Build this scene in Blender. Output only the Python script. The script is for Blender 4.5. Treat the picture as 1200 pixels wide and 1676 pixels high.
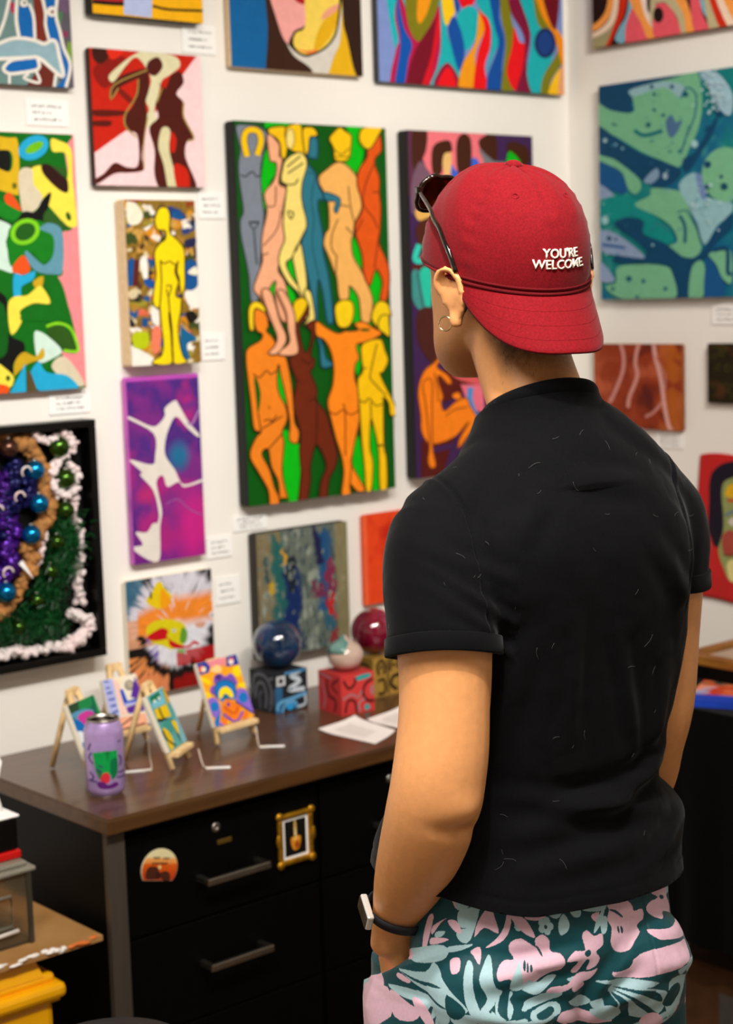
import bpy, bmesh, math, random
import numpy as np
from mathutils import Vector, Matrix
from mathutils.geometry import tessellate_polygon

for o in list(bpy.data.objects): bpy.data.objects.remove(o)
scene = bpy.context.scene
COL = scene.collection

# ------------------------------------------------------------------ camera
cam_d = bpy.data.cameras.new('camera'); cam = bpy.data.objects.new('camera', cam_d); COL.objects.link(cam)
cam_d.sensor_fit = 'HORIZONTAL'; cam_d.sensor_width = 24.0; cam_d.lens = 56.0
cam_d.clip_start = 0.05
_F = Vector((0.64954282, 0.74946893, -0.12802519)); _R = Vector((0.75278586, -0.6575732, -0.03018179)); _U = Vector((0.10680624, 0.07677119, 0.99131156))
CAM = Vector((-3.07331, -2.77801, 1.575))
m = Matrix.Identity(4)
for i in range(3):
    m[i][0] = _R[i]; m[i][1] = _U[i]; m[i][2] = -_F[i]; m[i][3] = CAM[i]
cam.matrix_world = m
cam_d.dof.use_dof = True; cam_d.dof.focus_distance = 1.84; cam_d.dof.aperture_fstop = 5.6
scene.camera = cam

# ------------------------------------------------------------------ light and exposure
scene.view_settings.view_transform = 'Standard'; scene.view_settings.look = 'None'
scene.view_settings.gamma = 1.0; scene.view_settings.use_curve_mapping = False
scene.view_settings.exposure = 0.0
w = bpy.data.worlds.new('room_world'); scene.world = w; w.use_nodes = True
w.node_tree.nodes['Background'].inputs[0].default_value = (1.0, 0.93, 0.84, 1); w.node_tree.nodes['Background'].inputs[1].default_value = 0.05

def area(name, loc, rot, sx, sy, energy, color):
    l = bpy.data.lights.new(name, 'AREA'); l.shape = 'RECTANGLE'; l.size = sx; l.size_y = sy; l.energy = energy; l.color = color
    o = bpy.data.objects.new(name, l); COL.objects.link(o); o.location = loc; o.rotation_euler = rot; return o
def spot(name, loc, target, energy, color, angle=80, blend=.8, radius=.035):
    l = bpy.data.lights.new(name, 'SPOT'); l.energy = energy; l.color = color; l.spot_size = math.radians(angle); l.spot_blend = blend; l.shadow_soft_size = radius
    o = bpy.data.objects.new(name, l); COL.objects.link(o); o.location = loc
    o.rotation_euler = (Vector(target) - Vector(loc)).to_track_quat('-Z', 'Y').to_euler(); return o
WARM = (1.0, 0.94, 0.86)
# unseen soft fill lights, added under the ceiling to brighten visitor and desk
area('overhead_fill_light', (-2.75, -1.95, 2.74), (0, 0, 0), 1.2, .6, 44, (1.0, .955, .89))
area('overhead_fill_light', (-1.6, -3.4, 2.74), (0, 0, 0), 1.2, .6, 8, (1.0, .93, .83))
# spotlights of the track over the visitor, aimed at the picture walls
for (lx, ly, tx, ty, tz, e, an) in ((-2.25, -1.95, -1.72, 0, .6, 92, 80), (-1.92, -2.0, -1.35, 0, .80, 24, 85), (-1.55, -1.98, -.95, 0, .80, 29, 85),
                                    (-1.25, -2.05, -.36, 0, 1.5, 78, 78), (-1.0, -2.1, -.04, -.04, 2.0, 60, 46)):
    spot('track_spot_light', (lx, ly, 2.62), (tx, ty, tz), e, WARM if lx > -2.1 else (1.0, .965, .92), an, .9)

# ------------------------------------------------------------------ helpers
def lin(h):
    h = h.lstrip('#'); r = []
    for i in (0, 2, 4):
        c = int(h[i:i+2], 16) / 255.0
        r.append(c / 12.92 if c <= .04045 else ((c + .055) / 1.055) ** 2.4)
    return tuple(r)
def link(o, parent=None):
    COL.objects.link(o)
    if parent is not None: o.parent = parent
    return o
def tag(o, label=None, cat=None, group=None, kind=None):
    if label: o['label'] = label
    if cat: o['category'] = cat
    if group: o['group'] = group
    if kind: o['kind'] = kind
    return o
def empty(name, loc=(0, 0, 0), rz=0.0, parent=None):
    o = bpy.data.objects.new(name, None); o.empty_display_size = .05; link(o, parent); o.location = loc; o.rotation_euler = (0, 0, rz); return o

MATS = {}
def pmat(name, col, rough=.5, spec=.5, metal=0.0, nscale=40.0, namt=.06, bscale=0.0, bstr=0.0, bdist=.002, attr=None, coat=0.0, sheen=0.0, sss=0.0, trans=0.0, ior=1.45, alpha=1.0, col2=None, stretch=(1, 1, 1), emit=0.0, detail=4.0):
    """node material: base colour (or a colour attribute) varied by noise, with optional noise relief"""
    if name in MATS: return MATS[name]
    M = bpy.data.materials.new(name); M.use_nodes = True; nt = M.node_tree; N = nt.nodes; Lk = nt.links
    b = N['Principled BSDF']
    tc = N.new('ShaderNodeTexCoord'); mp = N.new('ShaderNodeMapping'); mp.inputs['Scale'].default_value = stretch
    Lk.new(tc.outputs['Object'], mp.inputs['Vector'])
    nz = N.new('ShaderNodeTexNoise'); nz.inputs['Scale'].default_value = nscale; nz.inputs['Detail'].default_value = detail
    Lk.new(mp.outputs['Vector'], nz.inputs['Vector'])
    if attr:
        at = N.new('ShaderNodeAttribute'); at.attribute_name = attr
        mr = N.new('ShaderNodeMapRange'); mr.inputs['From Min'].default_value = .25; mr.inputs['From Max'].default_value = .75
        mr.inputs['To Min'].default_value = 1 - namt; mr.inputs['To Max'].default_value = 1 + namt
        Lk.new(nz.outputs['Fac'], mr.inputs['Value'])
        mu = N.new('ShaderNodeVectorMath'); mu.operation = 'SCALE'
        Lk.new(at.outputs['Color'], mu.inputs[0]); Lk.new(mr.outputs['Result'], mu.inputs['Scale'])
        Lk.new(mu.outputs[0], b.inputs['Base Color'])
    else:
        c = lin(col) if isinstance(col, str) else col
        c2 = lin(col2) if col2 else None
        rp = N.new('ShaderNodeValToRGB'); rp.color_ramp.elements[0].position = .3; rp.color_ramp.elements[1].position = .7
        rp.color_ramp.elements[0].color = (*[max(0, x * (1 - namt)) for x in c], 1)
        rp.color_ramp.elements[1].color = (*(c2 if c2 else [min(1, x * (1 + namt)) for x in c]), 1)
        Lk.new(nz.outputs['Fac'], rp.inputs['Fac']); Lk.new(rp.outputs['Color'], b.inputs['Base Color'])
        if emit: Lk.new(rp.outputs['Color'], b.inputs['Emission Color']); b.inputs['Emission Strength'].default_value = emit
    b.inputs['Roughness'].default_value = rough; b.inputs['Specular IOR Level'].default_value = spec; b.inputs['Metallic'].default_value = metal
    b.inputs['Coat Weight'].default_value = coat; b.inputs['Coat Roughness'].default_value = .08
    b.inputs['Sheen Weight'].default_value = sheen; b.inputs['Sheen Roughness'].default_value = .4
    b.inputs['Transmission Weight'].default_value = trans; b.inputs['IOR'].default_value = ior; b.inputs['Alpha'].default_value = alpha
    if sss:
        b.inputs['Subsurface Weight'].default_value = sss; b.inputs['Subsurface Radius'].default_value = (1, .35, .18); b.inputs['Subsurface Scale'].default_value = .006
    if bstr:
        n2 = N.new('ShaderNodeTexNoise'); n2.inputs['Scale'].default_value = bscale; n2.inputs['Detail'].default_value = 3
        Lk.new(mp.outputs['Vector'], n2.inputs['Vector'])
        bp = N.new('ShaderNodeBump'); bp.inputs['Strength'].default_value = bstr; bp.inputs['Distance'].default_value = bdist
        Lk.new(n2.outputs['Fac'], bp.inputs['Height']); Lk.new(bp.outputs['Normal'], b.inputs['Normal'])
    MATS[name] = M; return M

def mesh_obj(name, verts, faces, mat, parent=None, smooth=False, colors=None, mats=None, fmat=None):
    me = bpy.data.meshes.new(name); me.from_pydata([tuple(v) for v in verts], [], [tuple(f) for f in faces]); 
    if mats:
        for mm in mats: me.materials.append(mm)
        if fmat is not None: me.polygons.foreach_set('material_index', np.asarray(fmat, np.int32))
    else: me.materials.append(mat)
    if colors is not None:
        a = me.color_attributes.new('Col', 'FLOAT_COLOR', 'POINT')
        c = np.ones((len(verts), 4), np.float32); c[:, :3] = np.asarray(colors, np.float32); a.data.foreach_set('color', c.ravel())
    if smooth: me.polygons.foreach_set('use_smooth', np.ones(len(me.polygons), bool))
    me.update()
    return link(bpy.data.objects.new(name, me), parent)

class MB:
    """collects shapes that become ONE mesh object"""
    def __init__(s): s.v = []; s.f = []; s.sm = []
    def add(s, v, f, smooth=False):
        n = len(s.v); s.v += [tuple(p) for p in v]; s.f += [tuple(i + n for i in q) for q in f]; s.sm += [smooth] * len(f); return s
    def box(s, x0, x1, y0, y1, z0, z1, bev=0.0, M=None):
        bm = bmesh.new(); bmesh.ops.create_cube(bm, size=1)
        for v in bm.verts: v.co = Vector(((x0 + x1) / 2 + v.co.x * (x1 - x0), (y0 + y1) / 2 + v.co.y * (y1 - y0), (z0 + z1) / 2 + v.co.z * (z1 - z0)))
        if bev > 0: bmesh.ops.bevel(bm, geom=bm.edges[:], offset=bev, segments=2, profile=.5, affect='EDGES')
        bm.verts.index_update(); vs = [v.co.copy() for v in bm.verts]
        if M is not None: vs = [M @ v for v in vs]
        s.add(vs, [[v.index for v in f.verts] for f in bm.faces]); bm.free(); return s
    def lathe(s, prof, n=40, M=None, sx=1.0, sy=1.0):
        v = []; f = []
        for r, z in prof:
            for k in range(n):
                a = 2 * math.pi * k / n; p = Vector((r * math.cos(a) * sx, r * math.sin(a) * sy, z)); v.append(M @ p if M is not None else p)
        for i in range(len(prof) - 1):
            for k in range(n): f.append((i * n + k, i * n + (k + 1) % n, (i + 1) * n + (k + 1) % n, (i + 1) * n + k))
        f.append(tuple(range(n))[::-1]); f.append(tuple((len(prof) - 1) * n + k for k in range(n)))
        return s.add(v, f, True)
    def tube(s, path, r, n=8, closed=False, M=None, flat=1.0):
        path = [Vector(p) for p in path]; v = []; f = []; c = len(path)
        up = Vector((0, 0, 1))
        for i, p in enumerate(path):
            t = (path[(i + 1) % c] - path[i - 1]) if closed else (path[min(i + 1, c - 1)] - path[max(i - 1, 0)])
            t.normalize(); a = t.cross(up)
            if a.length < .05: a = t.cross(Vector((0, 1, 0)))
            a.normalize(); b = a.cross(t); rr = r[i] if isinstance(r, (list, tuple)) else r
            for k in range(n):
                q = p + (a * math.cos(2 * math.pi * k / n) + b * math.sin(2 * math.pi * k / n) * flat) * rr; v.append(M @ q if M is not None else q)
        for i in range(c if closed else c - 1):
            j = (i + 1) % c
            for k in range(n): f.append((i * n + k, i * n + (k + 1) % n, j * n + (k + 1) % n, j * n + k))
        if not closed: f.append(tuple(range(n))[::-1]); f.append(tuple((c - 1) * n + k for k in range(n)))
        return s.add(v, f, True)
    def sphere(s, c, r, n=24, m_=14, M=None):
        rx, ry, rz = r if isinstance(r, (tuple, list)) else (r, r, r); prof = []
        v = [(c[0], c[1], c[2] - rz)]; f = []
        for i in range(1, m_):
            a = -math.pi / 2 + math.pi * i / m_
            for k in range(n): t = 2 * math.pi * k / n; v.append((c[0] + rx * math.cos(a) * math.cos(t), c[1] + ry * math.cos(a) * math.sin(t), c[2] + rz * math.sin(a)))
        v.append((c[0], c[1], c[2] + rz)); L = len(v) - 1
        for k in range(n):
            f.append((0, 1 + (k + 1) % n, 1 + k)); f.append((L, L - n + k, L - n + (k + 1) % n))
            for i in range(m_ - 2): f.append((1 + i * n + k, 1 + i * n + (k + 1) % n, 1 + (i + 1) * n + (k + 1) % n, 1 + (i + 1) * n + k))
        if M is not None: v = [M @ Vector(p) for p in v]
        return s.add(v, f, True)
    def prism(s, poly, y0, y1, M=None):
        """polygon in x,z extruded from y0 to y1"""
        n = len(poly); v = [(x, y0, z) for x, z in poly] + [(x, y1, z) for x, z in poly]
        f = [(i, (i + 1) % n, n + (i + 1) % n, n + i) for i in range(n)]
        for t in tessellate_polygon([[Vector((x, z, 0)) for x, z in poly]]): f.append(t); f.append(tuple(n + i for i in t)[::-1])
        if M is not None: v = [M @ Vector(p) for p in v]
        return s.add(v, f)
    def build(s, name, mat, parent=None, loc=None, rz=None):
        o = mesh_obj(name, s.v, s.f, mat, parent); o.data.polygons.foreach_set('use_smooth', np.array(s.sm, bool))
        bm = bmesh.new(); bm.from_mesh(o.data); bmesh.ops.recalc_face_normals(bm, faces=bm.faces[:]); bm.to_mesh(o.data); bm.free()
        if loc is not None: o.location = loc
        if rz is not None: o.rotation_euler = (0, 0, rz)
        return o

def catmull(pts, closed=True, sub=4):
    p = [np.array(q, float) for q in pts]; n = len(p); out = []
    rng = range(n if closed else n - 1)
    for i in rng:
        a, b, c, d = (p[i - 1], p[i], p[(i + 1) % n], p[(i + 2) % n]) if closed else (p[max(i - 1, 0)], p[i], p[i + 1], p[min(i + 2, n - 1)])
        for k in range(sub):
            t = k / sub; out.append(.5 * (2 * b + (c - a) * t + (2 * a - 5 * b + 4 * c - d) * t * t + (3 * b - a - 3 * c + d) * t ** 3))
    if not closed: out.append(p[-1])
    return out
def pairs(fl): return [(fl[i], fl[i + 1]) for i in range(0, len(fl), 2)]
def S(c, *fl, o=None, w=4): return ('fill', c, pairs(fl), True, o, w)        # smooth filled shape
def P(c, *fl, o=None, w=4): return ('fill', c, pairs(fl), False, o, w)       # straight-edged shape
def Ln(c, wd, *fl): return ('line', c, pairs(fl), True, wd, 0)               # brush line
def El(c, cx, cy, rx, ry=None, rot=0, o=None, w=4):
    ry = ry or rx; r = math.radians(rot); pts = []
    for k in range(20):
        a = 2 * math.pi * k / 20; x, y = rx * math.cos(a), ry * math.sin(a); pts.append((cx + x * math.cos(r) - y * math.sin(r), cy + x * math.sin(r) + y * math.cos(r)))
    return ('fill', c, pts, False, o, w)
def homog(quad):
    """maps the four corners (top left, top right, bottom right, bottom left) to the unit square"""
    A = []; b = []
    for (x, y), (u, v) in zip(quad, ((0, 1), (1, 1), (1, 0), (0, 0))):
        A.append([x, y, 1, 0, 0, 0, -u * x, -u * y]); b.append(u); A.append([0, 0, 0, x, y, 1, -v * x, -v * y]); b.append(v)
    h = np.linalg.solve(np.array(A, float), np.array(b, float)); return np.append(h, 1).reshape(3, 3)
def clip01(poly):
    for ax, lim, sg in ((0, 0, 1), (0, 1, -1), (1, 0, 1), (1, 1, -1)):
        out = []
        for i in range(len(poly)):
            a, b = poly[i - 1], poly[i]; ia, ib = sg * (a[ax] - lim) >= 0, sg * (b[ax] - lim) >= 0
            if ia != ib: t = (lim - a[ax]) / (b[ax] - a[ax]); out.append((a[0] + t * (b[0] - a[0]), a[1] + t * (b[1] - a[1])))
            if ib: out.append(b)
        poly = out
        if len(poly) < 3: return []
    return poly
def paint_geo(w_, h_, quad, groups, y0=-.0004, step=.00007):
    """flat painted shapes as stacked paint films; returns verts, faces, colours in canvas units"""
    H = homog(quad); V = []; Fc = []; Cc = []; layer = 0
    def put(poly, c, ly):
        poly = clip01(poly)
        if len(poly) < 3: return
        n = len(V); y = y0 - ly * step
        for (u, v) in poly: V.append((u * w_, y, v * h_)); Cc.append(c)
        for t in tessellate_polygon([[Vector((p[0], p[1], 0)) for p in poly]]):
            a, b, d = [poly[i] for i in t]
            if (b[0] - a[0]) * (d[1] - a[1]) - (b[1] - a[1]) * (d[0] - a[0]) < 0: t = t[::-1]
            Fc.append(tuple(n + i for i in t))
    for ox, oy, sc, shapes in groups:
        def uv(x, y):
            q = H @ np.array([ox + x / sc, oy + y / sc, 1.0]); return (q[0] / q[2], q[1] / q[2])
        def stroke(pts, wd, c, closed, ly):
            n = len(pts); L = []; Rr = []
            for i in range(n):
                a = np.array(pts[i - 1] if (closed or i) else pts[i]); b = np.array(pts[(i + 1) % n] if (closed or i < n - 1) else pts[i])
                t = b - a; ln = np.hypot(*t) or 1; nn = np.array([-t[1], t[0]]) / ln * wd / 2; p = np.array(pts[i]); L.append(uv(*(p + nn))); Rr.append(uv(*(p - nn)))
            for i in range(n if closed else n - 1):
                j = (i + 1) % n; put([L[i], L[j], Rr[j], Rr[i]], c, ly)
        for kind, c, pts, sm, o, wd in shapes:
            c = lin(c); layer += 1
            if kind == 'fill':
                q = catmull(pts, True, 4) if sm else pts
                put([uv(*p) for p in q], c, layer)
                if o: layer += .5; stroke([tuple(p) for p in q], wd * 1.5, lin(o), True, layer)
            else: stroke([tuple(p) for p in catmull(pts, False, 4)], o * (1.4 if o < 10 else 1), c, False, layer)
    return V, Fc, Cc

def vnoise(x, y, seed=0):
    """smooth value noise, numpy arrays"""
    rs = np.random.RandomState(seed); T = rs.rand(64, 64); xi = np.floor(x).astype(int); yi = np.floor(y).astype(int); fx = x - xi; fy = y - yi
    fx = fx * fx * (3 - 2 * fx); fy = fy * fy * (3 - 2 * fy); g = lambda a, b: T[a % 64, b % 64]
    return (g(xi, yi) * (1 - fx) + g(xi + 1, yi) * fx) * (1 - fy) + (g(xi, yi + 1) * (1 - fx) + g(xi + 1, yi + 1) * fx) * fy
def fbm(x, y, seed=0, oct=4):
    s = 0; a = .5
    for k in range(oct): s = s + a * vnoise(x * 2 ** k, y * 2 ** k, seed + k); a *= .5
    return s / (1 - .5 ** oct)
def in_poly(x, y, poly):
    r = np.zeros(x.shape, bool); n = len(poly)
    for i in range(n):
        x0, y0 = poly[i - 1]; x1, y1 = poly[i]
        if y0 == y1: continue
        c = ((y0 > y) != (y1 > y)) & (x < (x1 - x0) * (y - y0) / (y1 - y0) + x0); r ^= c
    return r
def mixc(base, mask, c):
    c = np.array(lin(c) if isinstance(c, str) else c); m_ = np.clip(mask, 0, 1)[..., None]; return base * (1 - m_) + c * m_
def grid_geo(w_, h_, nx, nz, fn, y0=-.0004):
    u, v = np.meshgrid(np.linspace(0, 1, nx), np.linspace(0, 1, nz)); c = fn(u, v).reshape(-1, 3)
    V = np.stack([u.ravel() * w_, np.full(u.size, y0), v.ravel() * h_], 1)
    i = np.arange(nx - 1)[None, :] + np.arange(nz - 1)[:, None] * nx; i = i.ravel()
    return V.tolist(), np.stack([i, i + 1, i + nx + 1, i + nx], 1).tolist(), c.tolist()

M_PAINT = pmat('acrylic_paint', '#ffffff', rough=.6, spec=.2, attr='Col', nscale=60, namt=.07, bscale=350, bstr=.25, bdist=.0006)
M_GLOSSPAINT = pmat('poured_resin_paint', '#ffffff', rough=.16, spec=.5, attr='Col', nscale=25, namt=.08, bscale=30, bstr=.05)
M_CANVAS = pmat('raw_canvas', '#efe6d2', rough=.9, nscale=300, namt=.05, bscale=600, bstr=.3, bdist=.0005)
M_CREAMSIDE = pmat('cream_canvas_edge', '#e6c9a0', rough=.9, nscale=80, namt=.08, bscale=600, bstr=.3, bdist=.0005)
M_BLACKSIDE = pmat('black_canvas_edge', '#141210', rough=.7, nscale=80, namt=.2, bscale=600, bstr=.3, bdist=.0005)
def side_mat(h): return pmat('canvas_edge_' + h.strip('#'), h, rough=.7, nscale=90, namt=.12, bscale=600, bstr=.3, bdist=.0005)

def canvas_body(w_, h_, t, bev=.004):
    """stretched canvas: block with rounded edges and a recessed back showing the stretcher"""
    mb = MB(); mb.box(0, w_, -t, -.004, 0, h_, bev)
    for a in ((.004, .035), (w_ - .035, w_ - .004)): mb.box(a[0], a[1], -.004, 0, .004, h_ - .004)
    for a in ((.004, .035), (h_ - .035, h_ - .004)): mb.box(.035, w_ - .035, -.004, 0, a[0], a[1])
    return mb
def place(o, wall, u0, z0, lean=0.0):
    if wall == 'A': o.location = (u0, -.001, z0)
    else: o.location = (-.001, -u0, z0); o.rotation_euler = (0, 0, -math.pi / 2)
def painting(name, label, wall, rect, quad, groups, side, fn=None, res=None, mat=None, group='paintings hung on the gallery walls', bev=.004):
    u0, u1, z0, z1, t = rect; w_, h_ = u1 - u0, z1 - z0
    root = canvas_body(w_, h_, t, bev).build(name, side); place(root, wall, u0, z0)
    tag(root, label, 'painting', group)
    V, Fc, Cc = ([], [], []) if fn is None else grid_geo(w_ - .002, h_ - .002, res[0], res[1], fn)
    if groups:
        v, f, c = paint_geo(w_ - .002, h_ - .002, quad, groups, y0=-.0005); n = len(V); V = V + v; Fc = Fc + [tuple(i + n for i in q) for q in f]; Cc = Cc + c
    p = mesh_obj('painted_image', V, Fc, mat or M_PAINT, root, colors=Cc); p.location = (.001, -t, .001)
    return root

# ------------------------------------------------------------------ the setting
M_WALL = pmat('painted_wall', '#f4f0e9', rough=.75, spec=.25, nscale=3, namt=.02, bscale=140, bstr=.12, bdist=.001)
M_CEIL = pmat('ceiling_paint', '#e8e4da', rough=.9, nscale=4, namt=.03)
M_FLOOR = pmat('concrete_floor', '#5c3f22', rough=.6, nscale=6, namt=.2, bscale=60, bstr=.1)
def struct(name, x0, x1, y0, y1, z0, z1, mat): return tag(MB().box(x0, x1, y0, y1, z0, z1).build(name, mat), kind='structure')
struct('floor', -4.7, .12, -4.7, .12, -.1, 0, M_FLOOR)
struct('ceiling', -4.7, .12, -4.7, .12, 2.78, 2.88, M_CEIL)
struct('wall_back', -4.7, 0, 0, .12, 0, 2.78, M_WALL)
struct('wall_right', 0, .12, -4.7, .12, 0, 2.78, M_WALL)
struct('wall_left', -4.82, -4.7, -4.7, .12, 0, 2.78, M_WALL)
struct('wall_front', -4.7, .12, -4.82, -4.7, 0, 2.78, M_WALL)
M_TRIM = pmat('trim_paint', '#e9e4da', rough=.5, nscale=10, namt=.02)
struct('baseboard_back', -4.7, -.012, -.012, 0, 0, .1, M_TRIM)
struct('baseboard_right', -.012, 0, -4.7, 0, 0, .1, M_TRIM)
# ------------------------------------------------------------------ paintings
K = '#15100c'
# long green canvas with rows of standing figures
NQ = [(381.5, 196.5), (630.7, 209.6), (647.3, 798.5), (406.5, 830.3)]
BG = '#00b80c'; GD = '#f4c40c'
nud_a = [P('#04540a', -200, -200, 1600, -200, 1600, 3000, -200, 3000),
    P(BG, 318, 40, 560, 50, 560, 115, 318, 110), S(BG, 330, 250, 390, 300, 385, 400, 345, 470, 320, 620, 300, 660, 288, 560, 300, 400),
    S(BG, 830, 85, 935, 95, 950, 260, 900, 400, 820, 340, 865, 180), S(BG, 470, 950, 500, 930, 525, 1100, 470, 1060), S(BG, 330, 1120, 390, 1090, 425, 1400, 370, 1400),
    S(BG, 870, 790, 930, 900, 945, 1020, 880, 930), S(BG, 1010, 1000, 1065, 1080, 1050, 1220, 1000, 1360, 975, 1330, 990, 1100), S(BG, 850, 1110, 915, 1190, 925, 1330, 870, 1330), S(BG, 455, 1110, 510, 1180, 490, 1260, 455, 1200),
    S('#2a7488', 600, 170, 650, 175, 650, 300, 600, 300, 595, 340, 640, 400, 670, 500, 720, 540, 780, 550, 790, 590, 770, 650, 755, 630, 760, 580, 700, 575, 660, 570, 660, 640, 690, 800, 690, 900, 720, 1030, 745, 1200, 755, 1340, 715, 1340, 690, 1180, 660, 1070, 652, 1180, 652, 1340, 618, 1340, 618, 1200, 580, 1000, 550, 850, 580, 740, 555, 600, 555, 470, 580, 360, 590, 300, o='#123f52', w=7),
    Ln('#1c5568', 6, 640, 410, 615, 560, 630, 700, 620, 860, 660, 1060), Ln('#1c5568', 6, 590, 395, 640, 402),
    S('#7a8390', 135, 95, 200, 90, 260, 95, 320, 130, 330, 170, 302, 300, 290, 400, 300, 560, 312, 660, 300, 800, 290, 950, 282, 1100, 270, 1215, 230, 1215, 215, 1050, 190, 920, 165, 800, 160, 700, 180, 640, 165, 520, 150, 400, 150, 320, 160, 250, 140, 160, o='#33373d', w=6),
    Ln(K, 46, 205, 292, 185, 200, 195, 140, 235, 122, 280, 140, 292, 200, 268, 285), Ln(GD, 36, 205, 292, 185, 200, 195, 140, 235, 122, 280, 140, 292, 200, 268, 285),
    Ln('#33373d', 7, 165, 405, 190, 422, 235, 388, 265, 422, 292, 405), Ln(K, 8, 215, 710, 282, 710), Ln('#33373d', 6, 215, 715, 245, 752, 280, 715), Ln('#33373d', 7, 245, 750, 265, 980),
    S('#f0ad84', 330, 170, 345, 130, 380, 180, 410, 220, 410, 290, 430, 310, 405, 460, 452, 500, 430, 640, 440, 800, 430, 920, 400, 1010, 440, 1080, 460, 1160, 482, 1330, 420, 1330, 380, 1180, 385, 1080, 330, 1170, 360, 1250, 392, 1330, 330, 1330, 290, 1200, 245, 1140, 265, 1060, 300, 960, 295, 880, 300, 780, 330, 640, 312, 530, 370, 450, 390, 380, 385, 330, 350, 320, 335, 230, o='#5b3520', w=6),
    Ln('#7a452c', 6, 385, 480, 380, 600, 330, 610), Ln('#7a452c', 6, 420, 640, 390, 760, 305, 860), Ln('#7a452c', 6, 300, 920, 340, 905),
    S(GD, 335, 120, 380, 103, 460, 118, 452, 290, 420, 295, 410, 210, 380, 170, 345, 150, o=K, w=6), S(GD, 460, 100, 540, 88, 562, 180, 575, 295, 540, 270, 500, 262, 462, 235, 445, 150, o=K, w=6), El('#f3dd7d', 477, 180, 27, 66, 0, '#8a6a20', 4),
    S(GD, 560, 112, 620, 108, 652, 150, 630, 168, 602, 172, 592, 262, 570, 275, 555, 165, o=K, w=6),
    S('#f3dc78', 450, 310, 530, 265, 575, 300, 582, 360, 552, 470, 552, 580, 582, 720, 552, 800, 490, 930, 450, 970, 480, 1050, 560, 1160, 600, 1230, 622, 1340, 580, 1340, 540, 1180, 460, 1090, 405, 980, 410, 900, 440, 820, 430, 720, 440, 600, 452, 480, 420, 450, 425, 380, o='#3c3216', w=6),
    S('#f3dc78', 520, 860, 545, 850, 572, 1000, 582, 1120, 560, 1180, 530, 1130, 500, 990, 492, 930, o='#3c3216', w=6),
    Ln('#3c3216', 7, 455, 360, 540, 290), Ln('#3c3216', 7, 460, 400, 560, 335), Ln('#3c3216', 7, 415, 470, 500, 470, 525, 435), Ln('#3c3216', 7, 455, 640, 495, 650, 480, 690, 460, 650), Ln('#3c3216', 6, 550, 800, 510, 900),
    S('#f0b25e', 770, 330, 830, 345, 895, 415, 912, 480, 935, 560, 925, 640, 885, 720, 878, 790, 865, 830, 878, 930, 935, 1030, 990, 1160, 1002, 1230, 985, 1340, 930, 1340, 910, 1190, 855, 1115, 852, 1160, 840, 1202, 790, 1202, 770, 1060, 760, 1040, 720, 930, 688, 850, 700, 780, 722, 740, 715, 580, 690, 520, 662, 470, 658, 420, 700, 380, o='#59391a', w=6),
    Ln('#6b4820', 6, 845, 480, 860, 620, 885, 715), Ln('#6b4820', 6, 790, 600, 850, 612), Ln('#6b4820', 6, 780, 690, 740, 790, 740, 880, 775, 930), Ln('#6b4820', 6, 830, 740, 870, 785), Ln('#6b4820', 6, 770, 920, 765, 1040),
    S('#2a7488', 690, 520, 780, 550, 792, 590, 770, 652, 754, 630, 762, 580, 700, 572, o='#123f52', w=6),
    S(GD, 750, 140, 790, 108, 822, 130, 862, 160, 862, 220, 850, 302, 808, 325, 758, 312, 750, 240, 723, 182, o='#5b4508', w=6), Ln('#8a6a10', 6, 755, 250, 800, 280, 850, 240), Ln('#8a6a10', 6, 760, 295, 850, 295),
    S('#dd5510', 1042, 150, 1056, 250, 1020, 300, 1012, 340, 1042, 430, 1042, 530, 1052, 620, 1046, 760, 1042, 850, 1090, 960, 1107, 1060, 1090, 1200, 1045, 1200, 1060, 1090, 1020, 1010, 980, 1112, 940, 1040, 930, 920, 890, 790, 890, 720, 930, 640, 925, 560, 900, 470, 910, 380, 960, 300, 965, 250, 1000, 200, o='#5a2206', w=6),
    Ln('#7a2c08', 6, 1005, 345, 950, 480, 940, 600, 1000, 680, 1030, 750), Ln('#7a2c08', 6, 1040, 520, 1000, 520), Ln('#7a2c08', 6, 1040, 780, 1010, 1000), Ln('#7a2c08', 6, 935, 690, 890, 780),
    S(GD, 920, 130, 960, 105, 1055, 108, 1035, 160, 988, 238, 950, 242, 913, 192, o='#5b4508', w=6)]
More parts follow.
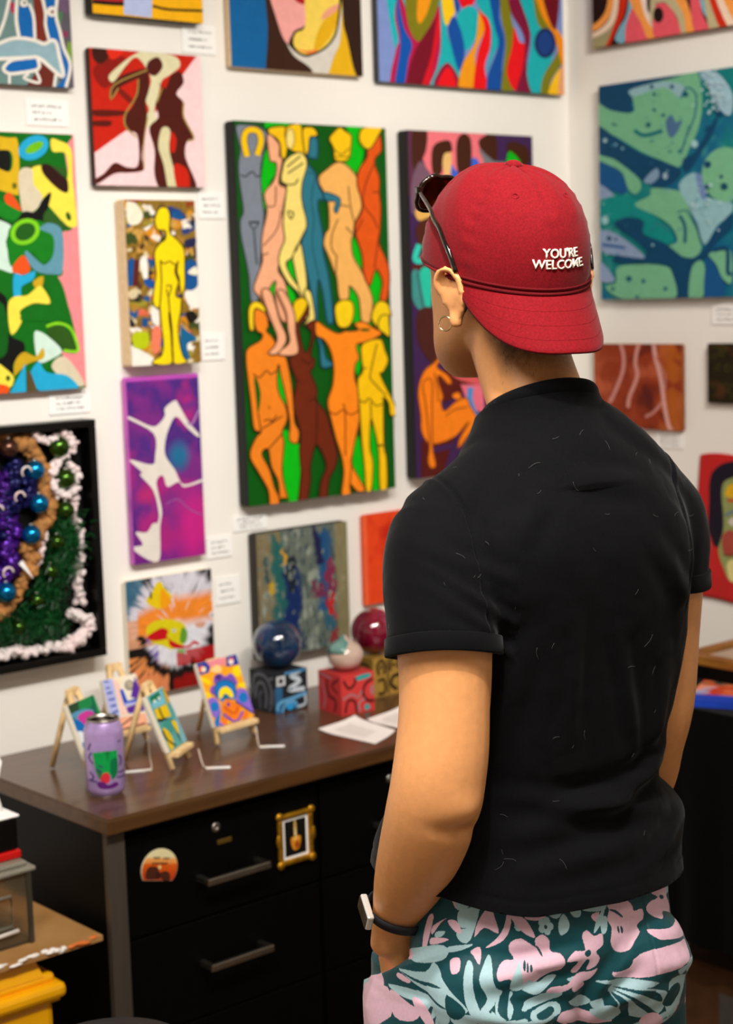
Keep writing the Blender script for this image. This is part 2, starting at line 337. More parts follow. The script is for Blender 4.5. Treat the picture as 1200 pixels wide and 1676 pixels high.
nud_b = [S(BG, 395, 470, 455, 650, 440, 710, 400, 610), S(BG, 430, 870, 520, 950, 542, 1000, 530, 1200, 510, 1340, 462, 1345, 430, 1150), S(BG, 905, 900, 935, 1050, 965, 1210, 930, 1215, 870, 1080), S(BG, 985, 830, 1035, 980, 1035, 1240, 1000, 1250, 990, 1080), S(BG, 900, 320, 925, 400, 905, 520, 880, 440),
    S('#2a7488', 640, 240, 680, 330, 700, 410, 740, 442, 735, 462, 672, 466, 660, 340, o='#123f52', w=6),
    S('#f3dc78', 560, -10, 600, -10, 622, 90, 626, 170, 580, 192, 548, 206, 592, 140, o='#3c3216', w=6),
    S('#6a240a', 580, 60, 592, 110, 560, 170, 530, 200, 532, 250, 560, 370, 590, 350, 608, 250, 575, 210, 600, 180, 640, 178, 630, 260, 602, 390, 628, 420, 620, 470, 600, 500, 640, 600, 642, 680, 700, 760, 742, 900, 772, 1020, 760, 1100, 720, 1180, 702, 1325, 660, 1325, 665, 1200, 700, 1090, 640, 960, 602, 1080, 600, 1200, 572, 1335, 525, 1335, 540, 1150, 530, 1000, 540, 900, 515, 800, 490, 700, 510, 570, 490, 500, 468, 440, 480, 380, 512, 380, 510, 300, 503, 220, 530, 150, 560, 110, o='#2c0d03', w=6),
    Ln('#3c1204', 6, 540, 410, 585, 450, 610, 420), Ln('#3c1204', 6, 590, 685, 640, 690, 635, 960), Ln('#3c1204', 6, 500, 550, 540, 560), S('#f0c40c', 485, 110, 500, 50, 550, 28, 582, 60, 560, 120, 510, 190, 490, 160, o='#5b4508', w=6),
    S('#ec821c', 250, 100, 310, 125, 332, 200, 320, 240, 350, 270, 380, 320, 400, 380, 440, 400, 462, 480, 482, 600, 492, 720, 500, 820, 528, 880, 515, 950, 465, 930, 468, 820, 440, 650, 410, 520, 395, 450, 388, 560, 402, 640, 442, 720, 452, 800, 420, 880, 432, 950, 420, 1100, 430, 1200, 462, 1320, 460, 1350, 408, 1350, 395, 1200, 350, 1100, 330, 990, 290, 1020, 340, 1120, 370, 1230, 402, 1300, 395, 1350, 345, 1355, 330, 1250, 270, 1140, 213, 1030, 250, 920, 285, 880, 240, 860, 220, 700, 200, 540, 188, 420, 200, 350, 280, 300, 292, 260, 260, 240, 240, 180, o='#4a2508', w=6),
    S('#04540a', 240, 530, 265, 560, 282, 640, 275, 720, 262, 760, 250, 640), Ln('#5a2c08', 6, 235, 510, 275, 535, 320, 490, 345, 515, 385, 490), Ln('#5a2c08', 5, 335, 715, 340, 735), Ln('#5a2c08', 6, 300, 810, 340, 800, 350, 815, 385, 775), Ln('#5a2c08', 6, 265, 760, 285, 880), Ln('#5a2c08', 6, 290, 860, 420, 780), Ln('#5a2c08', 6, 330, 990, 420, 890),
    S('#f2cc18', 205, 100, 240, 53, 290, 68, 315, 122, 250, 95, 237, 150, 237, 232, 210, 222, o='#5b4508', w=6),
    S('#fd8a18', 635, 180, 700, 220, 770, 255, 820, 240, 850, 242, 905, 232, 880, 200, 905, 182, 945, 185, 1000, 220, 1052, 250, 1000, 290, 940, 312, 890, 330, 907, 410, 885, 450, 880, 540, 912, 640, 905, 720, 912, 800, 890, 900, 870, 1000, 860, 1080, 900, 1160, 945, 1245, 900, 1258, 850, 1210, 852, 1275, 798, 1282, 810, 1150, 800, 1050, 760, 920, 730, 800, 708, 690, 740, 580, 745, 450, 720, 350, 680, 290, 635, 265, o='#6a3a08', w=6),
    El('#04540a', 945, 232, 34, 10), Ln('#7a2c04', 6, 720, 750, 760, 768, 805, 738, 850, 770, 908, 745), Ln('#7a2c04', 6, 805, 700, 818, 760, 820, 1030), Ln('#7a2c04', 6, 860, 1080, 850, 1210),
    S('#f6d010', 755, 80, 800, 43, 860, 53, 875, 110, 862, 180, 830, 217, 780, 212, 758, 160, o='#5b4508', w=6),
    S('#fac604', 930, 320, 1040, 290, 1072, 360, 1092, 430, 1060, 500, 1040, 510, 1080, 600, 1132, 700, 1142, 770, 1105, 772, 1095, 700, 1065, 660, 1062, 700, 1066, 960, 1082, 1050, 1084, 1240, 1040, 1245, 1030, 1000, 1000, 850, 982, 800, 975, 970, 997, 1080, 985, 1250, 952, 1255, 940, 1100, 920, 900, 910, 740, 898, 600, 900, 540, 930, 490, 920, 400, o='#4f3d04', w=6),
    Ln('#5b4508', 6, 920, 478, 955, 475), Ln('#5b4508', 6, 1020, 320, 980, 500, 985, 550, 1080, 650), Ln('#5b4508', 6, 910, 680, 945, 692, 972, 665, 1010, 712, 1066, 700), Ln('#3b2d04', 9, 1025, 965, 1060, 965), Ln('#5b4508', 6, 978, 690, 985, 820),
    S('#f2cc10', 1000, 90, 1040, 48, 1090, 70, 1110, 140, 1095, 155, 1102, 272, 1060, 250, 1020, 215, 985, 160, o='#5b4508', w=6), Ln('#5b4508', 6, 1105, 140, 1050, 140, 1025, 190, 1030, 220),
    S('#f0ad84', 285, -10, 345, -10, 400, 170, 442, 270, 430, 330, 380, 387, 328, 380, 370, 330, 382, 270, 340, 160, o='#5b3520', w=6), S('#f0ad84', 385, -10, 430, -10, 492, 120, 502, 250, 514, 382, 396, 392, 410, 360, 462, 310, 450, 220, 440, 120, o='#5b3520', w=6)]
painting('figure_painting', 'tall deep canvas of ten outlined nude figures on green, black edges', 'A', (-1.011, -.611, 1.150, 1.915, .035), NQ, [(350, 180, 3.871, nud_a), (350, 480, 3.871, nud_b)], M_BLACKSIDE)

# purple canvas with seated and standing figures, half hidden by the visitor
PQ = [(665.6, 212.2), (870.9, 222.8), (880.2, 758.8), (680.9, 784.5)]
grp_a = [P('#402252', -300, -300, 1500, -300, 1500, 3200, -300, 3200), P('#ef7680', 260, 60, 720, 60, 690, 450, 500, 700, 300, 500, 235, 320),
    S('#5c2f48', 125, 90, 180, 100, 170, 400, 130, 600), S('#472012', 165, 60, 262, 90, 262, 240, 230, 330, 190, 420, 150, 330), S('#77566a', 210, 340, 270, 400, 290, 460, 200, 700, 150, 720, 150, 500),
    S('#3c63cf', 450, 360, 500, 420, 590, 430, 600, 320, 655, 330, 655, 400, 560, 520, 460, 470), S('#431f0e', 490, 200, 540, 130, 600, 180, 600, 400, 560, 440, 500, 420),
    S('#ecbd76', 380, 270, 420, 255, 450, 290, 445, 420, 400, 450), S('#431f0e', 310, 230, 430, 180, 458, 250, 440, 270, 400, 280, 385, 330, 375, 430, 310, 440),
    S('#77757b', 660, 240, 740, 300, 800, 340, 860, 350, 850, 460, 690, 470, 700, 360), S('#431f0e', 660, 180, 720, 140, 790, 150, 795, 330, 740, 310, 670, 240),
    S('#431f0e', 870, 220, 930, 190, 1030, 240, 1040, 350, 960, 400, 900, 330), S('#07b414', 880, 280, 910, 270, 975, 345, 955, 400, 870, 390),
    S('#e5b15b', 175, 720, 230, 660, 320, 740, 260, 775, 200, 785), S('#4e2212', 190, 820, 300, 760, 420, 800, 420, 1000, 260, 1080, 190, 940),
    Ln('#31cdb8', 44, 205, 970, 175, 1080, 230, 1090, 270, 1030), Ln('#5b1c10', 34, 150, 1140, 290, 1140), S('#3f8f8c', 150, 1180, 210, 1180, 250, 1360, 260, 1470, 200, 1460, 150, 1360), S('#27c2a6', 210, 1170, 300, 1170, 290, 1460, 250, 1420), Ln('#2f4f54', 8, 190, 1180, 235, 1440)]
grp_b = [S('#4a1f1a', 200, 270, 330, 280, 340, 640, 270, 640, 190, 480), S('#5a1a14', 350, 720, 560, 760, 660, 800, 640, 900, 520, 900, 400, 960, 340, 880), S('#d9595c', 430, 680, 520, 740, 700, 790, 660, 830, 480, 780), P('#ea6f86', 520, 830, 690, 830, 700, 1050, 580, 1000), Ln('#4d8fd0', 44, 595, 850, 590, 950, 640, 1080, 700, 1140),
    P('#571612', 220, 1260, 470, 1240, 440, 1320, 360, 1600, 220, 1600), Ln('#402252', 40, 300, 1330, 460, 1290),
    S('#fb8416', 335, 545, 370, 600, 420, 650, 360, 660, 340, 700, 420, 760, 450, 815, 420, 825, 360, 760, 345, 800, 385, 920, 370, 960, 395, 1030, 480, 960, 560, 930, 590, 990, 640, 1100, 560, 1240, 500, 1310, 510, 1240, 580, 1110, 480, 1220, 350, 1275, 270, 1270, 220, 1180, 215, 1060, 195, 880, 240, 730, 340, 640, o='#8a3d06', w=7),
    S('#fb8416', 230, 820, 300, 800, 300, 1000, 305, 1300, 330, 1440, 290, 1460, 270, 1400, 280, 1280, 255, 1000, o='#8a3d06', w=7), Ln('#8a3d06', 7, 320, 740, 345, 900, 345, 960), Ln('#8a3d06', 7, 400, 1070, 470, 1020, 570, 1000), S('#fb8416', 455, 910, 500, 890, 520, 930, 480, 940)]
painting('figure_painting', 'purple and pink canvas of seated figures beside the red cap, black edges', 'A', (-.55, -.162, 1.163, 1.914, .035), PQ, [(640, 190, 4.615, grp_a), (640, 450, 4.615, grp_b)], M_BLACKSIDE)

# waves
WV = [P('#7d93cf', -100, -800, 1300, -800, 1300, 700, -100, 700), S('#16b3bb', 100, -100, 170, -100, 165, 230, 140, 220), S('#16b3bb', 190, -100, 230, -100, 215, 90, 180, 20),
    S('#b5164a', 160, 0, 190, -10, 260, 190, 330, 120, 400, 30, 410, 200, 330, 500, 130, 500, 160, 260, 175, 230, 150, 100), S('#0b52ad', 165, -20, 200, 150, 245, 240, 225, 330, 200, 470, 150, 470, 180, 240, 160, 90),
    S('#7d7a14', 220, -60, 395, -60, 370, 80, 300, 215, 255, 210, 218, 110), S('#f09a13', 285, -40, 350, -40, 330, 60, 290, 130, 270, 90), S('#760b24', 360, 120, 385, 90, 370, 280, 300, 470, 215, 470, 260, 280), S('#d60f24', 385, 70, 402, 150, 370, 300, 330, 480, 295, 480, 350, 300),
    S('#17aeb6', 395, -40, 430, 130, 440, 200, 500, 380, 500, 500, 340, 500, 400, 300), S('#f7c916', 405, -80, 465, -80, 480, 60, 435, 140, 412, 80), S('#1450a5', 465, -80, 500, -80, 505, 50, 480, 60),
    S('#e30d18', 490, -80, 600, -80, 575, 30, 515, 40), S('#17aeb6', 490, 90, 560, 30, 615, 90, 600, 190, 540, 280, 520, 200), S('#0f4ea3', 440, 150, 475, 90, 520, 200, 530, 310, 500, 390, 460, 260),
    S('#8f1337', 365, 480, 390, 390, 440, 345, 490, 410, 500, 480), S('#e8101c', 385, 480, 405, 410, 440, 370, 470, 410, 480, 480), S('#f09a13', 610, 60, 640, 160, 590, 300, 590, 520, 500, 500, 520, 350, 590, 230),
    S('#ea0f16', 605, 50, 665, 110, 672, 250, 640, 370, 665, 520, 580, 520, 600, 300, 640, 160), S('#17aeb6', 590, -80, 670, -80, 690, 120, 720, 220, 690, 300, 650, 400, 680, 230, 660, 110, 610, 50), S('#0d4c9f', 660, -80, 730, -80, 720, 90, 750, 220, 735, 380, 745, 520, 660, 520, 655, 420, 715, 250, 690, 130),
    S('#7d7a14', 725, -80, 790, -80, 780, 60, 800, 180, 780, 330, 800, 520, 735, 520, 735, 420, 755, 230, 730, 90), S('#e8101c', 800, 150, 830, 230, 860, 250, 850, 400, 810, 500, 760, 400, 790, 250), S('#7c1038', 770, -80, 850, -80, 890, 180, 870, 380, 920, 560, 810, 540, 850, 360, 855, 200, 780, 60),
    S('#17aeb6', 810, -80, 900, -80, 940, 140, 1020, 230, 1010, 320, 950, 560, 910, 540, 870, 400, 895, 200), S('#7d7a14', 900, -80, 940, -80, 980, 120, 1070, 230, 1060, 350, 1000, 450, 990, 560, 945, 560, 960, 420, 1040, 280, 1000, 190, 930, 130), S('#f2900f', 905, -80, 950, -80, 1000, 100, 1075, 230, 1070, 380, 1020, 200, 950, 80),
    S('#6c0a1c', 950, -80, 1045, -80, 1030, 160, 985, 90), El('#163f86', 970, 238, 50, 74, 0, '#18285c', 12), S('#f7c016', 985, 560, 1010, 440, 1075, 370, 1080, 560), S('#e8a070', 1045, 560, 1050, 400, 1090, 340, 1090, 560)]
painting('wave_painting', 'wide painting of wavy turquoise, red, olive and blue ribbons', 'A', (-.613, -.037, 2.012, 2.45, .02), [(609.5, -219.5), (917.8, -162.6), (922.6, 156.7), (619.6, 133.8)], [(600, 0, 3.333, WV)], side_mat('#3b3b3f'))

# cropped face
FC = [P('#0d63a2', -200, -800, 1300, -800, 1300, 600, -200, 600), S('#3a1f12', 300, -300, 520, -300, 600, 100, 560, 480, 330, 480, 325, 150), S('#f4a9a3', 340, -100, 600, -100, 560, 100, 460, 190, 430, 240, 380, 130), S('#b20f22', 450, -40, 580, -40, 540, 20, 490, 15),
    S('#d8d2c8', 430, 240, 480, 290, 560, 310, 690, 200, 720, 60, 760, 60, 780, 500, 540, 500, 570, 390, 470, 310), S('#f6d55a', 540, -100, 730, -100, 720, 100, 660, 240, 560, 300, 490, 285, 460, 240, 480, 180, 530, 140), S('#e5b013', 720, 20, 700, 140, 640, 240, 580, 280, 590, 200, 640, 100), S('#eda386', 640, 60, 715, 20, 700, 60, 620, 110),
    S('#f0823a', 480, 270, 560, 300, 600, 270, 540, 280), Ln(K, 12, 515, 158, 470, 180, 458, 240, 490, 290, 545, 305, 630, 270, 690, 200, 712, 100, 725, -40), S('#e6b214', 735, 60, 770, 230, 830, 500, 650, 500, 680, 330, 720, 230), S('#2f1a10', 740, -200, 900, -200, 900, 500, 810, 420, 760, 220, 735, 100)]
painting('face_painting', 'lower part of a pink and yellow face on blue, top of the wall', 'A', (-1.0, -.657, 2.019, 2.40, .02), [(364.9, -220.9), (584.5, -183.1), (593.7, 126.2), (377.9, 109.6)], [(340, 0, 3.333, FC)], M_CREAMSIDE)

# yellow and blue, cut by the frame
YT = [P('#f5b40c', 300, -1200, 1300, -1200, 1300, 300, 300, 300), P('#b5232b', 440, -800, 690, -800, 680, 20, 500, 5), Ln('#1d1208', 22, 500, 12, 600, 22, 690, 25), P('#b6c4ec', 680, -800, 850, -800, 825, 100, 672, 82), Ln('#1d1208', 14, 830, 35, 920, 55, 1110, 62), Ln('#1d1208', 16, 440, -400, 1100, -380)]
painting('abstract_painting', 'deep yellow painting with pale blue and black bands, cut off at the top', 'A', (-1.32, -1.07, 2.094, 2.40, .03), [(136.4, -262.9), (321.4, -231.0), (332.6, 39.5), (150.5, 22.0)], [(0, 0, 3.333, YT)], M_BLACKSIDE)

# red dancers
DN = [P('#c41f0a', 400, 200, 1200, 200, 1200, 1100, 400, 1100), S('#8a140a', 500, 380, 600, 300, 700, 330, 640, 420, 560, 480), S('#3a140a', 500, 260, 600, 270, 560, 340, 510, 330), S('#e02a10', 580, 260, 670, 270, 640, 310, 600, 320), S('#5a1208', 500, 600, 680, 605, 660, 630, 520, 635), S('#5a1208', 510, 660, 600, 660, 590, 690, 500, 685), S('#7a160a', 640, 470, 720, 540, 700, 560, 640, 500),
    P('#f6d3d6', 490, 850, 680, 715, 780, 700, 1070, 305, 1130, 305, 1130, 1060, 490, 1060),
    S('#ddd7ae', 590, 410, 640, 360, 720, 300, 800, 270, 890, 290, 960, 310, 980, 360, 920, 410, 880, 440, 860, 520, 840, 600, 860, 690, 810, 700, 780, 660, 810, 600, 790, 540, 820, 450, 800, 380, 740, 310, 680, 360, 620, 440, 595, 440),
    S('#4c150b', 810, 330, 860, 310, 885, 360, 850, 410, 815, 405, 795, 370), S('#4c150b', 600, 470, 660, 410, 800, 370, 800, 400, 640, 480, 610, 540, 595, 520), S('#4c150b', 750, 430, 800, 390, 810, 480, 790, 560, 800, 640, 780, 760, 770, 860, 780, 930, 700, 945, 620, 950, 520, 1010, 480, 1000, 560, 950, 620, 890, 690, 915, 750, 900, 745, 740, 690, 710, 670, 640, 720, 580, 740, 500),
    S('#4c150b', 930, 410, 980, 390, 1000, 450, 960, 510, 1000, 560, 1000, 650, 1060, 750, 1020, 770, 1010, 860, 1070, 1040, 890, 1040, 840, 960, 840, 820, 810, 700, 860, 640, 845, 560, 880, 490, 860, 450, 900, 480), S('#d8d0a4', 880, 700, 925, 710, 920, 820, 955, 960, 970, 1050, 920, 1050, 890, 900, 860, 800), S('#c41f0a', 930, 720, 960, 760, 950, 830, 925, 820), S('#c41f0a', 945, 900, 1020, 930, 1030, 1050, 970, 1050),
    Ln('#a88b46', 6, 640, 480, 600, 540, 620, 460, 800, 380), Ln('#a88b46', 6, 750, 430, 740, 520, 680, 620, 680, 690, 740, 750), Ln('#a88b46', 6, 1000, 560, 1000, 640, 1055, 750, 1020, 770), Ln('#a88b46', 6, 850, 560, 880, 480), Ln('#a88b46', 5, 800, 640, 780, 780, 780, 920)]
painting('dancer_painting', 'square red and pale pink painting of two dark dancing figures', 'A', (-1.325, -1.073, 1.784, 2.035, .02), [(144.5, 77), (327.7, 91.8), (336.7, 307.6), (155.8, 304)], [(0, 0, 3.333, DN)], side_mat('#3a1d16'))

# blue line figures
BL = [P('#6a8a88', -1500, -1700, 1300, -1700, 1300, 1500, -1500, 1500), P('#5b5560', 820, -1700, 1200, -1700, 1200, 1500, 900, 1500), S('#4c7a52', 870, 200, 940, 190, 930, 330, 890, 380), S('#8a3558', 940, 480, 1030, 490, 1010, 560, 950, 560), S('#6d5470', 900, 0, 1060, -20, 1040, 180, 920, 160), S('#7b9a3c', 1020, 640, 1090, 700, 1090, 960, 1010, 860), S('#b33a5c', 145, 40, 220, 60, 215, 200, 160, 180),
    P('#7a2a1c', 470, -200, 640, -200, 660, 200, 720, 640, 540, 640, 520, 200), P('#6b261a', 580, 900, 860, 1120, 820, 1330, 380, 1330, 560, 1060), S('#90b3bf', -100, 670, 120, 610, 330, 595, 560, 630, 660, 680, 760, 620, 840, 660, 930, 1140, 820, 1100, 620, 920, 560, 870, -100, 880),
    P('#0c66b4', 270, 110, 430, 100, 500, 350, 500, 590, 310, 590, 280, 350), P('#0c66b4', 670, -200, 850, -200, 830, 110, 690, 110), S('#0c66b4', 700, 260, 830, 250, 870, 450, 900, 640, 980, 880, 1050, 1030, 970, 1330, 850, 1330, 960, 1160, 880, 780, 860, 640, 740, 590), S('#0c66b4', 80, 1030, 200, 920, 530, 880, 540, 1040, 300, 1080, 130, 1090)]
WH = '#ece8df'
for wd, pts in ((50, (140, -50, 60, 300, -40, 560)), (52, (250, -60, 235, 300, 285, 600)), (46, (430, 60, 500, 250, 520, 600)), (46, (625, -60, 680, 200, 680, 380, 730, 600)), (48, (860, -60, 840, 240, 900, 480, 960, 740, 1060, 1000, 990, 1330)), (56, (-60, 680, 140, 600, 330, 585, 520, 620, 660, 670, 780, 615, 850, 670, 890, 860, 950, 1130, 900, 1150, 760, 1030, 570, 880, 400, 880, -60, 900)), (52, (560, 890, 570, 1050, 300, 1110, 120, 1120, 40, 1040, 160, 920, 360, 890)), (44, (840, 1130, 810, 1330)), (40, (540, 1090, 590, 1260, 350, 1190, 430, 1130)), (40, (130, 1140, 130, 1290))):
    BL.append(Ln(WH, wd, *pts))
BL += [El(WH, 350, 50, 62), El('#6b6a40', 360, 45, 22), El(WH, 775, 180, 80), El('#8a3b34', 782, 185, 26)]
painting('abstract_painting', 'blue shapes outlined in thick white line, cut off at the top left', 'A', (-1.66, -1.36, 1.958, 2.26, .02), [(-144.5, -168.7), (106.9, -134.3), (121.2, 145.4), (-126, 130)], [(0, 0, 9.23, BL)], side_mat('#6a5a50'))

# green, yellow and pink cut-out shapes
JG = [P('#f28d92', -700, 0, 700, 0, 700, 1700, -700, 1700), S('#0a6a12', -700, 40, 330, 40, 370, 180, 420, 580, 350, 640, 360, 860, 330, 890, 370, 1000, 405, 1100, 440, 1300, 350, 1320, 480, 1500, 400, 1560, -700, 1600), S('#0e0f08', -60, 100, 50, 165, 45, 280, -60, 240), S('#dbb31c', -200, 60, 40, 85, 100, 110, 105, 370, 70, 410, -200, 300, -60, 250, 55, 280, 60, 165, -60, 150), El('#22a9d8', 190, 143, 92, 66, -28), El('#6fbf12', 195, 142, 58, 26, -28), S('#2c5a1c', 140, 240, 360, 260, 370, 310, 200, 330),
    S('#f6e24c', 290, 95, 330, 100, 405, 150, 415, 330, 440, 560, 420, 600, 370, 580, 280, 480, 200, 400, 170, 300, 180, 260, 235, 245, 300, 270, 380, 330, 375, 180, 300, 165), S('#d8cdb0', 105, 285, 180, 265, 190, 350, 240, 420, 220, 480, 170, 520, 125, 510), S('#2d100c', 235, 245, 280, 240, 350, 300, 385, 330, 385, 400, 330, 380, 250, 300), El('#2c5a1c', 390, 537, 14, 26, -20), El('#6a6412', 80, 362, 14, 18),
    S('#e8531a', 25, 415, 60, 405, 120, 500, 60, 490, 25, 450), S('#12801a', -60, 420, 60, 480, 120, 520, 60, 560, -60, 500), S('#0c0c0a', -100, 480, 60, 580, 130, 510, 200, 510, 240, 440, 290, 400, 270, 500, 250, 580, 200, 590, 60, 640, -100, 560), S('#cfe9dc', -100, 560, 60, 590, 30, 680, 60, 800, 70, 860, 0, 840, -100, 800), S('#2c5a1c', 270, 500, 380, 590, 360, 610, 250, 580), S('#0f7a16', 60, 590, 220, 560, 300, 640, 310, 740, 240, 810, 170, 740, 70, 830, 40, 740),
    El('#7ed21c', 140, 625, 88, 72, -30), El('#1c5a14', 140, 625, 62, 48, -30), S('#5f95aa', 225, 610, 270, 575, 340, 600, 360, 680, 355, 850, 310, 870, 200, 850, 140, 760, 150, 735, 200, 780, 250, 815, 300, 760, 300, 650), S('#e8531a', 70, 820, 130, 760, 170, 840, 130, 870, 75, 860), S('#22a9d8', 75, 870, 130, 875, 195, 850, 185, 900, 120, 940, 115, 990, 75, 1000), S('#c8a41c', 185, 910, 245, 880, 230, 960, 200, 950), S('#f6e24c', 200, 950, 235, 940, 285, 1035, 190, 1035, 110, 1080, 120, 1140, 60, 1215, 40, 1060, 70, 1000, 150, 990),
    S('#0c6a14', 245, 890, 330, 890, 380, 1020, 405, 1180, 340, 1180, 260, 1140, 110, 1130, 180, 1050, 285, 1040), S('#0c0c0a', -100, 990, 30, 1000, 40, 1200, 130, 1260, 130, 1320, 70, 1380, 60, 1440, -100, 1360), S('#0a5a12', -100, 1050, 20, 1050, 35, 1310, -60, 1330), S('#cfe9dc', 190, 1210, 230, 1200, 300, 1250, 350, 1310, 300, 1350, 215, 1370), S('#2b5414', 260, 1190, 350, 1160, 430, 1260, 440, 1310, 360, 1300), Ln('#86d81c', 16, 260, 1168, 330, 1150, 400, 1180, 440, 1280, 430, 1312, 360, 1305), S('#c8a41c', 75, 1450, 80, 1370, 130, 1315, 200, 1340, 240, 1290, 245, 1350, 160, 1380, 100, 1430), S('#d8cdb0', 290, 1390, 340, 1340, 400, 1370, 480, 1500, 410, 1500, 320, 1440), S('#f6e24c', -60, 1360, 60, 1440, 70, 1490, 40, 1520, -60, 1500), El('#2c5a1c', 40, 1465, 13, 16), S('#e8531a', -60, 1500, 40, 1510, 30, 1560, -60, 1560), P('#22a9d8', 45, 1560, 140, 1380, 145, 1560), S('#22a9d8', 165, 1450, 215, 1370, 260, 1430, 380, 1450, 440, 1530, 230, 1540), P('#574a2a', 148, 1420, 170, 1430, 210, 1540, 150, 1550)]
painting('cutout_painting', 'large painting of green, yellow and blue flat shapes against pink, at the left', 'A', (-1.70, -1.366, 1.411, 1.876, .02), [(-156.3, 208.3), (120.4, 220), (141.6, 635.2), (-128, 654)], [(0, 200, 3.49, JG)], side_mat('#d6a39a'))

# yellow standing figure on a dabbed ground
def collage(u, v):
    c = np.zeros(u.shape + (3,)) + np.array(lin('#8a6a24')); rs = random.Random(5)
    pal = ['#a87c2a', '#7a5c1c', '#d8c9a0', '#e9e2d4', '#12508a', '#8f3b18', '#d08a1c', '#3f4a1c', '#1c1a24', '#d86848', '#9a8c2c', '#efe9df', '#57341c', '#2a3d78', '#c89a4a']
    dx = (fbm(u * 7, v * 12, 3) - .5) * .16; dy = (fbm(u * 7 + 9, v * 12, 8) - .5) * .10
    for i in range(330):
        cx, cy, a, b = rs.random(), rs.random(), rs.uniform(.03, .11), rs.uniform(.010, .035); col = rs.choice(pal)
        d = ((u + dx - cx) / a) ** 2 + ((v + dy - cy) / b) ** 2; c = mixc(c, (1.15 - d) * 4, col)
    return c * (.8 + .4 * fbm(u * 25, v * 45, 2))[..., None]
YF = [S('#efe7d0', 125, 150, 190, 150, 260, 240, 230, 320, 140, 320), P('#124f90', 135, 620, 200, 610, 190, 830, 140, 830), P('#5a1f1c', 190, 610, 235, 620, 220, 830, 175, 830), S('#f1ece2', 240, 610, 290, 600, 300, 760, 265, 770), S('#1550a0', 275, 770, 350, 790, 350, 850, 280, 820), S('#f1ece2', 600, 880, 720, 850, 720, 1000, 640, 990), S('#15508f', 605, 640, 705, 640, 705, 830, 610, 850), S('#efe7d0', 625, 720, 690, 670, 700, 740), S('#17120e', 610, 1050, 670, 1030, 710, 1090, 640, 1130), S('#e87c5c', 335, 1180, 405, 1170, 395, 1350, 340, 1370), S('#b4c40c', 180, 1215, 300, 1210, 290, 1330, 190, 1330), S('#f1ece2', 160, 1330, 330, 1400, 330, 1470, 160, 1480), S('#15608f', 565, 1150, 600, 1180, 700, 1260, 620, 1300, 640, 1420, 575, 1380), S('#f1ece2', 330, 1010, 380, 1010, 390, 1150, 335, 1120), S('#24244a', 600, 460, 690, 440, 680, 510, 610, 510), S('#8a2a18', 90, 125, 250, 130, 200, 150),
    S('#f6d808', 355, 285, 385, 205, 420, 188, 460, 200, 480, 260, 475, 330, 480, 400, 545, 460, 595, 540, 600, 700, 600, 830, 572, 915, 540, 920, 525, 880, 555, 780, 540, 730, 530, 660, 520, 720, 560, 830, 570, 1000, 545, 1180, 575, 1370, 615, 1440, 600, 1455, 510, 1455, 500, 1300, 495, 1180, 478, 1040, 470, 1080, 490, 1260, 495, 1455, 340, 1460, 350, 1430, 410, 1390, 425, 1300, 410, 1150, 395, 1000, 375, 1015, 340, 960, 350, 830, 365, 720, 350, 560, 400, 480, 440, 450, 440, 380, 375, 370, o='#181405', w=7),
    Ln('#2c2406', 8, 400, 620, 430, 648, 475, 628, 515, 655, 548, 635), Ln('#2c2406', 8, 400, 620, 408, 800, 395, 1000), Ln('#2c2406', 7, 545, 620, 535, 720, 560, 800), Ln('#2c2406', 8, 445, 830, 490, 830, 465, 915, 450, 850), Ln('#2c2406', 8, 465, 915, 480, 1100, 500, 1440)]
painting('figure_painting', 'single yellow standing figure on a dabbed multicolour ground, deep cream edges', 'A', (-1.275, -1.112, 1.446, 1.759, .035), [(201.4, 326.1), (318.1, 327.8), (329.4, 593.5), (214.5, 600.6)], [(180, 300, 4.93, YF)], M_CREAMSIDE, fn=collage, res=(110, 210))

# purple poured paint
def pour(u, v):
    n = fbm(u * 3 + .8 * fbm(u * 4, v * 6, 4), v * 6, 11); n2 = fbm(u * 2.5, v * 5 + 3, 17)
    c = np.zeros(u.shape + (3,)) + np.array(lin('#4a2280')); c = mixc(c, (n - .45) * 5, '#7a2484'); c = mixc(c, (n2 - .58) * 6, '#a8207e'); c = mixc(c, (.36 - n) * 6, '#3c2a86')
    c = mixc(c, 1.4 - np.hypot((u - .85) / .25, (v - .16) / .20), '#c41a84'); c = mixc(c, 1.3 - np.hypot((u - .2) / .14, (v - .37) / .05), '#b82472'); c = mixc(c, 1.5 - np.hypot((u - .68) / .13, (v - .56) / .07), '#186a9a'); c = mixc(c, .9 - v * 0 - np.abs(v - .99) * 60, '#e05ad0')
    return c
FLD = [S('#e6ded6', 440, 330, 520, 270, 550, 300, 630, 440, 720, 545, 700, 560, 620, 490, 530, 400, 470, 500, 440, 620, 445, 720, 520, 830, 590, 950, 750, 905, 750, 925, 600, 972, 550, 930, 460, 970, 430, 890, 400, 880, 370, 930, 385, 1020, 415, 1170, 400, 1300, 395, 1560, 300, 1560, 170, 1465, 260, 1440, 200, 1340, 290, 1340, 340, 1270, 380, 1260, 390, 1180, 345, 1000, 240, 880, 250, 850, 150, 750, 330, 790, 360, 720, 350, 540, 140, 420, 150, 400, 330, 480, 400, 450, 440, 390), Ln('#a98ac6', 9, 620, 450, 660, 460, 720, 340), Ln('#93559a', 10, 450, 1110, 540, 1070, 640, 1150, 750, 1200)]
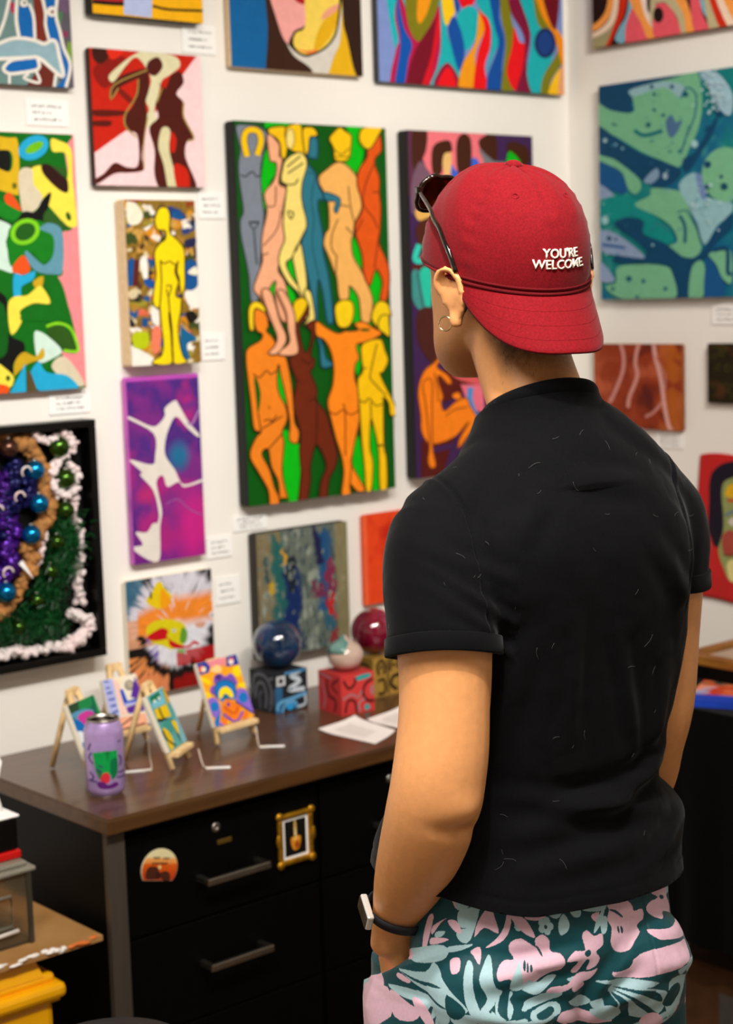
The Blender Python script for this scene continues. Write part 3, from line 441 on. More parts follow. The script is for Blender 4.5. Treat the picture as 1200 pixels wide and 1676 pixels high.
painting('poured_painting', 'narrow purple and magenta poured painting with a branching white vein', 'A', (-1.28, -1.11, 1.064, 1.4255, .02), [(204.6, 618.3), (324.2, 610.4), (336.9, 907.9), (219.4, 925.7)], [(180, 600, 4.927, FLD)], pmat('pink_purple_edge', '#c05ac4', rough=.35, nscale=12, namt=.35, col2='#e46ad2'), fn=pour, res=(80, 170), mat=M_GLOSSPAINT)

# burst of brush strokes
def burst(u, v):
    x = u - .58; y = v - .52; r = np.hypot(x, y * 1.12); a = np.arctan2(y, x); st = fbm(a * 14 + 60, r * 4, 21); st2 = fbm(a * 26 + 90, r * 3 + 5, 24); rr = r + (st - .5) * .16
    c = np.zeros(u.shape + (3,)) + np.array(lin('#16110f')); c = mixc(c, (st2 - .52) * 7 * (v > .6), '#c9cbd6'); c = mixc(c, (u < .2) * (v > .72) * .9, '#3c6a84'); c = mixc(c, (v > .5) * (.62 - rr) * 14 * (st2 > .34), '#d5d2df'); c = mixc(c, (.40 - rr) * 14, '#dedfe8'); c = mixc(c, ((v > .42) & (v < .66)) * (u < .30) * (rr < .62) * .9, '#dda27e'); c = mixc(c, ((v > .2) & (v < .5)) * (u < .34) * ((st - .4) * 6) * (rr < .42), '#7a68b4')
    c = mixc(c, (.16 - np.abs(y - .16 - .25 * (x + .1) * (x < 0))) * 11 * (np.abs(x) < .46) * (st > .30), '#ee8a2c'); c = mixc(c, (.085 - np.hypot(x * .8, y - .02)) * 14, '#f3d8cc'); c = mixc(c, (u > .55) * (v < .33) * (rr > .22) * (v > .2) * .9, '#b3141a'); c = mixc(c, (v < .10 + .10 * st2) * (u > .5) * 1.0, '#8f120e'); c = mixc(c, (v < .14) * (u > .82) * .9, '#4a3016'); c = mixc(c, (v < .34) * (u < .36) * (rr > .42 + .1 * u) * (st2 > .35), '#e08e4e'); c = mixc(c, (v < .10 + .22 * st2) * (u < .40 + .1 * st) * (rr > .34) * .95, '#e38a58'); c = mixc(c, np.clip((.06 - np.abs(rr - .43)) * 30, 0, 1) * (v < .52) * (u < .75) * (st > .38), '#15100e')
    return c * (.82 + .36 * fbm(a * 30 + 20, r * 10, 3))[..., None]
BU = [S('#e6c810', 300, 360, 340, 280, 380, 270, 410, 320, 480, 400, 420, 420, 390, 500, 300, 480, 250, 430), S('#f0a010', 380, 330, 420, 360, 470, 440, 380, 500), S('#151515', 285, 360, 300, 370, 295, 415, 282, 410), S('#d8cc14', 250, 690, 300, 620, 420, 590, 560, 620, 600, 700, 590, 790, 480, 850, 400, 820, 300, 790), S('#5f9a2c', 560, 660, 605, 700, 590, 790, 540, 780), S('#c3101a', 260, 740, 330, 690, 390, 665, 440, 690, 430, 740, 500, 790, 600, 820, 660, 775, 700, 790, 705, 815, 660, 800, 620, 835, 500, 840, 450, 810, 440, 760, 380, 770, 300, 775), El('#d9dfe4', 490, 688, 18, 14), El('#20262c', 490, 688, 7, 7), S('#8ab060', 520, 850, 590, 850, 570, 880, 520, 870), S('#d7a08a', 680, 620, 760, 610, 740, 660, 680, 650), El('#e8e4ea', 815, 550, 22, 26), El('#333c48', 820, 552, 10, 12)]
painting('burst_painting', 'square burst of white, orange and yellow strokes behind the mini easels', 'A', (-1.3005, -1.0955, .803, 1.0355, .015), [(203.5, 951.4), (345.1, 929.1), (353, 1115.2), (213, 1144.7)], [(190, 900, 5.217, BU)], M_CANVAS, fn=burst, res=(150, 170))

# palette-knife abstract
def knife(u, v):
    n = fbm(u * 16, v * 10, 31); n2 = fbm(u * 40, v * 18, 37); wx = u + (fbm(u * 6, v * 14, 5) - .5) * .12
    c = np.zeros(u.shape + (3,)) + np.array(lin('#626b62')); c = mixc(c, (n - .5) * 6, '#8f978a'); c = mixc(c, (n2 - .52) * 7, '#3f4f50'); c = mixc(c, (u < .28) * (n2 > .4) * .7, '#86744c'); c = mixc(c, (u > .86) * .7, '#8a7c50')
    def band(x0, x1, y0, y1, col, k=1): return mixc(c, k * np.clip(1 - np.abs((wx - (x0 + x1) / 2) / ((x1 - x0) / 2)) ** 4, 0, 1) * (v > y0) * (v < y1 + (n - .5) * .3) * (n2 > .33), col)
    c = band(.14, .32, .22, .98, '#1f5c5a'); c = band(.26, .30, .72, .87, '#c8961c'); c = band(.10, .17, .50, .64, '#b8961c'); c = band(.06, .12, .6, .8, '#2a4a4c'); c = band(.26, .46, .05, .66, '#12285c', 1.2); c = band(.30, .40, .5, .85, '#16202c'); c = band(.64, .84, .30, .95, '#1b4c78'); c = band(.62, .72, .68, .98, '#1c1c44'); c = band(.74, .86, .30, .70, '#7a2846'); c = band(.55, .80, .42, .50, '#6a2a48'); c = band(.78, .86, .22, .38, '#b81c1c'); c = band(.70, .84, .12, .26, '#2a5a6c'); c = band(.78, .88, .02, .14, '#8a2a30'); c = band(.38, .52, .02, .12, '#16284c')
    return c
painting('palette_painting', 'dark-edged abstract of grey green, teal and navy knife strokes behind the blue ball', 'A', (-.993, -.7485, .830, 1.0935, .03), None, None, side_mat('#2c2620'), fn=knife, res=(150, 160), bev=.007)
def ember(u, v):
    n = fbm(u * 5, v * 5, 41); c = np.zeros(u.shape + (3,)) + np.array(lin('#e8461a')); c = mixc(c, (n - .45) * 4, '#c8260f'); c = mixc(c, 1 - np.hypot((u - .62) / .3, (v - .3) / .5), '#a3180c'); c = mixc(c, (.07 - u) * 30, '#f0663a'); return c
painting('color_field_painting', 'small plain orange red canvas beside the visitor sleeve', 'A', (-.69, -.50, .898, 1.097, .012), None, None, side_mat('#d8502c'), fn=ember, res=(40, 40))

# ---- right wall
SW = [P('#26110c', 0, -900, 2000, -900, 2000, 500, 0, 500), S('#a59c70', 230, 330, 300, 230, 400, 150, 440, 0, 460, -300, 500, -300, 480, 80, 400, 260, 300, 360), S('#f6d9bf', 250, 240, 360, 170, 410, 60, 420, -200, 450, -200, 445, 80, 380, 200, 260, 260), S('#fba14a', 240, 190, 330, 130, 380, 20, 385, -200, 420, -200, 415, 50, 350, 170, 260, 215), S('#d02c10', 380, 330, 440, 200, 500, 60, 520, -200, 470, -200, 450, 60, 410, 200, 360, 330), S('#7fb3c8', 430, 260, 460, 180, 510, 80, 540, -200, 600, -200, 530, 120, 500, 260, 470, 290), S('#ea5a66', 500, 280, 500, 180, 540, 60, 580, 40, 640, 180, 670, 250, 520, 310), S('#fba14a', 520, -100, 580, -100, 620, 60, 690, 210, 690, 250, 640, 250, 600, 150, 530, 20), S('#f6dfd0', 590, -100, 640, -100, 640, 60, 700, 150, 690, 200, 620, 90), S('#c3b78c', 670, -100, 700, -100, 690, 160, 660, 130), S('#c3b78c', 690, -60, 800, -60, 880, 100, 900, 240, 860, 240, 840, 120, 760, 20, 700, 20), S('#ea5a66', 690, 250, 690, 60, 740, 20, 800, 60, 850, 160, 850, 240), El('#20100c', 715, 100, 34, 52), S('#fba14a', 800, -60, 870, -60, 930, 100, 950, 210, 900, 220, 880, 100), S('#ea5a66', 930, -80, 980, -80, 1000, 80, 1050, 200, 960, 220, 930, 90), S('#7fb3c8', 980, -80, 1030, -80, 1050, 80, 1040, 120, 1000, 60), S('#c3b78c', 1010, -80, 1060, -80, 1090, 80, 1130, 190, 1060, 210, 1030, 90), S('#d02c10', 1030, -80, 1090, -80, 1130, 80, 1180, 180, 1120, 190), S('#f6d9bf', 1070, -80, 1130, -80, 1180, 80, 1240, 160, 1170, 170), S('#fba14a', 1110, -80, 1200, -80, 1260, 100, 1300, 300, 1220, 150), S('#d02c10', 1150, -80, 1300, -80, 1300, 60)]
painting('swirl_painting', 'pink, orange and black swirl painting at the top of the right wall', 'B', (.097, .60, 2.11, 2.45, .02), [(967.4, -171.7), (1271.2, -249.5), (1271.1, 29.9), (970.6, 80)], [(900, 0, 4, SW)], side_mat('#7a4a1c'))
def tealbase(u, v):
    n = fbm(u * 4, v * 4, 51); n2 = fbm(u * 18, v * 18, 53); c = np.zeros(u.shape + (3,)) + np.array(lin('#0f7c7e')); c = mixc(c, (n - .5) * 5, '#12608a'); c = mixc(c, (n2 - .6) * 6, '#3f9a94'); return c
G1 = '#74b68e'; N1 = '#0c4468'
TL = [S(N1, 90, 140, 300, 100, 640, 100, 560, 180, 350, 260, 350, 320, 280, 340, 180, 310, 90, 270), S(G1, 100, 270, 200, 320, 350, 330, 340, 200, 440, 150, 640, 100, 760, 60, 800, 250, 780, 420, 720, 560, 650, 690, 540, 650, 400, 590, 250, 500, 110, 420), S('#8fb8c0', 320, 190, 440, 150, 560, 130, 680, 160, 660, 240, 560, 170, 440, 200, 350, 230), Ln('#2a6a80', 9, 660, 240, 700, 170, 760, 220, 750, 360, 700, 480, 660, 600), Ln('#0f6f76', 26, 355, 450, 420, 485, 540, 455), S('#4a6e94', 560, 400, 600, 350, 630, 400, 670, 380, 640, 460, 590, 500), El('#135a70', 447, 415, 17), El('#135a70', 545, 352, 13), El('#135a70', 692, 215, 19), El('#135a70', 485, 215, 12), El('#135a70', 603, 165, 14), El('#135a70', 470, 165, 14), El('#135a70', 487, 317, 11), El('#2a7a80', 655, 590, 14), El('#2a7a80', 590, 590, 10), Ln('#135a70', 8, 210, 405, 240, 420),
    S(N1, 105, 420, 250, 510, 400, 600, 560, 660, 660, 710, 640, 770, 540, 830, 440, 800, 330, 720, 230, 640, 110, 590), El('#9cc4cc', 165, 517, 14), El('#6fa6b4', 235, 545, 10), El('#6fa6b4', 280, 570, 10), S('#7d9cb8', 420, 780, 500, 700, 520, 750, 470, 800), El('#9ab6c8', 560, 750, 16, 22), S(G1, 110, 610, 190, 630, 240, 650, 380, 760, 400, 830, 360, 870, 310, 820, 270, 720, 130, 650), S('#15548c', 120, 660, 270, 730, 310, 850, 250, 860, 120, 790), S('#8aa0c0', 120, 800, 230, 880, 200, 910, 120, 890),
    S('#0b8a86', 130, 920, 300, 880, 420, 940, 500, 1020, 620, 1150, 570, 1200, 420, 1130, 400, 1030, 240, 1040, 130, 1100), S(G1, 360, 940, 460, 880, 480, 830, 680, 860, 720, 980, 760, 1080, 800, 1210, 760, 1280, 680, 1280, 560, 1220, 640, 1180, 600, 1080, 500, 1010), Ln('#135a70', 10, 640, 990, 700, 980, 760, 1080, 800, 1200), Ln('#135a70', 22, 655, 1010, 690, 1080, 690, 1190), Ln('#2a7a80', 16, 490, 1060, 560, 1080, 590, 1110), S('#8dbcc4', 650, 810, 760, 730, 800, 880, 990, 920, 990, 1000, 900, 1080, 820, 1200, 770, 1060, 720, 960), S('#6e88ba', 760, 740, 810, 760, 830, 880, 800, 900), El(G1, 960, 740, 160, 180), El('#0f4a60', 838, 820, 18), El('#0f4a60', 948, 820, 25), El('#0f4a60', 930, 755, 13), S(N1, 680, 640, 760, 590, 850, 440, 900, 360, 880, 460, 800, 590, 740, 690, 690, 720), El(N1, 920, 330, 32), El(N1, 850, 445, 24), El(N1, 840, 675, 24), S('#9cc0d0', 790, 80, 900, 70, 1000, 200, 1000, 330, 960, 350, 880, 260, 840, 150), El('#9ccad0', 755, 540, 22, 26),
    S(N1, 240, 1050, 320, 1020, 420, 1050, 420, 1130, 560, 1190, 700, 1290, 800, 1250, 880, 1130, 1000, 990, 1000, 1090, 900, 1180, 830, 1290, 740, 1330, 720, 1450, 720, 1580, 620, 1580, 620, 1400, 560, 1330, 440, 1320, 240, 1320, 250, 1270, 440, 1270, 380, 1180, 250, 1090), S('#8aa0c0', 140, 1110, 260, 1140, 430, 1280, 320, 1280, 140, 1240), El(N1, 195, 1160, 16), El(N1, 238, 1165, 9), Ln('#2a5a94', 18, 150, 1200, 300, 1222), S(G1, 250, 1350, 400, 1330, 560, 1340, 610, 1390, 620, 1560, 300, 1560, 170, 1480, 240, 1450), El('#135a70', 325, 1425, 20), El('#135a70', 420, 1440, 14), El('#135a70', 565, 1490, 14), El('#135a70', 380, 1545, 12), El('#135a70', 220, 1490, 12), S('#8aa0c0', 140, 1310, 230, 1420, 200, 1450, 140, 1430), S(G1, 740, 1350, 810, 1310, 830, 1440, 800, 1560, 720, 1560), S('#15548c', 840, 1290, 900, 1350, 960, 1500, 900, 1560, 820, 1540), S(G1, 850, 1260, 960, 1240, 1000, 1260, 1000, 1450, 940, 1420, 900, 1330), Ln(N1, 26, 880, 1240, 970, 1230, 975, 1380, 1000, 1390), El('#9ccad0', 170, 1040, 22, 30)]
rs = random.Random(31)
for k in range(150):
    z = rs.random()
    if z < .4: TL.append(El('#b9d6e0', 890 + rs.gauss(0, 45), 200 + rs.gauss(0, 70), rs.uniform(4, 9)))
    elif z < .65: TL.append(El(rs.choice(('#a9d0d4', '#c4dde6', '#5f9fb4')), 820 + rs.gauss(0, 60), 950 + rs.gauss(0, 80), rs.uniform(3, 8)))
    elif z < .85: TL.append(El('#3f9088', rs.uniform(380, 760), rs.uniform(180, 620), rs.uniform(3, 7)))
    else: TL.append(El(rs.choice(('#8fc4d0', '#2a7aa0')), rs.uniform(120, 700), rs.uniform(480, 1400), rs.uniform(4, 9)))
painting('organic_painting', 'large teal and mint painting of organic cells and dots on the right wall', 'B', (.113, .60, 1.538, 2.025, .02), [(980, 140.8), (1271, 98.7), (1270.9, 484.8), (984.4, 490.9)], [(950, 100, 3.992, TL)], side_mat('#2a6a70'), fn=tealbase, res=(80, 80))
def rust(u, v):
    n = fbm(u * 5 + fbm(u * 3, v * 3, 62) * 2, v * 3, 61); c = np.zeros(u.shape + (3,)) + np.array(lin('#93391c')); c = mixc(c, (n - .5) * 6, '#b85a3a'); c = mixc(c, (.42 - n) * 6, '#5c1c10'); c = mixc(c, .9 - np.hypot((u - .62) / .14, (v - .38) / .2), '#5a2420'); c = mixc(c, (.22 - np.abs(u - .9)) * 4 * (n > .45), '#b4601c'); return c
BR = [Ln('#cf9088', 26, 350, 190, 375, 280, 370, 400, 310, 560, 270, 640), Ln('#d39488', 28, 490, 190, 465, 330, 480, 440, 420, 600, 410, 680), Ln('#dba49c', 30, 605, 200, 620, 300, 660, 460, 690, 680, 720, 820, 745, 850), Ln('#c4847c', 22, 670, 640, 600, 720, 540, 750), Ln('#c07a6c', 14, 620, 290, 690, 430, 690, 560)]
painting('rust_painting', 'small rust red painting with pale drip lines beside the cap brim', 'B', (.083, .345, 1.24, 1.436, .015), [(971.8, 562.6), (1116.9, 563.2), (1117.8, 706.2), (973.5, 698.7)], [(940, 520, 4.615, BR)], side_mat('#8a4a1c'), fn=rust, res=(70, 60))
def moss(u, v):
    n = fbm(u * 6, v * 6, 71); r = np.abs(fbm(u * 5, v * 5, 75) - .5); c = np.zeros(u.shape + (3,)) + np.array(lin('#231c0c')); c = mixc(c, (.04 - r) * 18, '#474418'); c = mixc(c, (n - .6) * 5, '#4a2c14'); return c
painting('dark_painting', 'small nearly black painting with olive marks at the right edge', 'B', (.415, .62, 1.306, 1.438, .015), None, None, side_mat('#1c160a'), fn=moss, res=(60, 50))
# unstretched red portrait: loose canvas with uneven edge
def loose_canvas():
    u0, u1, z0, z1 = .375, .70, .863, 1.195; w_, h_ = u1 - u0, z1 - z0; rs = np.random.RandomState(4)
    n = 40; V = []; nx, nz = 40, 40
    root = empty('portrait_canvas'); place(root, 'B', u0, z0); tag(root, 'unstretched bright red canvas with a painted green and yellow face', 'painting', 'paintings hung on the gallery walls')
    vs = []; fs = []
    for side in (0, 1):
        for j in range(nz + 1):
            for i in range(nx + 1):
                u, v = i / nx, j / nz; ed = .006 * (math.sin(v * 9) * (1 - u) + math.sin(u * 11 + 1) * v); cut = .01 * (1 - u) ** 6 * (v ** 6)
                x = u * w_ + (.004 * math.sin(v * 7 + 2)) * (1 - u) + cut; z = v * h_ + .004 * math.sin(u * 8 + 1) - cut
                y = -.004 - .0010 * (1 + math.sin(u * 5 + v * 4)) - .0012 * side
                vs.append((x, y, z))
    L = (nx + 1) * (nz + 1)
    for j in range(nz):
        for i in range(nx): a = j * (nx + 1) + i; fs.append((a, a + nx + 1, a + nx + 2, a + 1)); fs.append((L + a, L + a + 1, L + a + nx + 2, L + a + nx + 1))
    for i in range(nx):
        fs.append((i, i + 1, L + i + 1, L + i)); t = nz * (nx + 1); fs.append((t + i + 1, t + i, L + t + i, L + t + i + 1))
    for j in range(nz):
        a = j * (nx + 1); fs.append((a + nx + 1, a, L + a, L + a + nx + 1)); a += nx; fs.append((a, a + nx + 1, L + a + nx + 1, L + a))
    mesh_obj('loose_canvas', vs, fs, pmat('red_painted_cloth', '#c01414', rough=.6, nscale=8, namt=.12, bscale=500, bstr=.3, bdist=.0006), root, True)
    q = [(1140.9, 739.1), (1343.7, 751.9), (1342.8, 1005.8), (1142.2, 977.3)]
    sh = [S('#1a1424', 260, 620, 265, 400, 320, 280, 480, 210, 900, 200, 1200, 500, 1150, 1000, 900, 1100, 480, 1000, 330, 1050, 280, 960, 250, 860), S('#8f9a5c', 385, 470, 480, 370, 800, 330, 1000, 500, 980, 900, 850, 1250, 700, 1380, 480, 1390, 400, 1250, 350, 1080, 395, 900, 400, 740), S('#e0b11c', 430, 480, 480, 430, 700, 400, 700, 540, 440, 560), Ln('#c8481c', 30, 440, 595, 560, 590, 640, 610), S('#a8483c', 390, 940, 480, 880, 560, 1000, 480, 1140, 400, 1100), Ln('#6b7c8c', 30, 420, 740, 500, 700, 620, 740), El('#d9cfc4', 540, 800, 90, 46), El('#2a2430', 540, 800, 34, 40), Ln('#6a3418', 16, 400, 1120, 470, 1130, 600, 1100), S('#e0d48c', 440, 1200, 560, 1180, 600, 1350, 470, 1380), Ln('#8f2420', 34, 640, 1180, 740, 1200, 840, 1170), El('#d9cfc4', 820, 800, 80, 42), El('#2a2430', 820, 800, 30, 36), Ln('#5c6a34', 26, 680, 800, 660, 980, 720, 1010)]
    V, Fc, Cc = paint_geo(w_, h_, q, [(1120, 720, 5.9875, sh)], y0=-.0074)
    mesh_obj('painted_face', V, Fc, M_PAINT, root, colors=Cc)
loose_canvas()

# ------------------------------------------------------------------ price cards on the walls
M_CARD = pmat('white_card', '#fbfaf7', rough=.8, nscale=200, namt=.02)
M_INK = pmat('black_ink', '#26221f', rough=.6, nscale=100, namt=.2)
def card(wall, u0, u1, z0, z1, label, seed, tilt=0.0):
    rs = random.Random(seed); w_, h_ = u1 - u0, z1 - z0
    o = MB().box(0, w_, -.0022, -.0008, 0, h_).build('price_card', M_CARD); place(o, wall, u0, z0); o.rotation_euler.y = tilt
    tag(o, label, 'card', 'handwritten price cards beside the paintings')
    mb = MB()
    for k in range(3):
        z = h_ * (.74 - .25 * k); x = w_ * rs.uniform(.12, .2); xe = w_ * rs.uniform(.62, .85)
        while x < xe:
            d = rs.uniform(.003, .007); p = [(x + d * t / 6, -.0024, z + rs.uniform(-.0022, .0022)) for t in range(6)]; mb.tube(p, .00065, 4); x += d + rs.choice((.0, .0006, .003))
    mb.build('handwriting', M_INK, o)
card('A', -1.453, -1.364, 1.891, 1.938, 'price card under the blue and white outlined painting', 1)
card('A', -1.102, -1.022, 2.042, 2.097, 'price card between the yellow painting and the face painting', 2)
card('A', -1.080, -1.016, 1.726, 1.777, 'price card at the top right of the yellow figure painting', 3)
card('A', -1.086, -1.030, 1.448, 1.500, 'price card at the lower right of the yellow figure painting', 4)
card('A', -1.438, -1.350, 1.365, 1.405, 'price card between the pink cut-out painting and the wreath box', 5)
card('A', -1.095, -1.032, 1.051, 1.094, 'price card at the lower right of the purple poured painting', 6)
card('A', -1.077, -1.016, .954, 1.010, 'price card at the right of the burst painting', 7)
card('A', -1.027, -.940, 1.098, 1.130, 'price card under the tall green figure painting', 8)
card('B', .418, .50, 1.479, 1.523, 'price card under the teal painting on the right wall', 9)
c10 = card('B', .258, .337, 1.199, 1.236, 'pale card under the rust red painting', 10)
# ------------------------------------------------------------------ shadow box with the bauble wreath
M_FRAMEBLK = pmat('black_frame_paint', '#060505', rough=.35, spec=.3, nscale=30, namt=.2)
M_BACKBLK = pmat('black_backing_board', '#040404', rough=.8, spec=.2, nscale=30, namt=.2)
M_GRNB = pmat('green_metallic_bauble', '#38581a', rough=.14, metal=.85, nscale=6, namt=.12)
M_BLUB = pmat('blue_metallic_bauble', '#1278b4', rough=.14, metal=.85, nscale=6, namt=.12)
M_BRNB = pmat('brown_metallic_bauble', '#5a3c30', rough=.16, metal=.8, nscale=6, namt=.12)
M_BURLAP = pmat('burlap', '#b07a42', rough=.95, nscale=40, namt=.3, bscale=220, bstr=.8, bdist=.003)
M_FLUFF = pmat('white_cotton_ruffle', '#efe6e4', rough=.9, nscale=18, namt=.05, col2='#f4d9d9', bscale=90, bstr=.6, bdist=.004, sheen=.3)
M_GARL = pmat('green_tinsel', '#0a4a1e', rough=.4, nscale=30, namt=.5, spec=.5)
M_PURP = pmat('purple_foil', '#4a1a86', rough=.25, metal=.6, nscale=14, namt=.35, bscale=60, bstr=.5)
M_NAVY = pmat('navy_foil', '#1a1c5c', rough=.25, metal=.5, nscale=14, namt=.35, bscale=60, bstr=.5)
M_CAPB = pmat('silver_cap', '#c9c4bb', rough=.3, metal=1, nscale=20, namt=.1)
def wreath_box():
    u0, u1, z0, z1, t = -1.80, -1.366, .906, 1.354, .045; w_, h_ = u1 - u0, z1 - z0
    root = empty('wreath_shadow_box'); place(root, 'A', u0, z0); tag(root, 'deep black shadow box holding a wreath of baubles, tinsel and burlap', 'shadow box')
    MB().box(.012, w_ - .012, -.008, 0, .012, h_ - .012).build('backing', M_BACKBLK, root)
    for (a, b, c, d) in ((0, w_, 0, .014), (0, w_, h_ - .014, h_), (0, .014, .014, h_ - .014), (w_ - .014, w_, .014, h_ - .014)):
        MB().box(a, b, -t, 0, c, d, .0015).build('frame_rail', M_FRAMEBLK, root)
    H = homog([(-204.4, 715.6), (153.5, 685.7), (173.1, 1071.4), (-176.1, 1137.4)])
    def pt(x, y, dep=-.02):
        q = H @ np.array([x / 3.643, 660 + y / 3.643, 1.0]); return Vector((q[0] / q[2] * w_, dep, q[1] / q[2] * h_))
    def ruffle(name, mat, pts, rad, seed, dep=-.02, jit=.5, n=9):
        rs = random.Random(seed); mb = MB(); path = catmull([(x, y) for x, y in pairs(pts)], False, n)
        if mat is M_FLUFF: mb.tube([pt(x + rs.gauss(0, 4), y + rs.gauss(0, 4), dep + .004) for x, y in path], [rad * rs.uniform(.55, .9) for _ in path], 10)
        for (x, y) in [q for q in path for _ in range(3)]:
            c = pt(x + rs.gauss(0, rad * 900), y + rs.gauss(0, rad * 900), dep + rs.uniform(-.010, .006)); r = rad * rs.uniform(.35, .85)
            R3 = Matrix.Translation(c) @ Matrix.Rotation(rs.uniform(0, 6.28), 4, (rs.random(), rs.random(), rs.random() + .1))
            v0 = len(mb.v); mb.sphere((0, 0, 0), (r, r * rs.uniform(.5, .8), r * rs.uniform(.5, 1.0)), 10, 7, R3)
            for k in range(v0, len(mb.v)):
                p = Vector(mb.v[k]); d = p - c; s_ = 1 + jit * (rs.random() - .5); mb.v[k] = tuple(c + d * s_)
        return mb.build(name, mat, root)
    ruffle('burlap', M_BURLAP, (150, 220, 230, 300, 290, 420, 300, 560, 330, 640, 290, 740, 200, 860, 220, 960, 160, 1080, 60, 1240, -120, 1280), .017, 3, -.016, .5, 11)
    ruffle('burlap', M_BURLAP, (-120, 260, 20, 200, 170, 230), .016, 13, -.012)
    ruffle('cotton_ruffle', M_FLUFF, (220, 190, 300, 230, 400, 190, 450, 260, 370, 350, 330, 440, 360, 530, 440, 540, 480, 430, 440, 370), .010, 4, -.026, .3, 5)
    ruffle('cotton_ruffle', M_FLUFF, (480, 560, 470, 700, 515, 800, 510, 920, 500, 1080, 520, 1200), .011, 5, -.018, .4, 5)
    ruffle('cotton_ruffle', M_FLUFF, (440, 1250, 560, 1310, 500, 1400, 420, 1440, 340, 1460, 200, 1490, 80, 1490, -80, 1540), .014, 6, -.026, .5, 5)
    ruffle('cotton_ruffle', M_FLUFF, (300, 780, 270, 900, 240, 980), .008, 8, -.02, .4, 4)
    ruffle('purple_foil', M_PURP, (-160, 300, -60, 400, 40, 480, 60, 560, 20, 700, 100, 760, 60, 900, 100, 960, 20, 1040, -120, 1000), .021, 7, -.016, .9, 9)
    ruffle('navy_foil', M_NAVY, (-160, 520, -40, 620, 60, 640, 200, 520, 160, 430, 110, 400, 60, 620, 40, 800), .017, 9, -.02, .9, 8)
    rs = random.Random(11); mb = MB(); V = []; F_ = []
    path = catmull([(400, 700), (440, 860), (380, 950), (330, 1100), (290, 1230), (330, 1330), (200, 1330), (60, 1350), (-120, 1390)], False, 30)
    for i, (x, y) in enumerate(path):
        for k in range(14):
            c = pt(x + rs.gauss(0, 48), y + rs.gauss(0, 45), -.012 - .03 * rs.random()); d = Vector((rs.gauss(0, 1), rs.gauss(0, .7), rs.gauss(0, 1))); d.normalize(); s_ = d.cross(Vector((rs.random(), rs.random(), rs.random())) + Vector((.01, 0, 0))); s_.normalize()
            L = rs.uniform(.010, .020); n = len(V); V += [tuple(c - s_ * .0012), tuple(c + s_ * .0012), tuple(c + d * L + s_ * .0006), tuple(c + d * L - s_ * .0006)]; F_.append((n, n + 1, n + 2, n + 3))
    g = mesh_obj('tinsel_garland', V, F_, M_GARL, root); g['kind'] = 'stuff'
    ruffle('garland_core', M_GARL, (410, 720, 440, 860, 380, 950, 330, 1100, 290, 1230, 330, 1330, 200, 1350, 60, 1360, -120, 1390), .018, 12, -.014, .5, 6)
    def bauble(x, y, r, mat, dep=-.03):
        c = pt(x, y, dep); mb = MB(); mb.sphere(tuple(c), r, 24, 14); b = mb.build('bauble', mat, root)
        MB().tube([c + Vector((0, .0, r * .95)), c + Vector((0, 0, r * 1.12))], r * .22, 10).build('bauble_cap', M_CAPB, b)
    for x, y, r in ((365, 262, .020), (405, 452, .0185), (405, 640, .017), (355, 830, .015), (315, 1005, .015), (235, 1180, .014), (125, 1340, .014), (-60, 1400, .015)): bauble(x, y, r, M_GRNB)
    for x, y, r in ((215, 400, .0185), (240, 600, .0185), (195, 785, .018), (45, 1130, .019), (-120, 1060, .018)): bauble(x, y, r, M_BLUB, -.034)
    bauble(65, 270, .018, M_BRNB)
    for k, (x, y) in enumerate(((110, 560), (-20, 640), (150, 410), (40, 1010))):      # white beads on wire loops
        c = pt(x, y, -.045); MB().tube([c + Vector((.010 * math.cos(a), 0, .010 * math.sin(a))) for a in [i * .35 for i in range(12)]], .002, 6).build('beaded_loop', M_FLUFF, root)
    c = pt(110, 960, -.04); MB().prism([(c.x, c.z), (c.x + .008, c.z + .006), (c.x + .028, c.z - .03)], -.042, -.038).build('paper_shard', M_CARD, root)
wreath_box()

# ------------------------------------------------------------------ desk and drawer cabinets
ZT = .745
def woodmat(name, c1, c2, rough=.3, sc=(1, 14, 14), coat=.2):
    if name in MATS: return MATS[name]
    return pmat(name, c1, rough=rough, spec=.5, nscale=5, namt=.12, col2=c2, stretch=sc, bscale=40, bstr=.06, coat=coat, detail=8)
M_DTOP = woodmat('walnut_laminate', '#4a3020', '#5e4029', .28)
M_DEDGE = woodmat('walnut_edge_band', '#4c2f14', '#5c3b1a', .4)
M_BLK = pmat('black_laminate', '#030303', rough=.5, spec=.12, nscale=60, namt=.3)
M_POST = pmat('brushed_dark_steel', '#5c534a', rough=.4, metal=.5, nscale=40, namt=.12, stretch=(1, 1, .1))
M_STEEL = pmat('satin_steel', '#b8b2a8', rough=.3, metal=1, nscale=60, namt=.1)
M_BRASS = pmat('brass', '#b08a3c', rough=.35, metal=.9, nscale=40, namt=.1)
desk = empty('desk', (-1.05, -.24, 0)); tag(desk, 'long desk with brown laminate top and black panels under the paintings', 'desk')
def dpart(mb, name, mat): o = mb.build(name, mat, desk); o.location = -Vector(desk.location); return o
dpart(MB().box(-1.653, -.43, -.480, -.004, ZT - .003, ZT, .001), 'desktop', M_DTOP)
dpart(MB().box(-1.6535, -.4295, -.4805, -.0035, ZT - .028, ZT - .003, .002), 'desktop_edge', M_DEDGE)
dpart(MB().box(-1.640, -1.622, -.448, -.02, .03, ZT - .028, .001), 'end_panel', M_BLK)
dpart(MB().box(-1.626, -.45, -.028, -.012, .1, ZT - .028), 'back_panel', M_BLK)
dpart(MB().box(-1.626, -.45, -.44, -.03, ZT - .046, ZT - .028), 'under_rail', M_BLK)
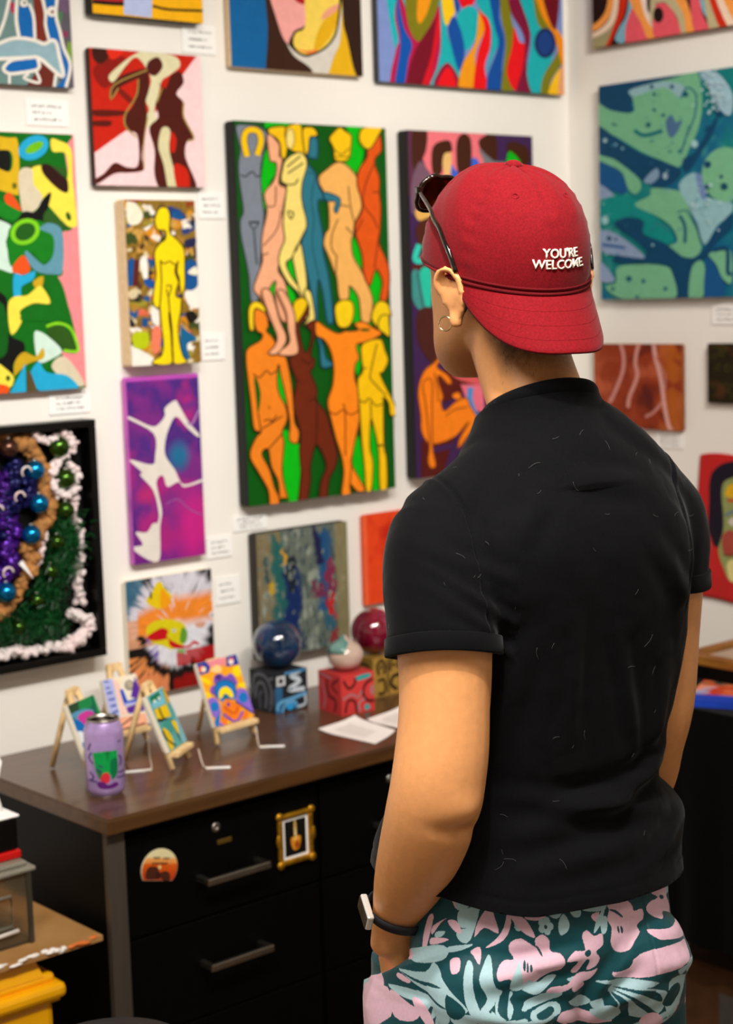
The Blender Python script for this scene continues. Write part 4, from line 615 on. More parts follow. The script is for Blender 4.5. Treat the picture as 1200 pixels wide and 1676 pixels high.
for x in (-1.645, -.470):
    dpart(MB().box(x, x + .034, -.463, -.448, 0, ZT - .028, .002), 'leg', M_POST); dpart(MB().box(x, x + .038, -.06, -.022, 0, ZT - .028, .002), 'leg', M_POST)
def drawer_cabinet(x0, x1, label):
    c = empty('drawer_cabinet', ((x0 + x1) / 2, -.24, 0)); tag(c, label, 'cabinet', 'black drawer cabinets under the desk'); xc = (x0 + x1) / 2
    def part(mb, name, mat, parent=c): 
        o = mb.build(name, mat, parent); o.location = -Vector(c.location) if parent is c else (0, 0, 0); return o
    part(MB().box(x0 + .001, x1 - .001, -.432, -.035, .02, .697, .002), 'body', M_BLK)
    for i, (a, b, hz) in enumerate(((.520, .694, .592), (.345, .516, .441), (.03, .341, .25))):
        d = part(MB().box(x0 + .003, x1 - .003, -.45, -.4325, a, b, .0015), 'drawer', M_BLK)
        mb = MB()
        for sx in (-.062, .062): mb.box(xc + sx - .005, xc + sx + .005, -.482, -.4505, hz - .005, hz + .005, .001)
        mb.box(xc - .067, xc + .067, -.488, -.480, hz - .006, hz + .006, .0015)
        hd = part(mb, 'handle', M_STEEL, d)
        if i == 0:
            part(MB().lathe([(.0085, 0), (.0085, .003), (.007, .004), (.0025, .004), (.0022, .0025)], 18, Matrix.Translation((xc - .022, -.4505, .672)) @ Matrix.Rotation(math.pi / 2, 4, 'X')), 'lock', M_STEEL, d)
            part(MB().box(xc - .020, xc + .010, -.4535, -.4503, .640, .648, .0008), 'label_holder', M_BRASS, d)
drawer_cabinet(-1.606, -1.192, 'black drawer cabinet with two picture magnets on its front, nearest the corner post')
drawer_cabinet(-1.190, -.805, 'middle black drawer cabinet, partly behind the visitor arm')
drawer_cabinet(-.803, -.475, 'black drawer cabinet hidden behind the visitor at the right end of the desk')

# magnets on the drawer
M_INK2 = pmat('brown_ink', '#2a1c10', rough=.6, nscale=80, namt=.2)
def dome_magnet():
    root = empty('picture_magnet', (-1.54, -.4504, .628)); root.rotation_euler = (0, math.radians(14), 0); tag(root, 'round-topped orange sunset picture magnet with small dark lettering', 'magnet')
    out = [(.036 * math.cos(a), .034 * math.sin(a)) for a in [math.radians(-35 + i * 250 / 28) for i in range(29)]]
    MB().prism(out, -.003, 0).build('magnet_plate', pmat('magnet_edge', '#e8d9b0', rough=.3, nscale=20, namt=.05), root)
    q = [(-.036, .034), (.036, .034), (.036, -.034), (-.036, -.034)]
    V = []; F_ = []; C_ = []; nr = 12
    for j in range(nr + 1):                                    # rows from bottom to top: printed sunset gradient
        z = -.0190 + .0525 * j / nr; hw = .0355 * math.sqrt(max(0, 1 - (z / .034) ** 2)); n = len(V)
        for i in range(9): V.append((-hw + 2 * hw * i / 8, -.0032, z))
        f = j / nr; col = np.array(lin('#b8300c')) * (1 - f) + np.array(lin('#f07818')) * f if f < .55 else (np.array(lin('#e8dca8')) if f > .68 else np.array(lin('#f0a050'))); C_ += [tuple(col)] * 9
        if j:
            for i in range(8): F_.append((n - 9 + i, n - 8 + i, n + i + 1, n + i))
    mesh_obj('printed_sunset', V, F_, M_PAINT, root, colors=C_)
    sh = [S('#4a2416', -27, 4, -20, -4, -4, -2, 0, 8, 8, 4, 20, 6, 24, 19, 10, 19, 4, 14, -2, 17, -24, 17), El('#f6c080', -1, -3, 4, 3, 40), S('#3a1810', -6, 8, 0, 4, 4, 14, -4, 17)]
    V, F_, C_ = paint_geo(.072, .068, [(-36, -34), (36, -34), (36, 34), (-36, 34)], [(0, 0, 1, sh)], y0=-.0034)
    mesh_obj('printed_rocks', [(x - .036, y, z - .034) for x, y, z in V], F_, M_PAINT, root, colors=C_)
    rs = random.Random(3); mb = MB()
    for z, xa, xb in ((.0185, -.016, -.003), (.0175, .004, .017), (.0095, -.017, .015)):
        x = xa
        while x < xb: mb.tube([(x, -.0036, z - .0022), (x + .0008, -.0036, z + .0022), (x + .0018, -.0036, z - rs.uniform(-.002, .002))], .0005, 4); x += .0027
    mb.build('lettering', M_INK2, root)
dome_magnet()
def frame_magnet():
    root = empty('picture_frame_magnet', (-1.2505, -.4504, .6145)); tag(root, 'small ornate gold frame with a candle picture, stuck to the drawer', 'picture frame')
    M_GOLD = pmat('antique_gold', '#c08a1c', rough=.35, metal=.75, nscale=90, namt=.35, bscale=300, bstr=.5, bdist=.002)
    hw, hh = .039, .047
    for (a, b, c, d) in ((-hw, hw, hh - .010, hh), (-hw, hw, -hh, -hh + .010), (-hw, -hw + .010, -hh + .010, hh - .010), (hw - .010, hw, -hh + .010, hh - .010)):
        MB().box(a, b, -.008, 0, c, d, .003).build('frame_rail', M_GOLD, root)
    for sx in (-1, 1):
        for sz in (-1, 1): MB().sphere((sx * (hw - .003), -.006, sz * (hh - .003)), (.008, .005, .008), 12, 8).build('corner_ornament', M_GOLD, root)
        MB().sphere((sx * hw, -.006, 0), (.005, .004, .013), 12, 8).build('side_ornament', M_GOLD, root)
    MB().box(-hw + .009, hw - .009, -.004, -.001, -hh + .009, hh - .009).build('mat_board', M_CARD, root)
    sh = [P('#120d08', 6, 6, 54, 6, 54, 74, 6, 74), S('#c8a45a', 27, 10, 32, 10, 33, 38, 27, 38), S('#e8d9a0', 29, 20, 32, 38, 28, 38), S('#d88a24', 19, 42, 24, 38, 36, 38, 42, 42, 39, 58, 34, 64, 26, 64, 21, 56), S('#a8480c', 28, 52, 36, 48, 38, 58, 30, 62), S('#f0c060', 24, 41, 36, 40, 32, 45, 26, 45)]
    V, F_, C_ = paint_geo(.060, .076, [(0, 0), (60, 0), (60, 80), (0, 80)], [(0, 0, 1, sh)], y0=-.0043)
    mesh_obj('candle_picture', [(x - .030, y, z - .038) for x, y, z in V], F_, M_PAINT, root, colors=C_)
frame_magnet()

# ------------------------------------------------------------------ mini easels with their canvases
M_PINE = pmat('pale_pine', '#ecc284', rough=.6, nscale=14, namt=.08, col2='#f6d8a2', stretch=(6, 6, 1), bscale=60, bstr=.1)
M_STRING = pmat('white_string', '#e6d6c4', rough=.9, nscale=200, namt=.1)
def easel_set(p, label_e, label_c, quad, groups, bg, tagpts=None, label_t=None):
    x, y, z, yaw, tilt, w_, h_ = p; tt = math.tan(tilt)
    R2 = Matrix.Rotation(yaw, 4, 'Z'); base = Vector((x, y, ZT)) + R2 @ Vector((0, -(z - ZT) * tt - .001, 0))
    e = empty('mini_easel', base, yaw); tag(e, label_e, 'easel', 'mini wooden easels on the desk')
    Hh = .148; at = lambda sx, zz: Vector((sx, zz * tt + .010, zz))
    foot = w_ * .48
    for s in (-1, 1):
        a, b = at(s * foot, .0035), at(s * .010, Hh); t = (b - a).normalized(); MB().tube([a, b], .0066, 4, flat=1.0).build('leg', M_PINE, e)
    b = at(0, Hh); MB().tube([b + Vector((0, .008, -.012)), Vector((0, b.y + .050, .0035))], .0060, 4).build('rear_leg', M_PINE, e)
    zl = z - ZT; yl = zl * tt
    MB().box(-w_ * .47, w_ * .47, yl - .014, yl + .009, zl - .0095, zl - .0008, .001).build('ledge', M_PINE, e)
    MB().box(-w_ * .16, w_ * .16, .070 * tt + .009, .070 * tt + .014, .066, .074, .001).build('crossbar', M_PINE, e)
    MB().box(-.016, .016, Hh * tt + .004, Hh * tt + .015, Hh - .012, Hh + .002, .001).build('top_block', M_PINE, e)
    # canvas leaning on the easel
    c = canvas_body(w_, h_, .014, .0015).build('mini_canvas', M_CANVAS); tag(c, label_c, 'painting', 'mini canvases on easels')
    Mx = Matrix.Translation(Vector((x, y, z))) @ R2 @ Matrix.Rotation(-tilt, 4, 'X') @ Matrix.Translation((-w_ / 2, .0135, 0))
    c.matrix_world = Mx
    V, F_, C_ = paint_geo(w_ - .001, h_ - .001, quad, [(groups[0], groups[1], groups[2], [P(bg, -3000, -3000, 5000, -3000, 5000, 5000, -3000, 5000)] + groups[3])], y0=-.0003)
    pm = mesh_obj('painted_image', V, F_, M_PAINT, c, colors=C_); pm.location = (.0005, -.014, .0005)
    if tagpts:
        a, b = [Vector((q[0], q[1], ZT)) for q in tagpts]; g = empty('price_tag', b); tag(g, label_t, 'price tag', 'strung paper tags on the mini easels')
        st = base + R2 @ Vector((foot * .5, -.016, .030)); st = Vector((st.x, st.y, ZT + .026)); mid = (st + a) / 2; mid.z = ZT + .004
        path = [Vector(q) for q in catmull([tuple(st), tuple(mid), tuple(a + Vector((0, 0, .002))), tuple((a + b) / 2 + Vector((0, 0, .002)))], False, 5)]
        MB().tube([q - b for q in path], .0011, 6).build('string', M_STRING, g)
        d = (b - a).normalized(); nrm = Vector((-d.y, d.x, 0)); q = [a - nrm * .005, a + nrm * .005, b + d * .012 + nrm * .006, b + d * .012 - nrm * .006]
        mb = MB(); vs = [tuple(k - b + Vector((0, 0, .0005))) for k in q] + [tuple(k - b + Vector((0, 0, .0013))) for k in q]; mb.add(vs, [(3, 2, 1, 0), (4, 5, 6, 7), (0, 1, 5, 4), (1, 2, 6, 5), (2, 3, 7, 6), (3, 0, 4, 7)]); mb.build('paper_tag', M_CARD, g)
E1 = [S('#1c6a50', 130, 470, 330, 380, 430, 560, 360, 640, 300, 520, 180, 560), S('#2a4a30', 140, 460, 230, 430, 220, 500, 160, 520), S('#1d8a4c', 230, 430, 310, 390, 320, 460, 240, 490), S('#5a9ac0', 160, 530, 260, 480, 340, 490, 250, 560), S('#d23aa0', 215, 540, 300, 490, 360, 530, 340, 590, 290, 610), S('#0f6fc0', 170, 570, 240, 570, 290, 650, 290, 740, 220, 680), S('#eaf2f8', 205, 660, 250, 650, 290, 720, 240, 740), S('#0f6fc0', 240, 760, 330, 700, 420, 800, 330, 860), S('#2ca05c', 330, 380, 350, 375, 430, 560, 400, 570)]
easel_set((-1.511, -.238, .779, .467, .357, .087, .102), 'mini easel half hidden by the purple can', 'mini canvas with pink petal and blue shapes behind the can', [(110, 1156), (150, 1138), (186, 1222), (141, 1244)], (80, 1060, 4.8, E1), '#cfe0ea')
E2 = [P('#b2b8ea', 400, 250, 500, 250, 560, 560, 490, 560), Ln('#2a48a8', 12, 430, 270, 470, 275), Ln('#2a48a8', 12, 445, 330, 480, 320), Ln('#2a48a8', 14, 455, 370, 500, 360), Ln('#2a48a8', 14, 470, 420, 520, 410), Ln('#2a48a8', 14, 485, 470, 530, 460), Ln('#2a48a8', 14, 500, 520, 545, 500), P('#f7cfc0', 500, 260, 540, 250, 620, 520, 570, 540), P('#5a2a9c', 680, 230, 740, 420, 640, 400), P('#0f4cc0', 555, 340, 580, 335, 615, 430, 740, 390, 745, 430, 590, 470), P('#5a2a9c', 600, 480, 745, 440, 760, 500, 620, 525), P('#b2b8ea', 590, 450, 740, 425, 742, 445, 600, 470), El('#5a5a54', 632, 303, 36, 40), El('#d8c8b0', 632, 303, 24, 28), El('#2c2c2c', 630, 306, 9, 10), El('#fbe6c4', 552, 258, 26, 24), Ln('#5a2418', 8, 560, 620, 700, 510), Ln('#5a2418', 8, 560, 640, 730, 590), P('#f3b090', 520, 560, 760, 520, 770, 700, 560, 700), Ln('#5a2418', 8, 560, 615, 700, 515), Ln('#5a2418', 7, 560, 640, 740, 595)]
easel_set((-1.37, -.12, .778, .039, .307, .078, .098), 'rearmost mini easel, standing against the wall', 'mini canvas with blue corner bracket on orange and purple', [(167, 1115), (224, 1103), (238, 1185), (186, 1196)], (80, 1060, 4.8, E2), '#ef9468', ((-1.44, -.29), (-1.47, -.275)), 'white paper tag beside the purple can')
E3 = [P('#7cc8dc', 770, 390, 880, 345, 920, 450, 815, 480), P('#0a7a54', 780, 390, 860, 355, 885, 410, 800, 440), El('#dff0f0', 825, 425, 14, 12), El('#dff0f0', 862, 405, 14, 12), P('#d8a80c', 890, 340, 930, 330, 960, 420, 930, 460), El('#12503c', 935, 350, 24, 30), P('#f0cc10', 820, 490, 920, 455, 960, 550, 850, 570), Ln('#2a2a1a', 9, 860, 480, 900, 560, 970, 580), Ln('#2a2a1a', 22, 850, 570, 900, 575), S('#3f9a90', 890, 610, 950, 570, 980, 640, 940, 690), S('#e8c40c', 890, 640, 940, 660, 980, 740, 960, 800), Ln('#24302c', 9, 890, 650, 930, 720, 1000, 770), Ln('#24302c', 10, 960, 580, 1040, 740), S('#7cb8c4', 970, 480, 1010, 470, 1090, 720, 1040, 740), S('#14604c', 1000, 480, 1030, 540, 1110, 700, 1080, 720, 1040, 600), S('#f0cc10', 960, 590, 1000, 600, 1020, 690)]
easel_set((-1.388, -.301, .779, .582, .384, .080, .107), 'front mini easel beside the can, angled to the right', 'mini canvas of yellow, teal and black shapes next to the can', [(238, 1140), (267.5, 1127), (306, 1214), (279, 1229)], (80, 1060, 4.8, E3), '#5aa8a4', ((-1.367, -.354), (-1.343, -.374)), 'white paper tag on the desk by the yellow mini canvas')
E4 = [P('#2a3c9c', 185, 290, 290, 270, 340, 330, 320, 390, 210, 415), El('#e8603c', 240, 350, 34, 36), El('#fbe6c4', 265, 352, 26, 28), P('#e88a94', 290, 270, 500, 225, 500, 320, 420, 310, 340, 330), P('#2a3c9c', 510, 225, 610, 200, 645, 310, 510, 330), El('#fbe0d0', 560, 275, 26, 34), El('#e8603c', 565, 250, 18, 16), S('#fbcf8a', 340, 370, 400, 310, 460, 340, 440, 390), S('#fbd310', 230, 430, 330, 470, 330, 520, 250, 480), S('#fbd310', 570, 360, 640, 320, 660, 420, 600, 430), S('#fbd310', 620, 520, 700, 490, 700, 550), S('#fbd310', 280, 590, 350, 620, 320, 670),
    S('#7a50b8', 380, 430, 440, 400, 500, 430, 560, 400, 610, 460, 610, 520, 400, 520), S('#4a2c7c', 385, 430, 430, 405, 460, 440, 420, 470), S('#7a50b8', 335, 560, 380, 520, 400, 620, 350, 610), S('#1474c0', 385, 900, 440, 800, 470, 700, 395, 640, 385, 540, 440, 480, 520, 470, 600, 520, 610, 660, 480, 680, 430, 960), Ln('#0c4a78', 9, 400, 650, 388, 540, 440, 480, 520, 470, 600, 520, 612, 650), S('#fbdc10', 430, 650, 440, 570, 500, 535, 560, 570, 585, 640, 540, 640, 500, 605, 460, 655), S('#12688c', 470, 660, 480, 620, 510, 610, 560, 660), S('#8a68d0', 310, 690, 370, 650, 430, 700, 440, 800, 380, 860), El('#1474c0', 385, 745, 44, 52), S('#8a68d0', 620, 570, 680, 555, 730, 600, 800, 800, 720, 760, 620, 690), El('#1474c0', 683, 645, 46, 54), Ln('#1c2c70', 12, 600, 680, 720, 760, 800, 800), P('#ee7a1c', 480, 700, 520, 660, 660, 730, 650, 830, 600, 890, 470, 790), El('#2a3c9c', 530, 720, 16, 22), Ln('#b83c10', 12, 480, 740, 590, 810, 630, 740), Ln('#7a50b8', 22, 470, 820, 610, 890, 680, 780), P('#ee7a1c', 450, 840, 560, 900, 470, 940), P('#f6c21c', 520, 890, 570, 900, 520, 920), P('#ee7a1c', 690, 770, 740, 800, 720, 860, 670, 860), P('#8a68d0', 430, 900, 490, 930, 440, 950)]
easel_set((-1.215, -.238, .780, .129, .364, .103, .124), 'largest mini easel, nearest the painted cubes', 'mini canvas of a blue and yellow rainbow arch on orange rays', [(319, 1086), (386.6, 1072.5), (416.7, 1171), (353, 1192)], (290, 1040, 6.316, E4), '#f6a41c', ((-1.214, -.311), (-1.188, -.333)), 'white paper tag on the desk below the rainbow mini canvas')

# ------------------------------------------------------------------ purple drink can
def can():
    r, h_ = .0335, .132; root = empty('drink_can', (-1.573, -.352, ZT)); tag(root, 'lilac drink can with a green and red printed panel on the desk corner', 'can')
    M_CAN = pmat('lilac_can_paint', '#b195cc', rough=.3, metal=.25, nscale=60, namt=.08, coat=.4)
    MB().lathe([(.024, .0), (.0262, .0012), (.031, .007), (r, .014), (r, .108), (.0325, .113), (.0285, .1245), (.0272, .127)], 48).build('can_body', M_CAN, root)
    MB().lathe([(.0272, .127), (.0278, .1285), (.0278, .1305), (.0262, .132), (.0252, .1305), (.0248, .127), (.004, .1265)], 48).build('lid', M_STEEL, root)
    MB().box(-.006, .006, -.010, .010, .1272, .1285, .0005).build('pull_tab', M_STEEL, root)
    MB().lathe([(.0252, 0), (.0254, .0004), (.027, .0016), (.0262, .0012)], 48).build('base_rim', M_STEEL, root)
    sh = [P('#0a9a48', 355, 815, 450, 800, 555, 800, 560, 900, 550, 1000, 480, 1030, 380, 1000), P('#067a38', 455, 800, 500, 800, 480, 900, 470, 860), S('#057040', 500, 900, 555, 880, 555, 1010, 510, 1060), S('#d02c38', 415, 1030, 470, 995, 495, 1040, 480, 1090, 430, 1085), S('#5a1c6c', 390, 1090, 440, 1080, 480, 1110, 540, 1090, 560, 1120, 500, 1145, 410, 1140), S('#2a6a40', 385, 980, 430, 1000, 410, 1060)]
    for q in ((320, 800, 335, 740, 345, 730), (345, 815, 325, 870, 360, 920), (570, 850, 585, 900, 575, 950), (330, 1000, 360, 1040, 340, 1080), (560, 1010, 610, 1005), (550, 1050, 610, 1055), (320, 1080, 390, 1085), (565, 730, 585, 720), (400, 930, 440, 950), (380, 960, 430, 990)): sh.append(Ln('#3a2468', 9, *q))
    V, F_, C_ = paint_geo(1, 1, [(280, 640), (612, 640), (618, 1160), (300, 1180)], [(0, 0, 1, sh)], y0=0, step=.02)
    bm = bmesh.new(); bl = bm.verts.layers.float_vector.new('c')
    bv = [bm.verts.new(q) for q in V]
    for q, cc in zip(bv, C_): q[bl] = cc
    for q in F_: bm.faces.new([bv[k] for k in q])
    for k in range(1, 26): bmesh.ops.bisect_plane(bm, geom=bm.verts[:] + bm.edges[:] + bm.faces[:], dist=1e-7, plane_co=(k / 26, 0, 0), plane_no=(1, 0, 0))
    bm.verts.index_update(); V = [tuple(q.co) for q in bm.verts]; C_ = [tuple(q[bl]) for q in bm.verts]; F_ = [tuple(q.index for q in f.verts) for f in bm.faces]; bm.free()
    vv = []
    az = math.atan2(CAM.y + .352, CAM.x + 1.573)
    for (u, yl, v) in V:
        a = az - math.asin(max(-1, min(1, (u - .5) * 2 * .98))) * -1; rr = r + .00015 - yl * .0008; vv.append((rr * math.cos(a), rr * math.sin(a), .012 + v * .098))
    mesh_obj('printed_panel', vv, F_, M_PAINT, root, colors=C_)
can()

# ------------------------------------------------------------------ painted cubes with glazed balls
def cube(x, y, s, yaw, label, base, facef, facel):
    root = MB().box(-s / 2, s / 2, -s / 2, s / 2, 0, s, .0015).build('painted_cube', base); root.location = (x, y, ZT); root.rotation_euler = (0, 0, yaw); tag(root, label, 'cube', 'painted cubes holding glazed balls')
    for rot, sh in ((0, facef), (-math.pi / 2, facel), (math.pi / 2, facef), (math.pi, facel)):
        V, F_, C_ = paint_geo(s, s, [(0, 0), (100, 0), (100, 100), (0, 100)], [(0, 0, 1, sh)], y0=-.0002)
        o = mesh_obj('painted_face', [(a - s / 2, b - s / 2, c) for a, b, c in V], F_, M_PAINT, root, colors=C_); o.rotation_euler = (0, 0, rot)
rb = '#8fa8bc'; lb = '#5fa0cc'
cube(-1.001, -.0995, .082, 0, 'black and blue patterned cube under the dark blue ball', pmat('cube_slate', '#23262b', rough=.5, nscale=30, namt=.15),
     [P('#23262b', 0, 0, 100, 0, 100, 100, 0, 100), P('#2d628c', 0, 35, 22, 35, 22, 100, 0, 100), P('#c9ced2', 5, 8, 32, 8, 32, 32, 5, 32), P('#23262b', 12, 14, 25, 14, 25, 26, 12, 26), Ln('#c4d2dc', 8, 80, 3, 50, 12, 78, 28, 42, 45, 92, 50), Ln(lb, 7, 5, 92, 12, 74, 55, 68, 97, 62), Ln('#b9c4cc', 5, 92, 66, 92, 88, 70, 92), El('#2c98d8', 45, 85, 13, 11), Ln(lb, 5, 20, 98, 30, 80, 60, 78, 66, 96), Ln('#4888b8', 6, 30, 3, 95, 2)],
     [P('#24262b', 0, 0, 100, 0, 100, 100, 0, 100), Ln('#5d626c', 6, 8, 60, 20, 15, 60, 10, 85, 40, 80, 80), Ln('#5d626c', 6, 20, 70, 30, 35, 55, 30, 66, 60, 60, 90), Ln('#4d525c', 6, 40, 95, 38, 60, 50, 50), Ln('#5d626c', 5, 70, 20, 95, 10), Ln('#4d525c', 6, 75, 95, 92, 70, 94, 40)])
rd = '#c93a38'
cube(-.917, -.212, .080, math.radians(-6), 'red patterned cube under the small cream ball', pmat('cube_red', '#b8302f', rough=.5, nscale=30, namt=.15),
     [P(rd, 0, 0, 100, 0, 100, 100, 0, 100), S('#2f9a98', 45, 8, 85, 4, 88, 14, 50, 18), Ln('#3a0f10', 5, 96, 20, 74, 30, 66, 52, 78, 72, 98, 76), El('#a86a6c', 94, 48, 8, 14), Ln('#4a1414', 5, 8, 12, 22, 34, 40, 26, 44, 10), Ln('#a8686c', 5, 5, 60, 30, 50, 50, 60, 62, 45), Ln('#5a1616', 5, 10, 95, 20, 65, 40, 70, 45, 98), Ln('#b07074', 5, 55, 98, 52, 76, 70, 66), S('#4c9a9c', 68, 86, 78, 80, 86, 92, 72, 96)],
     [P('#bd3534', 0, 0, 100, 0, 100, 100, 0, 100), Ln('#5a1616', 5, 90, 10, 60, 30, 85, 45), Ln('#a8686c', 5, 10, 20, 30, 60, 20, 95), Ln('#5a1616', 6, 40, 15, 45, 55, 75, 65, 70, 95), Ln('#a8686c', 5, 5, 5, 60, 12)])
gd = '#a8843a'
cube(-.779, -.142, .082, 0, 'gold and brown patterned cube under the crimson ball', pmat('cube_gold', '#8a6a2c', rough=.45, nscale=30, namt=.15),
     [P(gd, 0, 0, 100, 0, 100, 100, 0, 100), Ln('#3a2810', 6, 20, 45, 14, 20, 30, 8, 40, 25, 36, 45), El('#5a4424', 27, 25, 6, 8), Ln('#3a2810', 6, 58, 40, 60, 12, 82, 10, 84, 38), Ln('#3a2810', 6, 15, 60, 35, 58, 38, 90, 15, 92), Ln('#2c1e0c', 7, 92, 52, 66, 56, 60, 76, 80, 90), El('#4a3418', 70, 25, 6, 6), Ln('#5a4424', 5, 48, 5, 50, 96)],
     [P('#7c6026', 0, 0, 100, 0, 100, 100, 0, 100), Ln('#3a2810', 6, 20, 20, 80, 20, 80, 60, 30, 70), Ln('#3a2810', 6, 15, 85, 85, 85)])
def ball(name, label, loc, prof, mat, extra=None):
    root = MB().lathe(prof, 56).build(name, mat); root.location = loc; tag(root, label, 'ball', 'glazed balls on painted cubes'); return root
def circ(r, n=22): return [(max(.0004, r * math.sin(math.pi * i / n)), r - r * math.cos(math.pi * i / n)) for i in range(n + 1)]
zc = ZT + .0822
ball('glazed_ball', 'glossy dark blue glazed ball on the black and blue cube', (-1.001, -.0995, zc), circ(.0495), pmat('blue_glaze', '#0a1c34', rough=.06, coat=1, nscale=9, namt=.5, col2='#0f3f6c'))
ball('glazed_ball', 'glossy crimson glazed ball on the gold cube', (-.779, -.142, zc), circ(.0475), pmat('crimson_glaze', '#5c0418', rough=.06, coat=1, nscale=5, namt=.4, col2='#8f0c34', stretch=(3, 3, .4)))
on = ball('glazed_ball', 'small cream onion-shaped ball with teal tip on the red cube', (-.917, -.212, ZT + .0802), [(.0005, 0), (.012, .001), (.022, .006), (.032, .016), (.0362, .028), (.035, .040), (.028, .051), (.018, .058), (.009, .063), (.003, .070), (.0004, .072)], pmat('cream_glaze', '#c8b49c', rough=.08, coat=1, nscale=12, namt=.25, col2='#d8b0a8'))
MB().lathe([(.0355, .0395), (.0287, .051), (.0187, .0585), (.0096, .0635), (.0034, .0705), (.0004, .0725)], 48, Matrix.Translation((-.002, .002, 0))).build('teal_tip', pmat('teal_glaze', '#3f8c88', rough=.08, coat=1, nscale=20, namt=.4, col2='#8fb0a4'), on)

# papers lying on the desk
M_PAPER = pmat('printed_paper', '#eae2de', rough=.8, nscale=60, namt=.03)
M_PRINT = pmat('grey_print', '#dbd2ce', rough=.8, nscale=240, namt=.10)
def paper(q, label, seed):
    rs = random.Random(seed); n = 14; top = []; 
    for j in range(n + 1):
        for i in range(n + 1):
            u, v = i / n, j / n; x = (q[0][0] * (1 - u) + q[1][0] * u) * (1 - v) + (q[3][0] * (1 - u) + q[2][0] * u) * v; y = (q[0][1] * (1 - u) + q[1][1] * u) * (1 - v) + (q[3][1] * (1 - u) + q[2][1] * u) * v
            top.append((x, y, ZT + .0012 + .004 * max(0, u - .55) ** 2 * 5 * rs.uniform(.98, 1.02) + .006 * max(0, .3 - v) ** 2 * 8))
    f = []; L = len(top); vs = top + [(x, y, z - .0006) for x, y, z in top]
    for j in range(n):
        for i in range(n): a = j * (n + 1) + i; f.append((a, a + 1, a + n + 2, a + n + 1)); f.append((L + a, L + a + n + 1, L + a + n + 2, L + a + 1))
    o = mesh_obj('printed_sheet', vs, f, M_PAPER, None, True); tag(o, label, 'paper', 'printed sheets on the desk')
    k = [top[a] for a in (3 * (n + 1) + 2, 3 * (n + 1) + 9, 10 * (n + 1) + 9, 10 * (n + 1) + 2)]
    V = []; F_ = []
    for j in range(2, 11):
        for i in range(3, 11): p = top[j * (n + 1) + i]; V.append((p[0], p[1], p[2] + .0003))
    for j in range(8):
        for i in range(7): a = j * 8 + i; F_.append((a, a + 1, a + 9, a + 8))
    mesh_obj('printed_patch', V, F_, M_PRINT, o, True)
paper([(-1.068, -.304), (-.962, -.288), (-.975, -.421), (-1.056, -.455)], 'white printed sheet lying in front of the red cube', 1)
paper([(-.956, -.318), (-.845, -.297), (-.86, -.40), (-.948, -.418)], 'white printed sheet partly behind the visitor elbow', 2)

# ------------------------------------------------------------------ right: cloth covered table
M_BCLOTH = pmat('black_table_cloth', '#020202', rough=.95, spec=.1, nscale=80, namt=.3, sheen=.1)
tb = empty('cloth_covered_table', (-.235, -1.3, 0)); tag(tb, 'table under a black cloth along the right wall', 'table')
def tpart(mb, name, mat): o = mb.build(name, mat, tb); o.location = -Vector(tb.location); return o
tpart(MB().box(-.455, -.018, -2.15, -.535, .722, .744, .002), 'tabletop', M_BLK)
for x in (-.43, -.06):
    for y in (-2.1, -.59): tpart(MB().box(x, x + .03, y, y + .03, 0, .722), 'leg', M_POST)
vs = []; fs = []; pts = []
per = [(-.018, -.528), (-.463, -.528), (-.463, -2.16), (-.018, -2.16)]
for a, b in zip(per[:-1], per[1:]):
    n = max(6, int(math.dist(a, b) / .015)); pts += [((a[0] + (b[0] - a[0]) * i / n, a[1] + (b[1] - a[1]) * i / n), ((b[1] - a[1]) / math.dist(a, b), -(b[0] - a[0]) / math.dist(a, b))) for i in range(n)]
pts.append((per[-1], (0, -1)))
for k, ((x, y), nn) in enumerate(pts):
    for j in range(9):
        t = j / 8; am = .010 * t * (math.sin(k * .55) + .5 * math.sin(k * .23 + 1)); vs.append((x - abs(nn[0]) * (.002 + abs(am)) * (1 if x < -.4 else 0), y + (abs(am) + .002) * nn[1] * (1 if abs(nn[1]) > .5 else 0) * (1 if y > -1 else -1) * (1 if y > -1 else 1), .748 - t * .475))
for k in range(len(pts) - 1):
    for j in range(8): a = k * 9 + j; fs.append((a, a + 1, a + 10, a + 9))
mb = MB().add(vs, fs, True); mb.box(-.464, -.018, -2.161, -.527, .7455, .748); tpart(mb, 'black_cloth', M_BCLOTH)
def panel_fn(u, v):
    n = fbm(u * 5, v * 5, 81); n2 = fbm(u * 6 + 4, v * 6, 85); n3 = fbm(u * 9, v * 5 + 7, 88); c = np.zeros(u.shape + (3,)) + np.array(lin('#d8602c')); c = mixc(c, (n - .5) * 8, '#ee8a5c'); c = mixc(c, (n2 - .56) * 12, '#a8a4c8'); c = mixc(c, (.36 - n2) * 12, '#2a4a3c'); c = mixc(c, (n3 - .62) * 12, '#c83c14'); c = mixc(c, (.2 - v + .05 * n) * 18, '#0c3cb4'); return c
pr = empty('abstract_board', (-.462, -.700, .7482), 0); pr.rotation_euler = (0, 0, math.atan2(.43, .9) - math.pi / 2 + math.pi / 2); tag(pr, 'orange and blue painted panel lying on the black tablecloth', 'painting')
e1 = Vector((.9, .43, 0)).normalized(); e2 = Vector((.43, -.9, 0)).normalized(); pr.rotation_euler = (0, 0, 0)
def pmap(a, b, z): return tuple(e1 * a + e2 * b + Vector((0, 0, z)))
vs = [pmap(a, b, z) for z in (0, .012) for a, b in ((0, 0), (.29, 0), (.29, .42), (0, .42))]
mesh_obj('panel_board', vs, [(0, 1, 2, 3), (4, 7, 6, 5), (0, 4, 5, 1), (1, 5, 6, 2), (2, 6, 7, 3), (3, 7, 4, 0)], pmat('panel_edge_blue', '#0f3cb0', rough=.5, nscale=12, namt=.3), pr)
